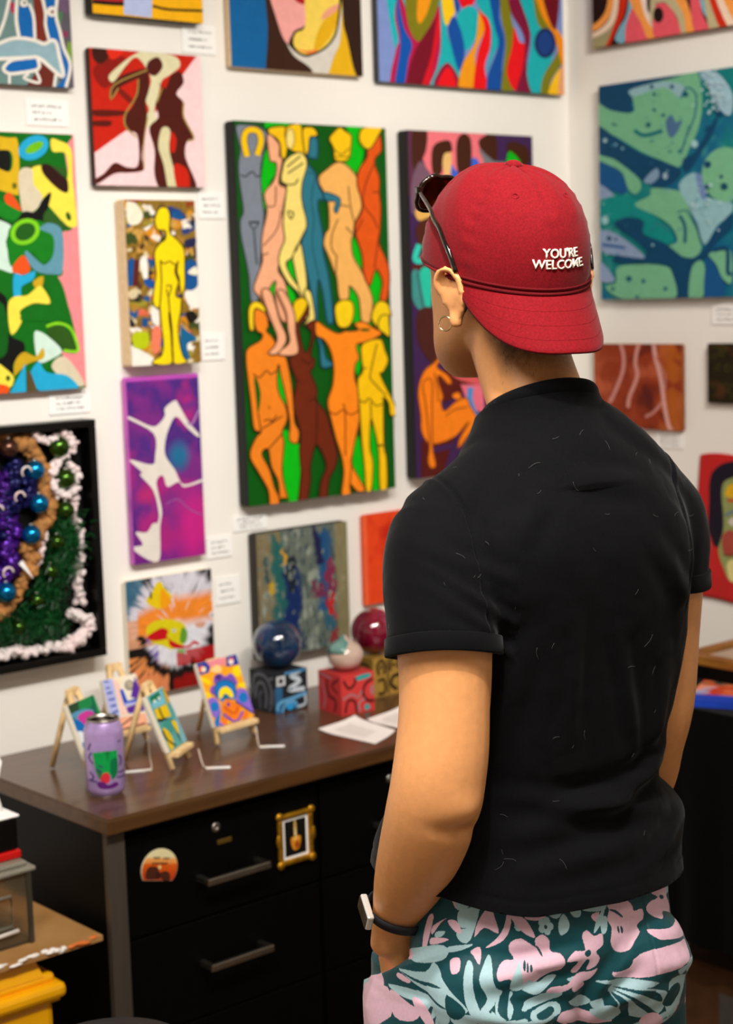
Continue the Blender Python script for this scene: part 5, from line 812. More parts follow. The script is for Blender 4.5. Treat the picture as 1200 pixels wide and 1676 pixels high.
V, F_, C_ = grid_geo(.30, .42, 70, 90, lambda u, v: panel_fn(v, u))
mesh_obj('painted_image', [pmap(x, z, .0125) for x, y, z in V], F_, M_PAINT, pr, colors=C_)
M_OAK = woodmat('honey_oak', '#7a4a14', '#a06a24', .45, (2, 2, 14))
bx = MB().box(-.300, -.03, -1.15, -.575, .7614, .790, .003).build('black_riser_box', M_BLK); tag(bx, 'low black box under the wooden frame', 'box')
fr = empty('wooden_frame', (-.165, -.87, .7901)); tag(fr, 'honey coloured wooden frame lying on the black box', 'frame')
for (a, b, c, d) in ((-.138, .138, .285, .31), (-.138, .138, -.31, -.285), (-.138, -.112, -.285, .285), (.112, .138, -.285, .285)): MB().box(a, b, c, d, 0, .020, .003).build('frame_rail', M_OAK, fr)
MB().box(-.112, .112, -.285, .285, .002, .008).build('inset_panel', pmat('pale_mottled_panel', '#b89a80', rough=.5, nscale=14, namt=.25, col2='#c8b8a8'), fr)
M_CARDB = pmat('cardboard', '#5c3a1c', rough=.85, nscale=30, namt=.15, bscale=200, bstr=.1)
cb = empty('cardboard_box', (-.28, -.80, 0)); tag(cb, 'brown cardboard box on the floor under the table', 'box')
MB().box(-.10, .10, -.17, .20, 0, .19, .003).build('box_body', M_CARDB, cb); MB().box(-.102, .0, -.172, .202, .19, .194).build('flap', M_CARDB, cb); MB().box(.001, .102, -.172, .202, .19, .194).build('flap', M_CARDB, cb); MB().box(-.1015, -.1, -.05, .08, .06, .14).build('box_label', pmat('grey_label', '#5a5550', rough=.7, nscale=40, namt=.1), cb)

# ------------------------------------------------------------------ left: tote, board, clear box, tissue tray
M_YEL = pmat('yellow_plastic', '#f2ac08', rough=.35, nscale=20, namt=.05, coat=.15)
tote = empty('storage_tote', (-1.96, -.27, 0)); tag(tote, 'bright yellow plastic storage tote under the board', 'tote')
def ttp(mb, name): o = mb.build(name, M_YEL, tote); o.location = -Vector(tote.location); return o
ttp(MB().box(-2.17, -1.757, -.462, -.08, 0, .470, .012), 'tote_body')
ttp(MB().box(-2.185, -1.741, -.478, -.065, .474, .498, .008).box(-2.178, -1.750, -.470, -.075, .468, .476, .002), 'lid_rim')
ttp(MB().box(-2.16, -1.752, -.46, -.09, .496, .512, .006), 'lid_step')
mb = MB(); a = [(-2.16, -1.772, -.460, -.09, .510), (-2.14, -1.785, -.452, -.10, .5425)]
vs = [(x, y, p[4]) for p in a for x, y in ((p[0], p[2]), (p[1], p[2]), (p[1], p[3]), (p[0], p[3]))]; mb.add(vs, [(3, 2, 1, 0), (4, 5, 6, 7), (0, 1, 5, 4), (1, 2, 6, 5), (2, 3, 7, 6), (3, 0, 4, 7)]); ttp(mb, 'lid_top')
ttp(MB().box(-1.772, -1.757, -.30, -.22, .40, .50, .004), 'latch')
M_BOARD = pmat('stained_plywood', '#a5733c', rough=.5, nscale=9, namt=.18, col2='#b98c56', bscale=60, bstr=.1)
M_SPLAT = pmat('dried_paint', '#e8dfd6', rough=.5, nscale=60, namt=.05, col2='#f0e8e0')
M_SPLATO = pmat('dried_orange_paint', '#d8702c', rough=.5, nscale=60, namt=.15)
bd = MB().box(-.27, .226, -.20, .19, 0, .010, .001).build('plywood_board', M_BOARD); bd.location = (-1.892, -.270, .5428); tag(bd, 'paint-stained plywood board resting on the yellow tote', 'board')
rs = random.Random(8); x = -.26
while x < .22:
    L = rs.uniform(.02, .07); mb = MB(); cols = M_SPLATO if rs.random() < .4 else M_SPLAT
    for k in range(6): mb.sphere((x + L * k / 6, -.199 + rs.uniform(-.002, .004), .0075 + rs.uniform(-.003, .003)), (L / 5, rs.uniform(.003, .006), rs.uniform(.002, .0045)), 8, 6)
    mb.build('paint_drip', cols, bd); x += L * rs.uniform(1.0, 1.3)
for k in range(5): MB().sphere((rs.uniform(.02, .2), rs.uniform(-.17, .15), .010), (rs.uniform(.004, .010), .003, .001), 8, 5).build('paint_drip', M_SPLAT, bd)
M_CLEAR = pmat('cloudy_clear_plastic', '#ddd0b4', rough=.15, trans=.95, ior=1.2, nscale=20, namt=.05)
M_CLEAR.node_tree.nodes['Principled BSDF'].inputs['Specular IOR Level'].default_value = .4
M_GREYLID = pmat('smoked_plastic_lid', '#b4ae9c', rough=.3, trans=.5, nscale=20, namt=.08)
pb = empty('plastic_box', (-1.90, -.33, .5545)); tag(pb, 'clear plastic storage box with grey lid standing on the plywood board', 'storage box')
mb = MB(); t = .003
for (a, b, c, d) in ((-.13, .138, -.085, -.082), (-.13, .138, .082, .085), (-.13, -.127, -.082, .082), (.135, .138, -.082, .082)): mb.box(a, b, c, d, .003, .118)
mb.box(-.13, .138, -.085, .085, 0, .003); mb.build('box_body', M_CLEAR, pb)
MB().box(-.138, .146, -.093, .093, .118, .126, .003).box(-.128, .136, -.083, .083, .126, .134, .003).build('lid', M_GREYLID, pb)
MB().tube([(-.05, -.088, .085), (.10, -.088, .085), (.10, -.088, .035), (-.05, -.088, .035)], .003, 6, closed=True).build('molded_rim', M_GREYLID, pb)
MB().tube([(-.02, -.089, .020), (.11, -.089, .026)], .0035, 6).build('latch_bar', M_SPLAT, pb)
for sx in (-.124, .134): MB().box(sx - .004, sx + .004, -.090, -.083, 0, .118, .001).build('dark_edge_strip', pmat('dark_edge', '#3a362c', rough=.3, nscale=20, namt=.1), pb)  # dark upright strips along the front corners of the box
tr = empty('tissue_tray', (-1.861, -.345, .6889)); tag(tr, 'black and red tray with a white tissue on the plastic box', 'tissue box')
MB().box(-.09, .098, -.05, .06, 0, .014, .003).build('red_base', pmat('red_plastic', '#c0100c', rough=.35, nscale=20, namt=.06), tr)
MB().box(-.087, .095, -.047, .057, .0142, .068, .004).build('black_holder', M_FRAMEBLK, tr)
MB().box(-.09, .098, -.05, .06, .068, .072, .002).build('white_rim', M_CARD, tr)
V = []; F_ = []; n = 18
for i in range(n + 1):
    a = i / n * 5.2
    for j in range(7): t = j / 6; r = .010 + .030 * t; V.append((.074 + r * math.cos(a) * .7, .005 + r * math.sin(a) * .6,   .070 + .075 * t * (.6 + .5 * math.sin(a * 3.1 + 1)) + .006 * math.sin(a * 7)))
for i in range(n):
    for j in range(6): a = i * 7 + j; F_.append((a, a + 7, a + 8, a + 1))
ts = mesh_obj('tissue', V, F_, pmat('tissue_paper', '#f2f0ec', rough=.9, nscale=40, namt=.03), tr, True); sm = ts.modifiers.new('thickness', 'SOLIDIFY'); sm.thickness = .0012
st = empty('round_stool', (-2.03, -1.07, -.0)); tag(st, 'black round stool at the bottom edge in front of the desk', 'stool')
M_SEAT = pmat('black_vinyl', '#0c0c0d', rough=.5, nscale=60, namt=.2, bscale=200, bstr=.1)
MB().lathe([(.02, .642), (.09, .642), (.100, .648), (.102, .662), (.094, .673), (.06, .677), (.001, .678)], 40).build('seat', M_SEAT, st)
for k in range(4):
    a = math.pi / 4 + k * math.pi / 2; MB().tube([(.07 * math.cos(a), .07 * math.sin(a), .644), (.15 * math.cos(a), .15 * math.sin(a), .006)], .010, 10).build('leg', M_BLK, st)
MB().tube([(.125 * math.cos(t * .3142), .125 * math.sin(t * .3142), .22) for t in range(20)], .006, 8, closed=True).build('foot_ring', M_BLK, st)
# ------------------------------------------------------------------ the visitor
MX, MY, MAZ = -1.652, -1.452, math.radians(71.6)
TH = MAZ - math.pi / 2                                        # local frame: x right, y forward, z up
HEAD = Vector((-.012, .075, 1.580))                            # between the ears

def loft_sections(secs, n=36, mb=None, cap=True):
    """secs: (centre, axis u, axis v, half u, half v, exponent)"""
    mb = mb or MB(); v = []; f = []
    for c, u, w_, a, b, e in secs:
        c = Vector(c); u = Vector(u); w_ = Vector(w_)
        for k in range(n):
            t = 2 * math.pi * k / n; cs, sn = math.cos(t), math.sin(t)
            v.append(c + u * (a * math.copysign(abs(cs) ** (2 / e), cs)) + w_ * (b * math.copysign(abs(sn) ** (2 / e), sn)))
    L = len(secs)
    for i in range(L - 1):
        for k in range(n): f.append((i * n + k, i * n + (k + 1) % n, (i + 1) * n + (k + 1) % n, (i + 1) * n + k))
    if cap:
        v.append(Vector(secs[0][0])); v.append(Vector(secs[-1][0])); a, b = len(v) - 2, len(v) - 1
        for k in range(n): f.append((a, (k + 1) % n, k)); f.append((b, (L - 1) * n + k, (L - 1) * n + (k + 1) % n))
    return mb.add(v, f, True)
def zsecs(rows):      # rows: z, cx, cy, a, b, e : horizontal sections
    return [((cx, cy, z), (1, 0, 0), (0, 1, 0), a, b, e) for z, cx, cy, a, b, e in rows]
def resample(rows, n):
    q = catmull([tuple(r) for r in rows], False, n); return [tuple(r) for r in q]
def limb(path, mb, n=20, sub=4, ref=(0, 1, 0)):
    """path: x, y, z, ra (across ref), rb ; tapered limb"""
    q = catmull([tuple(p) for p in path], False, sub); secs = []
    P3 = [Vector(p[:3]) for p in q]
    for i, p in enumerate(q):
        t = (P3[min(i + 1, len(P3) - 1)] - P3[max(i - 1, 0)]).normalized(); r = Vector(ref); u = (r - t * r.dot(t)).normalized(); w_ = t.cross(u)
        secs.append((P3[i], u, w_, p[3], p[4] if len(p) > 4 else p[3], 2.0))
    r0, r1 = secs[0], secs[-1]
    t0 = (P3[0] - P3[1]).normalized(); t1 = (P3[-1] - P3[-2]).normalized()
    pre = [(P3[0] + t0 * r0[3] * s, r0[1], r0[2], r0[3] * k, r0[4] * k, 2.0) for s, k in ((.75, .35), (.5, .75))]
    post = [(P3[-1] + t1 * r1[3] * s, r1[1], r1[2], r1[3] * k, r1[4] * k, 2.0) for s, k in ((.5, .75), (.75, .35))]
    return loft_sections(pre + secs + post, n, mb)
def remesh(mb, voxel, smooth_it, name='tmp', factor=.5):
    me = bpy.data.meshes.new(name); me.from_pydata([tuple(v) for v in mb.v], [], mb.f); me.update()
    bm = bmesh.new(); bm.from_mesh(me); bmesh.ops.recalc_face_normals(bm, faces=bm.faces[:]); bm.to_mesh(me); bm.free()
    o = bpy.data.objects.new(name, me); COL.objects.link(o)
    r = o.modifiers.new('r', 'REMESH'); r.mode = 'VOXEL'; r.voxel_size = voxel; r.use_smooth_shade = True
    if smooth_it: s = o.modifiers.new('s', 'SMOOTH'); s.factor = factor; s.iterations = smooth_it
    dg = bpy.context.evaluated_depsgraph_get(); out = bpy.data.meshes.new_from_object(o.evaluated_get(dg)); bpy.data.objects.remove(o); return out
def co_np(me): a = np.empty(len(me.vertices) * 3, np.float32); me.vertices.foreach_get('co', a); return a.reshape(-1, 3).astype(float)
def no_np(me): a = np.empty(len(me.vertices) * 3, np.float32); me.vertices.foreach_get('normal', a); return a.reshape(-1, 3).astype(float)
def set_co(me, c): me.vertices.foreach_set('co', np.asarray(c, np.float32).ravel()); me.update()
def finish(me, name, mat, parent, colors=None):
    me.name = name; me.materials.clear(); me.materials.append(mat); me.polygons.foreach_set('use_smooth', np.ones(len(me.polygons), bool))
    if colors is not None:
        a = me.color_attributes.new('Col', 'FLOAT_COLOR', 'POINT'); c = np.ones((len(me.vertices), 4), np.float32); c[:, :3] = colors; a.data.foreach_set('color', c.ravel())
    return link(bpy.data.objects.new(name, me), parent)
def gauss(d, w_): return np.exp(-(d / w_) ** 2)
def seg_dist(p, a, b):
    a = np.array(a); b = np.array(b); ab = b - a; t = np.clip(((p - a) @ ab) / (ab @ ab), 0, 1); return np.linalg.norm(p - (a + t[:, None] * ab), axis=1), t

# ---- torso outline shared by body and shirt: z, cx, cy, half width, half depth, squareness
TORSO = [(.850, -.036, -.002, .174, .136, 2.4), (.885, -.034, .000, .173, .134, 2.4), (.925, -.030, .004, .168, .126, 2.4), (.965, -.024, .008, .159, .116, 2.3), (1.000, -.018, .008, .149, .108, 2.3), (1.040, -.012, .006, .146, .104, 2.3), (1.100, -.006, .000, .151, .106, 2.3), (1.170, -.002, -.004, .157, .112, 2.3),
         (1.240, .000, -.010, .160, .116, 2.3), (1.290, .000, -.014, .158, .114, 2.3), (1.330, .002, -.014, .147, .104, 2.2), (1.365, .004, -.012, .125, .090, 2.1), (1.398, .002, -.006, .098, .076, 2.0), (1.430, -.003, .004, .070, .066, 2.0), (1.460, -.004, .010, .0625, .0615, 2.0), (1.485, -.006, .020, .060, .060, 2.0)]
ARM_L = [(-.142, -.020, 1.312, .050, .050), (-.157, -.040, 1.280, .055, .055), (-.163, -.062, 1.231, .054, .054), (-.171, -.080, 1.168, .052, .051), (-.181, -.094, 1.106, .049, .049), (-.192, -.102, 1.055, .046, .049), (-.197, -.094, 1.018, .046, .050), (-.199, -.072, .978, .046, .048), (-.200, -.044, .938, .041, .042), (-.199, -.014, .898, .033, .034), (-.198, .006, .866, .026, .029), (-.197, .014, .838, .022, .031)]
ARM_R = [(.136, -.006, 1.318, .048, .048), (.147, -.002, 1.282, .052, .052), (.150, .000, 1.231, .051, .051), (.149, .002, 1.168, .048, .048), (.145, -.002, 1.106, .045, .045), (.139, -.004, 1.070, .043, .044), (.138, .009, 1.030, .041, .042), (.144, .032, .985, .040, .041), (.148, .062, .935, .034, .035), (.150, .084, .885, .028, .029), (.152, .092, .850, .022, .030)]

def build_body():
    mb = MB()
    inner = [(z, cx, cy, max(.03, a - (.010 if z > .98 else .034)), max(.03, b - (.012 if z > .98 else .036)), e) for z, cx, cy, a, b, e in TORSO]
    loft_sections(zsecs(resample(inner, 3)), 40, mb)
    # neck
    neck = [(1.385, 0, -.012, .070, .060, 2), (1.43, -.003, .004, .060, .058, 2), (1.465, -.006, .022, .0575, .058, 2), (1.50, -.009, .040, .056, .060, 2), (1.535, -.011, .055, .055, .064, 2), (1.57, -.012, .062, .05, .06, 2)]
    loft_sections(zsecs(resample(neck, 3)), 32, mb)
    hx, hy = HEAD.x, HEAD.y; cz = 1.468
    # head: z above chin, half width, front, back
    rows = [(.000, .022, .100, .060), (.010, .037, .107, .044), (.026, .052, .108, .018), (.045, .0615, .106, -.02), (.062, .0665, .104, -.058), (.080, .0700, .103, -.080), (.100, .0735, .102, -.090), (.120, .0755, .098, -.097), (.140, .0765, .100, -.101), (.160, .0755, .098, -.101), (.180, .071, .088, -.096), (.200, .060, .066, -.080), (.214, .044, .042, -.056), (.223, .022, .018, -.03)]
    hr = [(cz + z, hx, hy + (f + b) / 2, w_, (f - b) / 2, 2.3) for z, w_, f, b in rows]
    loft_sections(zsecs(resample(hr, 3)), 40, mb)
    H = lambda x, y, z: (hx + x, hy + y, cz + z)
    def blob(x, y, z, r): mb.sphere(H(x, y, z), r, 16, 10)
    # face: brow, nose, lips, chin, cheeks
    blob(0, .098, .140, (.045, .012, .010)); limb([(*H(0, .104, .130), .0065), (*H(0, .113, .108), .008), (*H(0, .120, .090), .0095), (*H(0, .111, .080), .009)], mb, 12)
    for s in (-1, 1): blob(s * .012, .111, .084, (.007, .008, .006))
    blob(0, .108, .060, (.021, .008, .0045)); blob(0, .107, .052, (.019, .008, .005)); blob(0, .103, .018, (.017, .011, .014))
    # ears: shell, rim, lobe, tragus
    for s in (-1, 1):
        E_ = Matrix.Translation(H(s * .0780, -.032, .0965)) @ Matrix.Rotation(s * math.radians(-32), 4, 'Z') @ Matrix.Diagonal((1.15, 1.12, .93, 1)) @ Matrix.Rotation(math.radians(-10), 4, 'X')
        mb.sphere((s * .004, -.004, .002), (.0055, .016, .028), 16, 10, E_)
        rim = [(s * .004, .012, .006), (s * .008, .013, .020), (s * .012, .006, .031), (s * .015, -.006, .034), (s * .016, -.016, .027), (s * .015, -.020, .012), (s * .012, -.017, -.006), (s * .008, -.010, -.020), (s * .006, -.002, -.029)]
        mb.tube(catmull(rim, False, 4), .0042, 10, M=E_); mb.sphere((s * .006, .000, -.028), (.0055, .009, .010), 12, 8, E_); mb.tube([(s * .009, -.010, .018), (s * .011, -.010, .004), (s * .008, -.004, -.010)], .0035, 8, M=E_); mb.sphere((s * .004, .010, -.004), (.004, .005, .006), 10, 6, E_)
    limb(ARM_L, mb); limb(ARM_R, mb)
    # elbow points and forearm bulk
    mb.sphere((-.186, -.124, 1.038), (.026, .022, .032), 14, 9); mb.sphere((-.196, -.052, .962), (.040, .046, .055), 14, 9); mb.sphere((.138, -.034, 1.082), (.019, .014, .024), 14, 9)
    # hands in the pockets: palm, four fingers of different lengths, thumb from the side
    for s, wx, wy, wz in ((-1, -.197, .016, .832), (1, .158, .090, .845)):
        inw = -s
        limb([(wx, wy, wz + .01, .026, .017), (wx + inw * .006, wy + .010, wz - .030, .038, .015), (wx + inw * .012, wy + .016, wz - .070, .040, .014)], mb, 16)
        for k, (o, L) in enumerate(((-.030, .058), (-.010, .070), (.010, .074), (.029, .066))):
            b = Vector((wx + inw * .013, wy + .016 + o, wz - .078)); limb([(*b, .0085), (*(b + Vector((inw * .006, .004, -L * .45))), .0082), (*(b + Vector((inw * .020, .008, -L * .75))), .0076), (*(b + Vector((inw * .034, .010, -L * .90))), .0066)], mb, 10, 2, (1, 0, 0))
        limb([(wx + inw * .006, wy + .034, wz - .020, .011), (wx + inw * .012, wy + .056, wz - .042, .0105), (wx + inw * .018, wy + .062, wz - .066, .009), (wx + inw * .024, wy + .060, wz - .084, .007)], mb, 10, 3, (1, 0, 0))
    # pelvis, legs, feet
    loft_sections(zsecs(resample([(.95, -.026, .014, .132, .086, 2.4), (.88, -.034, .012, .146, .100, 2.4), (.80, -.036, .008, .150, .106, 2.4), (.74, -.034, .008, .145, .100, 2.3)], 3)), 32, mb)
    for s in (-1, 1):
        x = -.030 + s * .088; limb([(x, .010, .80, .082, .078), (x, .016, .66, .080, .076), (x, .020, .52, .064, .062), (x, .026, .44, .055, .054), (x, .012, .34, .053, .052), (x, .000, .24, .044, .044), (x, .000, .12, .034, .034), (x, .006, .075, .036, .036)], mb, 20)
        limb([(x, -.030, .045, .034, .034), (x, .03, .048, .040, .032), (x, .10, .034, .044, .024), (x, .16, .026, .036, .018)], mb, 16, 3, (1, 0, 0))
    me = remesh(mb, .0042, 4, 'person', .5)
    c = co_np(me); nb = no_np(me); e0 = c - np.array([-.180, -.135, 1.008]); dn = -.0065 * np.exp(-(e0[:, 0] / .030) ** 2 - (e0[:, 1] / .03) ** 2 - ((e0[:, 2] + .25 * e0[:, 0]) / .009) ** 2)
    e1 = c - np.array([-.182, -.135, 1.036]); dn += .0055 * np.exp(-(e1[:, 0] / .022) ** 2 - (e1[:, 1] / .03) ** 2 - (e1[:, 2] / .016) ** 2)
    e2 = c - np.array([-.150, -.060, 1.10]); dn += np.where((c[:, 0] < -.13) & (c[:, 1] < -.02), .0025 * np.sin((c[:, 2] - 1.0) * 26) * gauss(c[:, 2] - 1.09, .10), 0)
    c = c + nb * dn[:, None]; set_co(me, c); col = np.zeros_like(c) + np.array(lin('#e8a266'))
    hl = c - np.array([hx, hy, cz])
    # short faded hair on the scalp and nape, sideburn, brows, lips: colour of the person
    back = np.clip((-hl[:, 1] + .0) / .03, 0, 1)
    hair = np.clip((hl[:, 2] - (.118 - .118 * np.clip((-hl[:, 1] - .012) / .065, 0, 1))) / .040, 0, 1) * (hl[:, 1] < .064) * (hl[:, 2] < .26) * np.clip((.066 - hl[:, 1]) / .02, 0, 1)
    hair = np.maximum(hair, np.clip((hl[:, 2] - .098) / .016, 0, 1) * np.clip((hl[:, 1] + .005) / .004, 0, 1) * np.clip((.030 - hl[:, 1]) / .006, 0, 1) * (np.abs(hl[:, 0]) > .05) * (hl[:, 2] < .2) * .9)
    ear = (np.abs(hl[:, 0]) > .0775) & (hl[:, 1] > -.066) & (hl[:, 1] < .0); hair = np.where(ear, 0, hair)
    nz = vnoise(c[:, 0] * 900, c[:, 2] * 900 + c[:, 1] * 500, 5)
    col = mixc(col, hair * (.70 + .3 * nz), '#1b130e')
    jaw = gauss(hl[:, 2] - .022, .026) * (hl[:, 1] > -.03) * (hl[:, 2] > -.02) * (np.abs(hl[:, 0]) < .09); col = mixc(col, jaw * .28, '#6b4630')
    for s in (-1, 1): col = mixc(col, (1.2 - np.hypot((hl[:, 0] - s * .033) / .020, (hl[:, 2] - .139 - .0) / .005)) * 2 * (hl[:, 1] > .06), '#1d140f')
    col = mixc(col, (1.1 - np.hypot(hl[:, 0] / .024, (hl[:, 2] - .056) / .009)) * 3 * (hl[:, 1] > .08), '#a35a4c')
    return me, col
me_b, col_b = build_body()
M_SKIN = pmat('skin', '#c08050', rough=.45, spec=.4, attr='Col', nscale=130, namt=.05, bscale=420, bstr=.12, bdist=.0008, sss=.12)
person = finish(me_b, 'person', M_SKIN, None, col_b)
person.location = (MX, MY, 0); person.rotation_euler = (0, 0, TH)
tag(person, 'man seen from behind in black T-shirt and floral shorts, left hand in pocket', 'person')
# eyes
M_EYE = pmat('eye_white', '#e8e2da', rough=.2, nscale=30, namt=.03); M_IRIS = pmat('brown_iris', '#2a160c', rough=.15, nscale=60, namt=.2)
for s in (-1, 1):
    e = MB().sphere((HEAD.x + s * .031, HEAD.y + .0845, 1.468 + .119), .0125, 18, 12).build('eye', M_EYE, person)
    MB().sphere((HEAD.x + s * .031, HEAD.y + .0943, 1.468 + .119), (.0058, .0036, .0058), 14, 8).build('iris', M_IRIS, e)
    MB().tube(catmull([(HEAD.x + s * .017, HEAD.y + .0995, 1.468 + .140), (HEAD.x + s * .032, HEAD.y + .100, 1.468 + .1445), (HEAD.x + s * .050, HEAD.y + .0895, 1.468 + .139)], False, 5), .0028, 8).build('eyebrow', pmat('brow_hair', '#17100b', rough=.7, nscale=300, namt=.3), person)
# short hair strands on nape and sideburns
def strands():
    c = co_np(me_b); n = no_np(me_b); hl = c - np.array([HEAD.x, HEAD.y, 1.468]); rs = np.random.RandomState(2)
    line = .100 - .105 * np.clip((-hl[:, 1] - .012) / .065, 0, 1)
    ok = (hl[:, 2] > line) & (hl[:, 2] < .16) & (hl[:, 1] < .058) & (np.abs(hl[:, 0]) < .0785) & ~((np.abs(hl[:, 0]) > .069) & (hl[:, 1] > -.060) & (hl[:, 1] < -.002))
    idx = np.nonzero(ok)[0]; V = []; F_ = []
    dens = np.clip((hl[idx, 2] - line[idx]) / .05, .05, 1); dens = dens ** 2.2; idx = rs.choice(idx, 8000, p=dens / dens.sum())
    for i in idx:
        p = c[i] + rs.uniform(-.002, .002, 3); nn = n[i]; g = np.array([rs.normal(0, .25), -.25, -.9]); d = g - nn * (g @ nn) * .9 + nn * .35; d /= np.linalg.norm(d); w_ = np.cross(d, nn); w_ /= np.linalg.norm(w_) + 1e-9
        L = rs.uniform(.002, .0055); k = len(V); a = .00013
        V += [tuple(p - w_ * a), tuple(p + w_ * a), tuple(p + d * L)]; F_.append((k, k + 1, k + 2))
    h = mesh_obj('hair', V, F_, pmat('dark_hair', '#17100b', rough=.5, nscale=200, namt=.3), person); h['label'] = 'short dark faded hair under the cap'
strands()

# ---- T-shirt
def build_shirt():
    mb = MB()
    rows = [(z, cx, cy, a + (.004 if z > 1.0 else .012), b + .006, e) for z, cx, cy, a, b, e in TORSO]
    loft_sections(zsecs(resample(rows, 4)), 64, mb)
    # sleeves
    sl = [(x, y, z, ra + .006, rb + .006) for x, y, z, ra, rb in ARM_L[:4]]; sl = [sl[0], sl[1], (*sl[2][:3], .062, .062), (-.1700, -.0775, 1.188, .0610, .0610)]
    sr = [(x, y, z, ra + .006, rb + .006) for x, y, z, ra, rb in ARM_R[:4]]; sr = [sr[0], sr[1], (*sr[2][:3], .057, .057), (.1495, .000, 1.222, .057, .057)]
    for p in (sl, sr):
        q = catmull([tuple(k) for k in p], False, 6); secs = []; P3 = [Vector(k[:3]) for k in q]
        for i, k in enumerate(q):
            t = (P3[min(i + 1, len(P3) - 1)] - P3[max(i - 1, 0)]).normalized(); r = Vector((0, 1, 0)); u = (r - t * r.dot(t)).normalized(); secs.append((P3[i], u, t.cross(u), k[3], k[4], 2.0))
        t0 = (P3[0] - P3[1]).normalized(); c0 = secs[0]; secs = [(P3[0] + t0 * c0[3] * .6, c0[1], c0[2], c0[3] * .6, c0[4] * .6, 2.0)] + secs; loft_sections(secs, 40, mb)
    # shoulder bridges, shoulder blades and trapezius
    for s, x, y in ((-1, -.142, -.020), (1, .136, -.006)):
        u = .020 if s > 0 else .004; limb([(s * .040, -.014, 1.390 + u, .048, .042), (s * .090, -.016, 1.348 + u, .054, .047), (x, y, 1.310, .056, .055)], mb, 20)
        mb.sphere((s * .074, -.088, 1.265), (.062, .036, .085), 20, 12)
    me = remesh(mb, .0034, 12, 'shirt', .5)
    c = co_np(me); n = no_np(me); d = np.zeros(len(c)); side = np.clip(-n[:, 1] + .4, 0, 1)
    # spine hollow and back folds
    d -= .006 * gauss(c[:, 0] + .002, .03) * (c[:, 2] < 1.36) * (c[:, 2] > 1.02) * (n[:, 1] < -.3)
    folds = [((.02, 1.20), (.055, 1.05), .0035, .008), ((-.03, 1.22), (-.035, 1.08), .0035, .008), ((.06, 1.30), (.12, 1.22), .003, .010), ((-.10, 1.02), (.10, .985), .006, .010), ((-.13, .975), (.12, 1.03), .005, .012), ((-.10, .945), (.08, .955), .004, .010), ((.00, .99), (.14, 1.055), .005, .010), ((-.09, 1.20), (-.12, 1.06), .004, .012), ((.10, 1.16), (.085, 1.02), .004, .012), ((-.02, 1.37), (.08, 1.355), .003, .010), ((-.06, 1.36), (-.10, 1.30), .003, .010), ((.05, .925), (.13, .955), .004, .009)]
    P2 = c[:, [0, 2]]
    for a, b, amp, w_ in folds:
        ds, t = seg_dist(P2, a, b); d += amp * (gauss(ds, w_) - .8 * gauss(ds - w_ * 1.9, w_)) * np.sin(np.pi * np.clip(t * .9 + .05, 0, 1)) * side
    # waist bunch at the right side where the hem stands off over the forearm
    d += .020 * gauss(np.linalg.norm((c - np.array([.150, .0, .955])) / np.array([.05, .08, .03]), axis=1), 1.0)
    d -= .010 * gauss(np.linalg.norm((c - np.array([.135, -.02, 1.005])) / np.array([.05, .1, .018]), axis=1), 1.0)
    # left sleeve diagonal folds
    sl = (c[:, 0] < -.10) & (c[:, 2] < 1.33)
    for zz, sl_, amp, w2 in ((1.262, .75, .0032, .007), (1.238, .95, .0028, .008), (1.216, .55, .0022, .006), (1.292, .45, .0020, .008)):
        ph = c[:, 2] - zz + (c[:, 0] + .165) * sl_ * .9; d += np.where(sl, amp * (gauss(ph, w2) - .6 * gauss(ph - w2 * 1.8, w2)) * gauss(c[:, 0] + .135, .05) * (n[:, 1] < .2), 0)
    # sleeve seam
    for s, x0, amp in ((-1, -.137, 1.0), (1, .124, .5)):
        ph = c[:, 0] - (x0 + s * .30 * np.clip(c[:, 2] - 1.335, 0, .06)); d += amp * (.0018 * gauss(ph - s * .005, .004) - .0040 * gauss(ph, .0026)) * np.clip((c[:, 2] - 1.20) / .02, 0, 1) * (n[:, 1] < .5)
    # cuff and hem stitch lines
    aL = np.array([-.171, -.080, 1.168]) - np.array([-.163, -.062, 1.231]); aL /= np.linalg.norm(aL); tl = (c - np.array([-.163, -.062, 1.231])) @ aL; d -= np.where(sl, .0016 * gauss(tl - .032, .0022), 0)
    d += (fbm(c[:, 0] * 18 + c[:, 1] * 9, c[:, 2] * 14, 7) - .5) * .006
    d -= .0013 * gauss(c[:, 2] - .914 - .0 * np.clip((-.09 - c[:, 0]) / .095, 0, 1) ** 1.5, .002)
    c = c + n * d[:, None]
    set_co(me, c)
    # open hem and neck hole with turned-in edges
    bm = bmesh.new(); bm.from_mesh(me)
    for co, nn in (((0, 0, .899), (0, 0, -1)), ((0, -.05, 1.468), (0, .48, 1))):
        bmesh.ops.bisect_plane(bm, geom=bm.verts[:] + bm.edges[:] + bm.faces[:], dist=1e-6, plane_co=co, plane_no=nn, clear_outer=True)
    be = [e for e in bm.edges if e.is_boundary]; ex = bmesh.ops.extrude_edge_only(bm, edges=be)
    for v in ex['geom']:
        if isinstance(v, bmesh.types.BMVert):
            low = v.co.z < 1.0; c0 = Vector((-.032, .010, v.co.z)) if low else Vector((-.004, .010, v.co.z)); v.co += (c0 - v.co).normalized() * .007 + Vector((0, 0, .010 if low else -.010))
    for v in bm.verts:
        v.co.z += max(0, min(1, (1.02 - v.co.z) / .10)) * .024 * max(0, min(1, (-.09 - v.co.x) / .095)) ** 1.4
    bm.to_mesh(me); bm.free()
    return me
M_SHIRT = pmat('black_cotton_jersey', '#08080b', rough=.9, spec=.15, nscale=500, namt=.3, bscale=900, bstr=.25, bdist=.0006, sheen=.06)
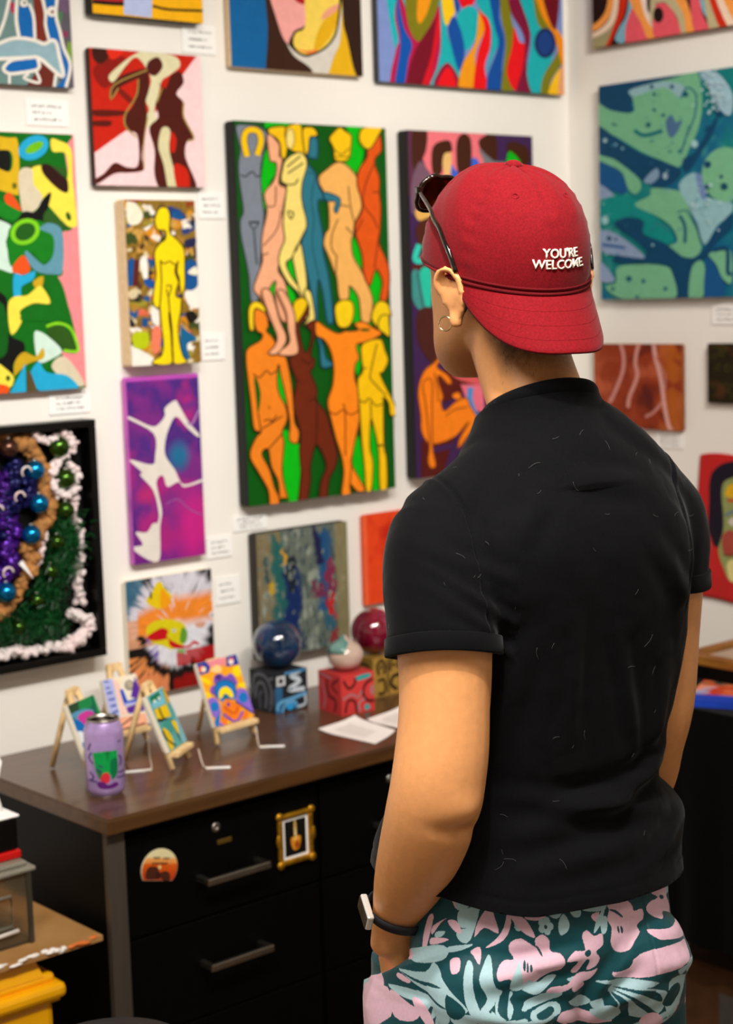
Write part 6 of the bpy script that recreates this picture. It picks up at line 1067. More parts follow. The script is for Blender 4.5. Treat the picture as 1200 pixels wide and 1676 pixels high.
shirt = finish(build_shirt(), 't_shirt', M_SHIRT, person); shirt['label'] = 'plain black short-sleeved T-shirt'
# sleeve hems: crisp turned bands
for cc, a0, a1, r in (((-.1700, -.0775, 1.188), (-.163, -.062, 1.231), (-.171, -.080, 1.168), .0628), ((.1495, .000, 1.222), (.150, 0, 1.25), (.1495, .0005, 1.18), .0588)):
    t_ = (Vector(a1) - Vector(a0)).normalized(); u_ = Vector((0, 1, 0)); u_ = (u_ - t_ * u_.dot(t_)).normalized(); w_ = t_.cross(u_); V = []; F_ = []; c0 = Vector(cc)
    prof = ((-.018, r - .004), (-.0172, r - .0003), (-.0160, r + .0006), (.0015, r + .0012), (.0028, r + .0004), (.0026, r - .006), (-.010, r - .008))
    for k in range(56):
        a = 2 * math.pi * k / 56
        for h_, rr in prof: V.append(tuple(c0 + t_ * (h_ + .0007 * math.sin(a * 3)) + (u_ * math.cos(a) + w_ * math.sin(a)) * rr))
    m_ = len(prof)
    for k in range(56):
        for q in range(m_): F_.append((k * m_ + q, k * m_ + (q + 1) % m_, ((k + 1) % 56) * m_ + (q + 1) % m_, ((k + 1) % 56) * m_ + q))
    mesh_obj('sleeve_hem', V, F_, M_SHIRT, shirt, True)
# ribbed collar
cr = [(-.004 + .0640 * math.sin(a), .0085 - .0635 * math.cos(a), 1.4675 - .48 * (.0585 - .0635 * math.cos(a)) - .004) for a in [i * 2 * math.pi / 48 for i in range(48)]]
MB().tube(cr, .0052, 10, closed=True, flat=1.7).build('collar', M_SHIRT, shirt)
# cat hairs and lint clinging to the shirt back
def lint():
    me = shirt.data; c = co_np(me); n = no_np(me); rs = np.random.RandomState(9); idx = np.nonzero((n[:, 1] < .2) & (c[:, 2] > .95) & (c[:, 2] < 1.44))[0]; idx = rs.choice(idx, 70, replace=False); mb = MB()
    for i in idx:
        p = Vector(c[i] + n[i] * .0008); nn = Vector(n[i]); t = nn.cross(Vector((rs.normal(), rs.normal(), rs.normal()))).normalized(); b = nn.cross(t); L = rs.uniform(.003, .012); k = rs.uniform(-130, 130); pts = []
        for j in range(6): s_ = L * j / 5; pts.append(p + t * s_ + b * (k * s_ * s_) + nn * .0004)
        mb.tube(pts, .00012, 4)
    o = mb.build('lint_hairs', pmat('lint', '#6f6c6c', rough=.8, nscale=100, namt=.1), shirt); o['kind'] = 'stuff'
lint()

# ---- floral shorts
def build_shorts():
    mb = MB()
    rows = [(.945, -.028, .012, .160, .110, 2.4), (.915, -.030, .010, .168, .120, 2.4), (.875, -.038, .006, .172, .130, 2.4), (.835, -.040, .004, .176, .134, 2.4), (.790, -.040, .006, .176, .134, 2.5), (.745, -.038, .010, .174, .128, 2.6), (.725, -.036, .012, .172, .118, 2.6)]
    loft_sections(zsecs(resample(rows, 4)), 64, mb)
    for s in (-1, 1):
        x = -.034 + s * .094; loft_sections(zsecs(resample([(.80, x, .006, .090, .122, 2.3), (.70, x + s * .004, .010, .094, .114, 2.2), (.58, x + s * .010, .014, .096, .104, 2.1), (.47, x + s * .014, .018, .096, .100, 2.1)], 5)), 48, mb)
        mb.sphere((x - s * .010, -.075, .800), (.080, .064, .078), 24, 16)
    me = remesh(mb, .0022, 12, 'shorts', .5)
    c = co_np(me); n = no_np(me); d = np.zeros(len(c))
    # seat cleft and folds
    d -= .010 * gauss(c[:, 0] + .034, .010) * np.clip((.83 - c[:, 2]) / .05, 0, 1) * (n[:, 1] < 0)
    P2 = c[:, [0, 2]]
    for a, b, amp, w_ in (((-.034, .765), (-.16, .80), .004, .010), ((-.034, .765), (.05, .80), .005, .010), ((-.034, .775), (.03, .84), .004, .008), ((-.17, .835), (-.02, .845), .005, .008), ((-.18, .80), (-.06, .78), .004, .009), ((.05, .82), (.14, .80), .004, .010), ((.02, .73), (.13, .76), .004, .010)):
        ds, t = seg_dist(P2, a, b); d += amp * (gauss(ds, w_) - .7 * gauss(ds - w_ * 2, w_)) * np.sin(np.pi * np.clip(t * .9 + .05, 0, 1)) * np.clip(-n[:, 1] + .3, 0, 1)
    # left pocket: open above the welt line, bulging over the hand below it
    zl = .806 + (-(c[:, 1]) + .01) * .55
    near = gauss((c[:, 1] - .012), .052) * (c[:, 0] < -.12)
    d += np.where(c[:, 2] < zl, .013 * near * gauss(c[:, 2] - .770, .055), -.030 * near * np.clip((c[:, 2] - zl) / .010, 0, 1) * np.clip((.925 - c[:, 2]) / .03, 0, 1))
    d += (fbm(c[:, 0] * 16 + c[:, 1] * 8, c[:, 2] * 18, 12) - .5) * .005
    # stitched seam beside the right hip
    d -= .0012 * gauss(c[:, 0] - .055, .0018) * (n[:, 1] < 0) * (c[:, 2] > .78)
    c2 = c + n * d[:, None]; set_co(me, c2)
    bm = bmesh.new(); bm.from_mesh(me); bmesh.ops.delete(bm, geom=[f for f in bm.faces if f.normal.z < -.8 and f.calc_center_median().z < .485], context='FACES'); bm.to_mesh(me); bm.free()
    bm = bmesh.new(); bm.from_mesh(me); ed = set()
    for f in bm.faces:
        q = f.calc_center_median(); th0 = math.atan2(q.x + .034, -(q.y - .006)) * .165
        if q.z > .750 and q.z < .935 and -.285 < th0 < .185: ed.update(f.edges)
    bmesh.ops.subdivide_edges(bm, edges=list(ed), cuts=2, use_grid_fill=True); bm.to_mesh(me); bm.free(); me.update()
    c = co_np(me)
    # printed flowers: s runs round the body from the centre back (to the right), t is height
    th = np.arctan2(c[:, 0] + .034, -(c[:, 1] - .006)); s_ = th * .165; t_ = c[:, 2]
    base = lin('#0c4a52'); PINK = '#f0c6d8'; ICE = '#b2d6de'
    col = np.zeros_like(c) + np.array(base)
    wx = s_ + (fbm(s_ * 40, t_ * 40, 3) - .5) * .006; wz = t_ + (fbm(s_ * 40 + 7, t_ * 40, 6) - .5) * .006
    def flower(cx, cy, r, rot, colr, pet=5, fat=.72):
        nonlocal col
        x, y = wx - cx, wz - cy; rr = np.hypot(x, y); m0 = rr < r * 1.3
        a = np.arctan2(y, x) - rot; k = np.cos(pet * a); lim = r * (fat + (1 - fat) * k) * (1 + .06 * np.sin(a * 2 * pet + 1)); m_ = (lim - rr) / .0014; col = mixc(col, m_, colr)
        line = (np.abs(np.sin(pet / 2 * (a - math.pi / pet))) * rr < .0010) & (rr > r * .22) & (rr < r * .55); col = mixc(col, line * .9, base)
        for q in (-.4, .4, 1.4): col = mixc(col, (1 - np.hypot((x - math.cos(rot + q) * r * .12) / .0016, (y - math.sin(rot + q) * r * .12) / .0035)) * 3, base)
    def leaf(cx, cy, L, wd, ang, colr, vein=True):
        nonlocal col
        ca, sa = math.cos(ang), math.sin(ang); u = (wx - cx) * ca + (wz - cy) * sa; v = -(wx - cx) * sa + (wz - cy) * ca; q = u / L
        hw = wd * np.sqrt(np.clip(4 * q * (1 - q), 0, 1)) * (1 - .35 * q); col = mixc(col, (hw - np.abs(v)) / .0012 * (q > 0) * (q < 1), colr)
        if vein: col = mixc(col, (np.abs(v) < .0007) * (q > .06) * (q < .72) * .9, base)
    def fern(cx, cy, L, ang, colr, nn=5):
        for i in range(nn):
            for sd in (-1, 1): f = (i + .5) / nn; leaf(cx + L * f * math.cos(ang), cy + L * f * math.sin(ang), L * (.62 - .3 * f), .0062, ang + sd * (.75 - .25 * f), colr, False)
        leaf(cx, cy, L * 1.25, .004, ang, colr, False)
    rs = random.Random(21)
    # all-over repeat, then the large motifs seen on the back
    for gy in range(9):
        for gx in range(14):
            cx = -.53 + gx * .078 + (gy % 2) * .039 + rs.uniform(-.012, .012); cy = .955 - gy * .066 + rs.uniform(-.012, .012); near = (cy > .755 and -.27 < cx < .17)
            if near: continue
            k = (gx + 2 * gy) % 3
            if k == 0: flower(cx, cy, rs.uniform(.026, .036), rs.uniform(0, 6), PINK)
            elif k == 1: fern(cx, cy, .05, rs.uniform(0, 6), ICE)
            else: leaf(cx, cy, .055, .012, rs.uniform(0, 6), ICE); leaf(cx, cy, .05, .010, rs.uniform(0, 6), PINK)
    for k, *fl in PRINT:
        poly = catmull(pairs(fl), True, 3); bx0 = min(q[0] for q in poly); bx1 = max(q[0] for q in poly); by0 = min(q[1] for q in poly); by1 = max(q[1] for q in poly)
        ii = np.nonzero((s_ > bx0) & (s_ < bx1) & (t_ > by0) & (t_ < by1) & (c[:, 1] < .10))[0]
        ii = ii[in_poly(s_[ii], t_[ii], poly)]; col[ii] = np.array(lin({'p': PINK, 'i': ICE}[k])) if k != 'b' else np.array(base)
    return me, col
PRINT = [
('i',0.0330,0.8788,0.0435,0.8800,0.0391,0.8655,0.0307,0.8640),
('i',0.0129,0.7877,0.0294,0.7894,0.0313,0.7783,0.0169,0.7794),
('i',-0.1282,0.8016,-0.1172,0.8044,-0.1118,0.7921,-0.1258,0.7865),
('i',-0.0757,0.7965,-0.0414,0.7965,-0.0362,0.7835,-0.0661,0.7818),
('b',-0.0692,0.7928,-0.0487,0.7930,-0.0452,0.7864,-0.0627,0.7859),
('i',-0.1554,0.7943,-0.1337,0.8001,-0.1285,0.7896,-0.1449,0.7809),
('p',-0.0185,0.8112,-0.0027,0.8147,0.0013,0.8080,-0.0147,0.8045),
('i',0.1165,0.8067,0.1354,0.8066,0.1284,0.7965),
('i',-0.1648,0.8648,-0.1404,0.8689,-0.1485,0.8634,-0.1650,0.8588),
('p',-0.0737,0.8968,-0.0466,0.8959,-0.0606,0.8888,-0.0801,0.8921),
('i',-0.0260,0.8214,-0.0104,0.8226,-0.0184,0.8172),
('p',-0.0512,0.8432,-0.0406,0.8387,-0.0478,0.8361),
('i',0.0729,0.8311,0.0960,0.8299,0.0864,0.8241),
('p',0.0188,0.8841,0.0332,0.8863,0.0268,0.8762),
('i',-0.0923,0.8956,-0.0832,0.8912,-0.0865,0.8802,-0.0940,0.8839),
('p',-0.1624,0.8507,-0.1528,0.8541,-0.1490,0.8430,-0.1572,0.8393),
('i',-0.1817,0.8777,-0.1715,0.8795,-0.1754,0.8734,-0.1825,0.8721),
('b',0.0640,0.8285,0.1113,0.8255,0.0816,0.8166),
('p',-0.1257,0.7896,-0.1062,0.7873,-0.1120,0.7810,-0.1286,0.7814),
('i',0.1199,0.8338,0.1479,0.8268,0.1356,0.8192,0.1168,0.8238),
('i',-0.0821,0.7898,-0.0628,0.7838,-0.0696,0.7761,-0.0855,0.7780),
('p',-0.2223,0.8240,-0.2063,0.8201,-0.2103,0.8158,-0.2248,0.8184),
('i',-0.1677,0.9173,-0.1555,0.9156,-0.1476,0.9073,-0.1612,0.9017,-0.1666,0.9086),
('i',-0.1474,0.9147,-0.1368,0.9091,-0.1429,0.8732,-0.1538,0.8711,-0.1590,0.8810,-0.1453,0.8880),
('i',-0.1613,0.8987,-0.1557,0.9052,-0.1503,0.9041,-0.1435,0.9075,-0.1410,0.9001,-0.1452,0.8940,-0.1440,0.8866,-0.1535,0.8845,-0.1588,0.8885),
('p',-0.1712,0.8900,-0.1615,0.8912,-0.1535,0.8815,-0.1590,0.8795),
('p',-0.1971,0.8894,-0.1890,0.8913,-0.1914,0.8606,-0.1981,0.8589),
('p',-0.1877,0.8825,-0.1726,0.8928,-0.1785,0.8873,-0.1864,0.8738),
('p',-0.1864,0.8707,-0.1674,0.8726,-0.1703,0.8692,-0.1866,0.8632),
('p',-0.1733,0.9210,-0.1678,0.9129,-0.1639,0.9029,-0.1693,0.9097),
('p',-0.1025,0.9009,-0.1151,0.9074,-0.1287,0.9107,-0.1180,0.9001,-0.1039,0.8994),
('p',-0.1025,0.9009,-0.0983,0.8902,-0.1015,0.8785,-0.1102,0.8700,-0.1270,0.8646,-0.1158,0.8733,-0.1071,0.8847),
('p',-0.1025,0.9009,-0.0801,0.8915,-0.0676,0.8722,-0.0804,0.8766,-0.0925,0.8867),
('p',-0.1009,0.9052,-0.0670,0.9026,-0.0465,0.9007,-0.0672,0.8961,-0.0922,0.8986),
('p',-0.1372,0.8913,-0.1261,0.9062,-0.1181,0.8942,-0.1129,0.8791,-0.1292,0.8854,-0.1389,0.8764),
('p',-0.1419,0.8614,-0.1323,0.8661,-0.1300,0.8496,-0.1379,0.8570),
('i',-0.2284,0.8433,-0.2016,0.8564,-0.1761,0.8652,-0.1649,0.8609,-0.1708,0.8496,-0.1986,0.8421),
('p',-0.2419,0.8368,-0.2214,0.8464,-0.2093,0.8420,-0.2312,0.8355),
('i',-0.2221,0.8286,-0.1890,0.8339,-0.1795,0.8465,-0.1683,0.8334,-0.1575,0.8242,-0.1363,0.8045,-0.1499,0.8008,-0.1662,0.8050,-0.1928,0.8147,-0.2139,0.8238),
('i',-0.2379,0.8058,-0.1962,0.8108,-0.1663,0.8020,-0.1499,0.8008,-0.1583,0.7909,-0.1807,0.7994,-0.2148,0.7989),
('i',-0.1916,0.7998,-0.1776,0.8061,-0.1839,0.7926),
('i',-0.1749,0.8005,-0.1664,0.7989,-0.1813,0.7810),
('i',-0.1693,0.7954,-0.1555,0.7913,-0.1640,0.7790,-0.1755,0.7770),
('p',-0.2328,0.8015,-0.2036,0.7934,-0.1902,0.7911,-0.2006,0.7759,-0.2244,0.7738),
('p',-0.2876,0.7850,-0.2381,0.8026,-0.2292,0.7719,-0.2874,0.7338),
('p',-0.2033,0.8011,-0.1869,0.7980,-0.1755,0.7761,-0.1845,0.7742),
('p',-0.2912,0.8089,-0.2626,0.8177,-0.2437,0.8035,-0.2643,0.7918),
('b',-0.1590,0.8180,-0.1390,0.8044,-0.1474,0.7919,-0.1581,0.7970),
('b',-0.2222,0.8271,-0.1958,0.8231,-0.1658,0.8232,-0.1895,0.8186),
('i',-0.1434,0.8523,-0.1354,0.8466,-0.1306,0.8167,-0.1201,0.7955,-0.1284,0.7926,-0.1389,0.8105,-0.1425,0.8314),
('i',-0.1230,0.8585,-0.1163,0.8464,-0.1111,0.8282,-0.1055,0.8219,-0.1172,0.8044,-0.1255,0.8046,-0.1197,0.8165,-0.1275,0.8376),
('i',-0.1144,0.8043,-0.1031,0.7946,-0.0821,0.7928,-0.0822,0.7882,-0.1119,0.7891),
('i',-0.0818,0.8078,-0.0622,0.8115,-0.0338,0.8075,-0.0413,0.8010,-0.0691,0.8003,-0.0851,0.7991),
('p',-0.1107,0.8462,-0.1049,0.8518,-0.0947,0.8510,-0.1004,0.8605,-0.0987,0.8693,-0.0867,0.8728,-0.0743,0.8655,-0.0678,0.8633,-0.0677,0.8707,-0.0575,0.8740,-0.0490,0.8669,-0.0475,0.8547,-0.0348,0.8514,-0.0294,0.8431,-0.0352,0.8349,-0.0479,0.8337,-0.0652,0.8270,-0.0815,0.8228,-0.0906,0.8267,-0.0979,0.8363,-0.1081,0.8355),
('i',-0.0887,0.8490,-0.0843,0.8351,-0.0846,0.8216,-0.0982,0.8244),
('i',-0.0846,0.8216,-0.0782,0.8300,-0.0653,0.8239,-0.0515,0.8297,-0.0408,0.8266,-0.0552,0.8166,-0.0688,0.8123,-0.0816,0.8183),
('b',-0.0804,0.8452,-0.0809,0.8425,-0.0820,0.8415,-0.0831,0.8427,-0.0835,0.8456,-0.0830,0.8482,-0.0819,0.8493,-0.0808,0.8480),
('b',-0.0770,0.8430,-0.0774,0.8401,-0.0783,0.8390,-0.0792,0.8403,-0.0795,0.8433,-0.0791,0.8463,-0.0782,0.8474,-0.0773,0.8461),
('b',-0.0725,0.8420,-0.0730,0.8397,-0.0742,0.8388,-0.0753,0.8399,-0.0757,0.8423,-0.0752,0.8446,-0.0740,0.8454,-0.0729,0.8443),
('b',-0.0743,0.8655,-0.0645,0.8614,-0.0587,0.8517,-0.0614,0.8520,-0.0663,0.8595),
('b',-0.0988,0.8079,-0.1010,0.8006,-0.1060,0.7978,-0.1107,0.8012,-0.1126,0.8087,-0.1105,0.8161,-0.1056,0.8189,-0.1007,0.8155),
('b',-0.0830,0.8080,-0.0855,0.8014,-0.0912,0.7991,-0.0966,0.8024,-0.0987,0.8094,-0.0964,0.8160,-0.0908,0.8183,-0.0853,0.8150),
('i',-0.1112,0.8192,-0.1078,0.8205,-0.1093,0.8040,-0.1002,0.7944,-0.1088,0.7980,-0.1120,0.8087),
('i',-0.0982,0.8214,-0.0950,0.8181,-0.0984,0.8124,-0.0941,0.8030,-0.0973,0.7942,-0.1000,0.8035),
('p',-0.0275,0.8428,-0.0138,0.8513,0.0020,0.8504,0.0004,0.8658,0.0084,0.8706,0.0184,0.8630,0.0307,0.8640,0.0305,0.8518,0.0181,0.8463,0.0241,0.8377,0.0178,0.8297,0.0036,0.8274,0.0078,0.8374,0.0019,0.8398,-0.0103,0.8266,-0.0201,0.8296,-0.0101,0.8402),
('b',0.0000,0.8477,0.0081,0.8501,0.0100,0.8455,0.0039,0.8426),
('p',-0.0483,0.8156,-0.0261,0.8154,-0.0104,0.8251,0.0096,0.8249,0.0218,0.8259,0.0095,0.8158,-0.0106,0.8130,-0.0338,0.8075,-0.0554,0.8106),
('p',0.0480,0.8958,0.0695,0.8993,0.0873,0.8861,0.0896,0.8779,0.1042,0.8772,0.1067,0.8673,0.0917,0.8620,0.0916,0.8543,0.0775,0.8454,0.0663,0.8387,0.0513,0.8403,0.0430,0.8526,0.0474,0.8671,0.0435,0.8769,0.0499,0.8864),
('b',0.0602,0.8630,0.0597,0.8603,0.0584,0.8594,0.0572,0.8608,0.0567,0.8637,0.0573,0.8664,0.0586,0.8673,0.0597,0.8659),
('b',0.0663,0.8617,0.0656,0.8589,0.0641,0.8579,0.0625,0.8595,0.0620,0.8626,0.0626,0.8655,0.0641,0.8665,0.0657,0.8649),
('b',0.0499,0.8864,0.0605,0.8843,0.0691,0.8764,0.0669,0.8754,0.0584,0.8817),
('p',0.1269,0.8909,0.1451,0.8976,0.1674,0.8947,0.1658,0.8842,0.1665,0.8744,0.1772,0.8577,0.1677,0.8533,0.1443,0.8633,0.1295,0.8589,0.1121,0.8735,0.1206,0.8803,0.1406,0.8803),
('b',0.1553,0.8759,0.1534,0.8748,0.1491,0.8755,0.1453,0.8776,0.1439,0.8798,0.1453,0.8811,0.1492,0.8805,0.1535,0.8783),
('p',0.1013,0.8548,0.1293,0.8496,0.1675,0.8486,0.1786,0.8380,0.1666,0.8299,0.1229,0.8391,0.1063,0.8441),
('p',0.0425,0.8191,0.0640,0.8269,0.0913,0.8358,0.1530,0.8287,0.1527,0.8193,0.1355,0.8098,0.1007,0.8084,0.0725,0.8080,0.0466,0.8121),
('b',0.0555,0.8379,0.0684,0.8321,0.0638,0.8208,0.0466,0.8183,0.0363,0.8233,0.0386,0.8382),
('i',-0.0416,0.8809,-0.0431,0.8782,-0.0466,0.8774,-0.0501,0.8791,-0.0515,0.8822,-0.0500,0.8850,-0.0465,0.8858,-0.0430,0.8841),
('i',-0.0461,0.8764,-0.0476,0.8736,-0.0511,0.8729,-0.0545,0.8745,-0.0559,0.8777,-0.0544,0.8804,-0.0510,0.8812,-0.0475,0.8796),
('i',-0.0531,0.8793,-0.0546,0.8765,-0.0580,0.8757,-0.0614,0.8773,-0.0627,0.8804,-0.0612,0.8832,-0.0579,0.8841,-0.0545,0.8824),
('i',-0.0530,0.8856,-0.0545,0.8828,-0.0579,0.8820,-0.0612,0.8837,-0.0626,0.8868,-0.0611,0.8895,-0.0578,0.8904,-0.0544,0.8887),
('i',-0.0459,0.8866,-0.0474,0.8839,-0.0509,0.8831,-0.0543,0.8847,-0.0557,0.8879,-0.0542,0.8906,-0.0508,0.8915,-0.0473,0.8898),
('b',-0.0505,0.8812,-0.0512,0.8798,-0.0529,0.8794,-0.0546,0.8802,-0.0553,0.8818,-0.0546,0.8832,-0.0529,0.8836,-0.0511,0.8828),
('i',-0.0501,0.8985,-0.0245,0.8989,-0.0322,0.8886,-0.0432,0.8901),
('i',-0.0246,0.8920,-0.0171,0.8805,-0.0231,0.8723,-0.0326,0.8707,-0.0342,0.8829),
('i',-0.0167,0.8999,0.0029,0.8971,0.0027,0.8866,-0.0092,0.8868),
('i',0.0068,0.8920,0.0231,0.8971,0.0480,0.8974,0.0436,0.8875,0.0230,0.8880),
('i',0.0436,0.8891,0.0309,0.8731,0.0185,0.8660,0.0269,0.8798),
('i',0.0175,0.8114,0.0423,0.8099,0.0724,0.8065,0.0955,0.7974,0.0768,0.7962,0.0464,0.8030),
('i',0.0464,0.8030,0.1053,0.7852,0.1130,0.7639,0.0948,0.7539,0.0630,0.7654,0.0418,0.7824),
('b',0.0485,0.7995,0.0906,0.7894,0.1052,0.7711,0.0722,0.7895),
('b',0.0484,0.7964,0.0766,0.7791,0.1049,0.7571,0.0998,0.7555,0.0676,0.7798),
('b',0.0463,0.7938,0.0653,0.7741,0.0761,0.7506,0.0650,0.7534,0.0503,0.7806),
('b',0.0421,0.7946,0.0502,0.7744,0.0416,0.7701,0.0336,0.7901),
('i',0.1107,0.7929,0.1284,0.7965,0.1517,0.7815,0.1345,0.7563,0.1157,0.7567),
('b',0.1106,0.7835,0.1251,0.7882,0.1362,0.7747,0.1216,0.7610,0.1077,0.7687),
('i',-0.0227,0.7936,0.0010,0.7959,0.0129,0.7877,-0.0033,0.7813),
('i',0.1355,0.8098,0.1582,0.8077,0.1519,0.7910,0.1318,0.8016),
('p',-0.0343,0.7833,-0.0112,0.7820,0.0127,0.7755,0.0292,0.7756,0.0542,0.7550,-0.0345,0.7711),
('p',0.0901,0.7584,0.1049,0.7571,0.1154,0.7379,0.0899,0.7459),
('i',0.0128,0.7785,0.0418,0.7793,0.0630,0.7654,0.0499,0.7569,0.0208,0.7679)]
me_s, col_s = build_shorts()
M_SHORTS = pmat('printed_swim_fabric', '#ffffff', rough=.55, spec=.35, attr='Col', nscale=300, namt=.05, bscale=500, bstr=.15, bdist=.0005, sheen=.15)
shorts = finish(me_s, 'shorts', M_SHORTS, person, col_s); shorts['label'] = 'teal swim shorts printed with pink flowers and pale blue leaves'
# shoes
for s in (-1, 1):
    x = -.030 + s * .088; mb = MB()
    loft_sections([((x, y, z), (1, 0, 0), (0, 0, 1), a, b, 2.4) for y, z, a, b in ((-.085, .050, .022, .034), (-.070, .052, .038, .046), (-.02, .056, .043, .050), (.04, .052, .046, .044), (.10, .040, .050, .032), (.155, .032, .046, .026), (.185, .028, .028, .018))], 24, mb)
    sh = mb.build('shoe', pmat('white_shoe_leather', '#d8d4cc', rough=.5, nscale=40, namt=.06), person)
    mb = MB(); loft_sections([((x, y, .010), (1, 0, 0), (0, 0, 1), a, .010, 3) for y, a in ((-.092, .024), (-.078, .042), (0, .048), (.10, .054), (.165, .048), (.192, .028))], 20, mb); mb.build('sole', pmat('rubber_sole', '#b8b2a8', rough=.8, nscale=60, namt=.08), sh)

# ------------------------------------------------------------------ red cap, worn backwards
M_CAP = pmat('red_cotton_twill', '#780c15', rough=.85, spec=.15, nscale=420, namt=.22, bscale=700, bstr=.3, bdist=.0007, sheen=.08)
M_CAPD = pmat('dark_red_seam', '#5c0810', rough=.9, spec=.2, nscale=40, namt=.1)
cap = empty('baseball_cap', (MX, MY, 0), TH); tag(cap, 'dark red baseball cap worn backwards with white lettering above the brim', 'cap')
CC = Matrix.Translation((HEAD.x, HEAD.y - .004, 1.597)) @ Matrix.Rotation(math.radians(14), 4, 'X')   # cap frame: peak direction is local -y
CA, CB, CH = .0895, .1145, .115
def dome(phi, t, off=0.0):
    """phi: angle from the peak direction, t: 0 rim .. 1 top"""
    el = t * math.pi / 2; r = max(0.0, math.cos(el)) ** .74; z = math.sin(el) ** .92
    fx = math.sin(phi); fy = -math.cos(phi); bl = CB * (1.0 if fy < 0 else 1.0)
    front = max(0, math.cos(phi)); r2 = r * (1 + .035 * front * math.sin(math.pi * min(1, t * 1.3)))
    p = Vector((fx * (CA + off) * r2, fy * (bl + off) * r2, z * (CH + off) - .004 * front * (1 - t)))
    return p
def dome_mesh(off0, off1):
    nphi, nt = 144, 34; V = []; F_ = []
    for off in (off0, off1):
        for j in range(nt + 1):
            t = j / nt
            for i in range(nphi):
                phi = 2 * math.pi * i / nphi; seam = 0
                for k in range(6): dlt = (phi - k * math.pi / 3 + math.pi) % (2 * math.pi) - math.pi; seam = max(seam, math.exp(-(dlt * math.cos(t * 1.45) * CB / .0024) ** 2)); 
                puck = .0010 * math.sin(t * 60 + phi * 5) * max(math.exp(-(((phi - k * math.pi / 3 + math.pi) % (2 * math.pi) - math.pi) / .10) ** 2) for k in range(6))
                wr = .0035 * (vnoise(np.array([math.sin(phi) * 4 + 9]), np.array([math.cos(phi) * 4 + t * 5]), 4)[0] - .5)
                ph_ = (phi + math.pi) % (2 * math.pi) - math.pi
                if abs(ph_ - .1) < .55 and t < .42: puck *= .1; wr *= .15; seam *= .4
                V.append(tuple(CC @ dome(phi, min(t, .995), off - .0016 * seam + (puck + wr if off > 0 else 0))))
    L = (nt + 1) * nphi
    for j in range(nt):
        for i in range(nphi):
            a, b = j * nphi + i, j * nphi + (i + 1) % nphi; F_.append((a, b, b + nphi, a + nphi)); F_.append((L + a, L + a + nphi, L + b + nphi, L + b))
    for i in range(nphi): a, b = i, (i + 1) % nphi; F_.append((a, L + a, L + b, b))
    F_.append(tuple(nt * nphi + i for i in range(nphi))); F_.append(tuple(L + nt * nphi + i for i in range(nphi))[::-1])
    return V, F_
V, F_ = dome_mesh(.0025, .0); crown = mesh_obj('crown', V, F_, M_CAP, cap, True)
MB().sphere((0, 0, 0), (.010, .0095, .0055), 18, 10, CC @ Matrix.Translation((0, 0, CH + .003))).build('button', M_CAP, cap)
for k in range(6):
    phi = math.pi / 6 + k * math.pi / 3; t = .60; p = dome(phi, t, .0028); nrm = Vector((p.x / CA ** 2, p.y / CB ** 2, p.z / CH ** 2)).normalized(); q = nrm.to_track_quat('Z', 'Y').to_matrix().to_4x4()
    MB().tube([(.0036 * math.cos(a), .0036 * math.sin(a), 0) for a in [i * math.pi / 8 for i in range(16)]], .0011, 8, closed=True, M=CC @ Matrix.Translation(p) @ q).build('eyelet', M_CAP, cap)
# brim
def brim_pt(a, v, side=0):
    """a: -1..1 across, v: 0 seam .. 1 edge"""
    phi = a * math.radians(70); p = dome(phi, .0, .002); x0, y0 = p.x, p.y
    Lb = .080 * max(0.0, 1 - abs(a) ** 2.5) ** .72
    x = x0 * (1 - .03 * v); dist = Lb * v; slope = math.radians(36)
    y = y0 - dist * math.cos(slope); z = p.z - dist * math.sin(slope) - .030 * (abs(x) / CA) ** 2.0 * v * Lb / .080
    return CC @ Vector((x, y, z - side * .0026))
na, nv = 60, 14; V = []; F_ = []
for sd in (0, 1):
    for j in range(nv + 1):
        for i in range(na + 1): V.append(tuple(brim_pt(-1 + 2 * i / na, j / nv, sd)))
L = (na + 1) * (nv + 1)
for j in range(nv):
    for i in range(na): a = j * (na + 1) + i; F_.append((a, a + 1, a + na + 2, a + na + 1)); F_.append((L + a, L + a + na + 1, L + a + na + 2, L + a + 1))
for i in range(na): a = nv * (na + 1) + i; F_.append((a, a + 1, L + a + 1, L + a))
brim = mesh_obj('brim', V, F_, M_CAP, cap, True)
for vv in (.30, .55, .80): MB().tube([brim_pt(-.93 + 1.86 * i / 40, vv) + Vector((0, 0, .0002)) for i in range(41)], .00022, 4).build('stitch_row', M_CAP, brim)
for dz, r in ((.0005, .0022), (.0058, .0016)): MB().tube([CC @ (dome(-1.25 + 2.50 * i / 60, .0, .0028) + Vector((0, 0, dz))) for i in range(61)], r, 8).build('seam_piping', M_CAPD, cap)
MB().tube([CC @ (dome(2 * math.pi * i / 80, .0, .001) + Vector((0, 0, .001))) for i in range(80)], .0022, 8, closed=True).build('rim_binding', M_CAP, cap)
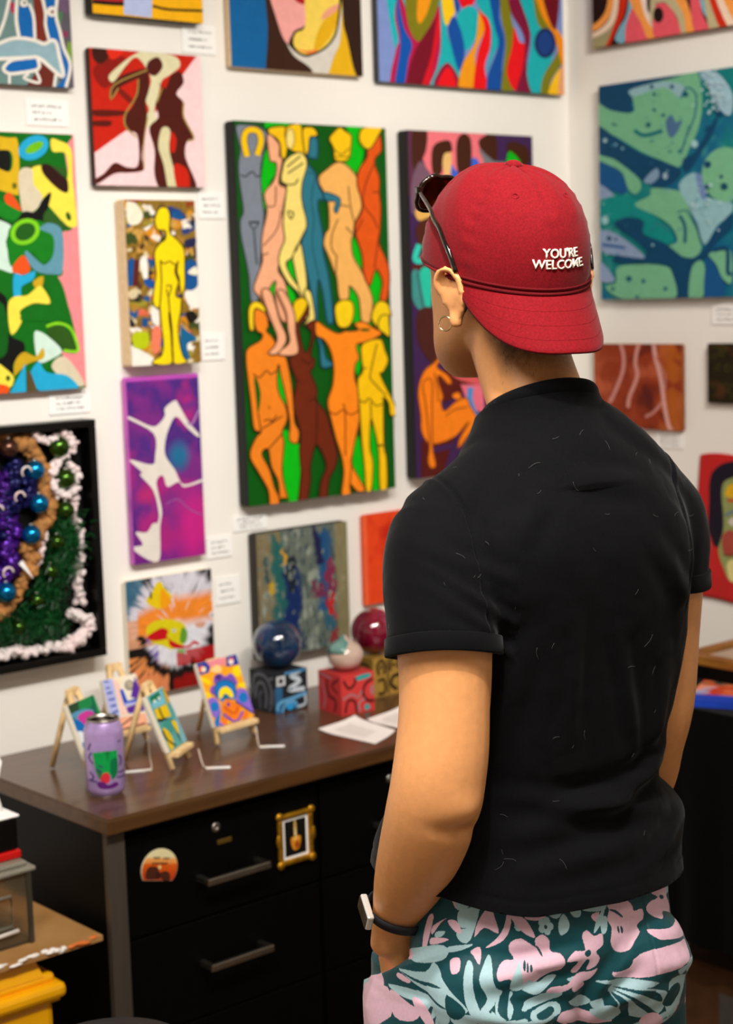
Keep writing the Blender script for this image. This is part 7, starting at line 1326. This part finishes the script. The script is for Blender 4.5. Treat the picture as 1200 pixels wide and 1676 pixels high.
# embroidered words, bent onto the crown
def words():
    M_THREAD = pmat('white_thread', '#f2ead8', rough=.7, nscale=500, namt=.08, bscale=900, bstr=.4)
    for txt, sz, zc_, ang in (("YOU'RE", .0135, .0430, 0), ("WELCOME.", .0135, .0318, 0)):
        cu = bpy.data.curves.new('t', 'FONT'); cu.body = txt; cu.size = sz; cu.align_x = 'CENTER'; cu.offset = .00022; cu.space_character = 1.0; cu.resolution_u = 3
        o = bpy.data.objects.new('t', cu); COL.objects.link(o); dg = bpy.context.evaluated_depsgraph_get(); me = bpy.data.meshes.new_from_object(o.evaluated_get(dg)); bpy.data.objects.remove(o)
        bm = bmesh.new(); bm.from_mesh(me); bmesh.ops.triangulate(bm, faces=bm.faces[:]); bmesh.ops.subdivide_edges(bm, edges=bm.edges[:], cuts=1)
        ex = bmesh.ops.extrude_face_region(bm, geom=bm.faces[:]); top = {g for g in ex['geom'] if isinstance(g, bmesh.types.BMVert)}
        for v in bm.verts:
            x, y = v.co.x, v.co.y; phi = x / (CA * 1.0) + WORD_PHI; z = zc_ + y - .0045; t = math.asin(min(.99, max(0, z / CH)) ** (1 / .92)) / (math.pi / 2)
            v.co = CC @ dome(phi, t, .0037 if v in top else .0012)
        bmesh.ops.recalc_face_normals(bm, faces=bm.faces[:]); bm.to_mesh(me); bm.free(); me.materials.append(M_THREAD); o = link(bpy.data.objects.new('embroidered_word', me), crown); o['label'] = 'white embroidered lettering'
WORD_PHI = .10
words()

# ------------------------------------------------------------------ sunglasses pushed up on the cap
M_TORT = pmat('tortoise_acetate', '#0b0604', rough=.1, coat=.8, nscale=40, namt=.8, col2='#1e0d04')
M_LENS = pmat('brown_lens', '#5a2408', rough=.03, trans=.75, ior=1.2, nscale=8, namt=.2)
sg = empty('sunglasses', (MX, MY, 0), TH); tag(sg, 'dark tortoiseshell sunglasses perched on the front of the cap', 'sunglasses')
G0 = Vector((HEAD.x + .004, HEAD.y + .108, 1.690)); GM = Matrix.Translation(G0) @ Matrix.Rotation(math.radians(34), 4, 'X')
for s in (-1, 1):
    ring = []
    for k in range(28):
        a = 2 * math.pi * k / 28; cx, sx = math.cos(a), math.sin(a); x = s * .036 + .0285 * math.copysign(abs(cx) ** .75, cx); z = .022 * math.copysign(abs(sx) ** .8, sx) + (.004 if sx > 0 and s * cx > 0 else 0); y = -.012 * (x / .068) ** 2; ring.append((x, y, z))
    rim = MB().tube(ring, .0032, 8, closed=True, M=GM).build('rim', M_TORT, sg)
    mb = MB(); vs = [GM @ Vector(p) for p in ring] + [GM @ (Vector(p) + Vector((0, .0016, 0))) for p in ring]; n = 28
    mb.add(vs, [tuple(range(n)), tuple(range(2 * n - 1, n - 1, -1))] + [(i, (i + 1) % n, n + (i + 1) % n, n + i) for i in range(n)]); mb.build('lens', M_LENS, sg)
    h0 = GM @ Vector((s * .066, -.012, .010)); ear_pt = Vector((HEAD.x + s * .0945, HEAD.y - .022, 1.604)); mid = (h0 + ear_pt) / 2 + Vector((s * .021, .0, .000)); end = Vector((HEAD.x + s * .0905, HEAD.y - .030, 1.588))
    tp = [tuple(h0)]
    for ph_, t_ in ((112, .315), (98, .28), (86, .24), (78, .18), (72, .13), (65, .04)): tp.append(tuple(CC @ dome(s * math.radians(ph_), t_, .0060)))
    tp = [tuple(q) for q in catmull(tp, False, 3)] 
    MB().tube(tp, .0023, 8, flat=1.5).build('temple', M_TORT, sg)
    MB().box(-.004, .004, -.005, .003, -.004, .004, .001, M=Matrix.Translation(h0)).build('hinge', M_TORT, sg)
MB().tube([GM @ Vector(p) for p in ((-.0085, 0, .006), (0, .002, .009), (.0085, 0, .006))], .0030, 8).build('bridge', M_TORT, sg)

# hoop earring
hp = MB().tube([(.0, .0080 * math.cos(a), .0080 * math.sin(a)) for a in [i * 2 * math.pi / 28 for i in range(28)]], .0009, 8, closed=True).build('hoop_earring', pmat('pale_gold', '#e6cf9c', rough=.2, metal=1, nscale=30, namt=.1))
tag(hp, 'thin pale gold hoop earring in the left ear', 'earring')
def to_world(v): return Matrix.Translation((MX, MY, 0)) @ Matrix.Rotation(TH, 4, 'Z') @ Vector(v)
EARLOBE = Vector((HEAD.x - .0890, HEAD.y - .030, 1.5360)); hp.location = to_world(EARLOBE); hp.rotation_euler = (0, 0, TH + math.radians(38))
# wrist band
wb = empty('fitness_band', (0, 0, 0)); tag(wb, 'dark fitness band with a white metal case on the left wrist', 'wristwatch')
WC = Vector((-.1985, -.004, .882)); wb.location = to_world(WC); wb.rotation_euler = (0, 0, TH)
ax = Vector((-.04, .42, -.90)).normalized(); WM = ax.to_track_quat('Z', 'X').to_matrix().to_4x4()
pts = [(.0375 * math.cos(a), .0365 * math.sin(a), .006 * math.sin(a + 1)) for a in [i * 2 * math.pi / 40 for i in range(40)]]
V = []; F_ = []
for (x, y, z) in pts:
    for dz, dr in ((-.0055, 0), (-.0055, .0022), (.0055, .0022), (.0055, 0)): k = 1 + dr / .037; V.append(tuple(WM @ Vector((x * k, y * k, z + dz))))
for i in range(40):
    for j in range(4): F_.append((i * 4 + j, i * 4 + (j + 1) % 4, ((i + 1) % 40) * 4 + (j + 1) % 4, ((i + 1) % 40) * 4 + j))
mesh_obj('strap', V, F_, pmat('navy_silicone', '#1a1a22', rough=.55, nscale=60, namt=.15), wb, True)
dd = Vector((-.985, .12, .10)); dd = (dd - ax * dd.dot(ax)).normalized(); ee = ax.cross(dd)
cq = Matrix(((dd.x, ee.x, ax.x, dd.x * .0395), (dd.y, ee.y, ax.y, dd.y * .0395), (dd.z, ee.z, ax.z, dd.z * .0395), (0, 0, 0, 1)))
MB().box(-.004, .004, -.0195, .0195, -.0095, .0095, .002, M=cq).build('case', pmat('white_metal', '#e9e2da', rough=.25, metal=.3, nscale=30, namt=.04), wb)
MB().box(.0041, .0048, -.0180, .0180, -.0080, .0080, .0002, M=cq).build('screen', pmat('black_glass', '#050506', rough=.05, coat=1, nscale=30, namt=.1), wb)
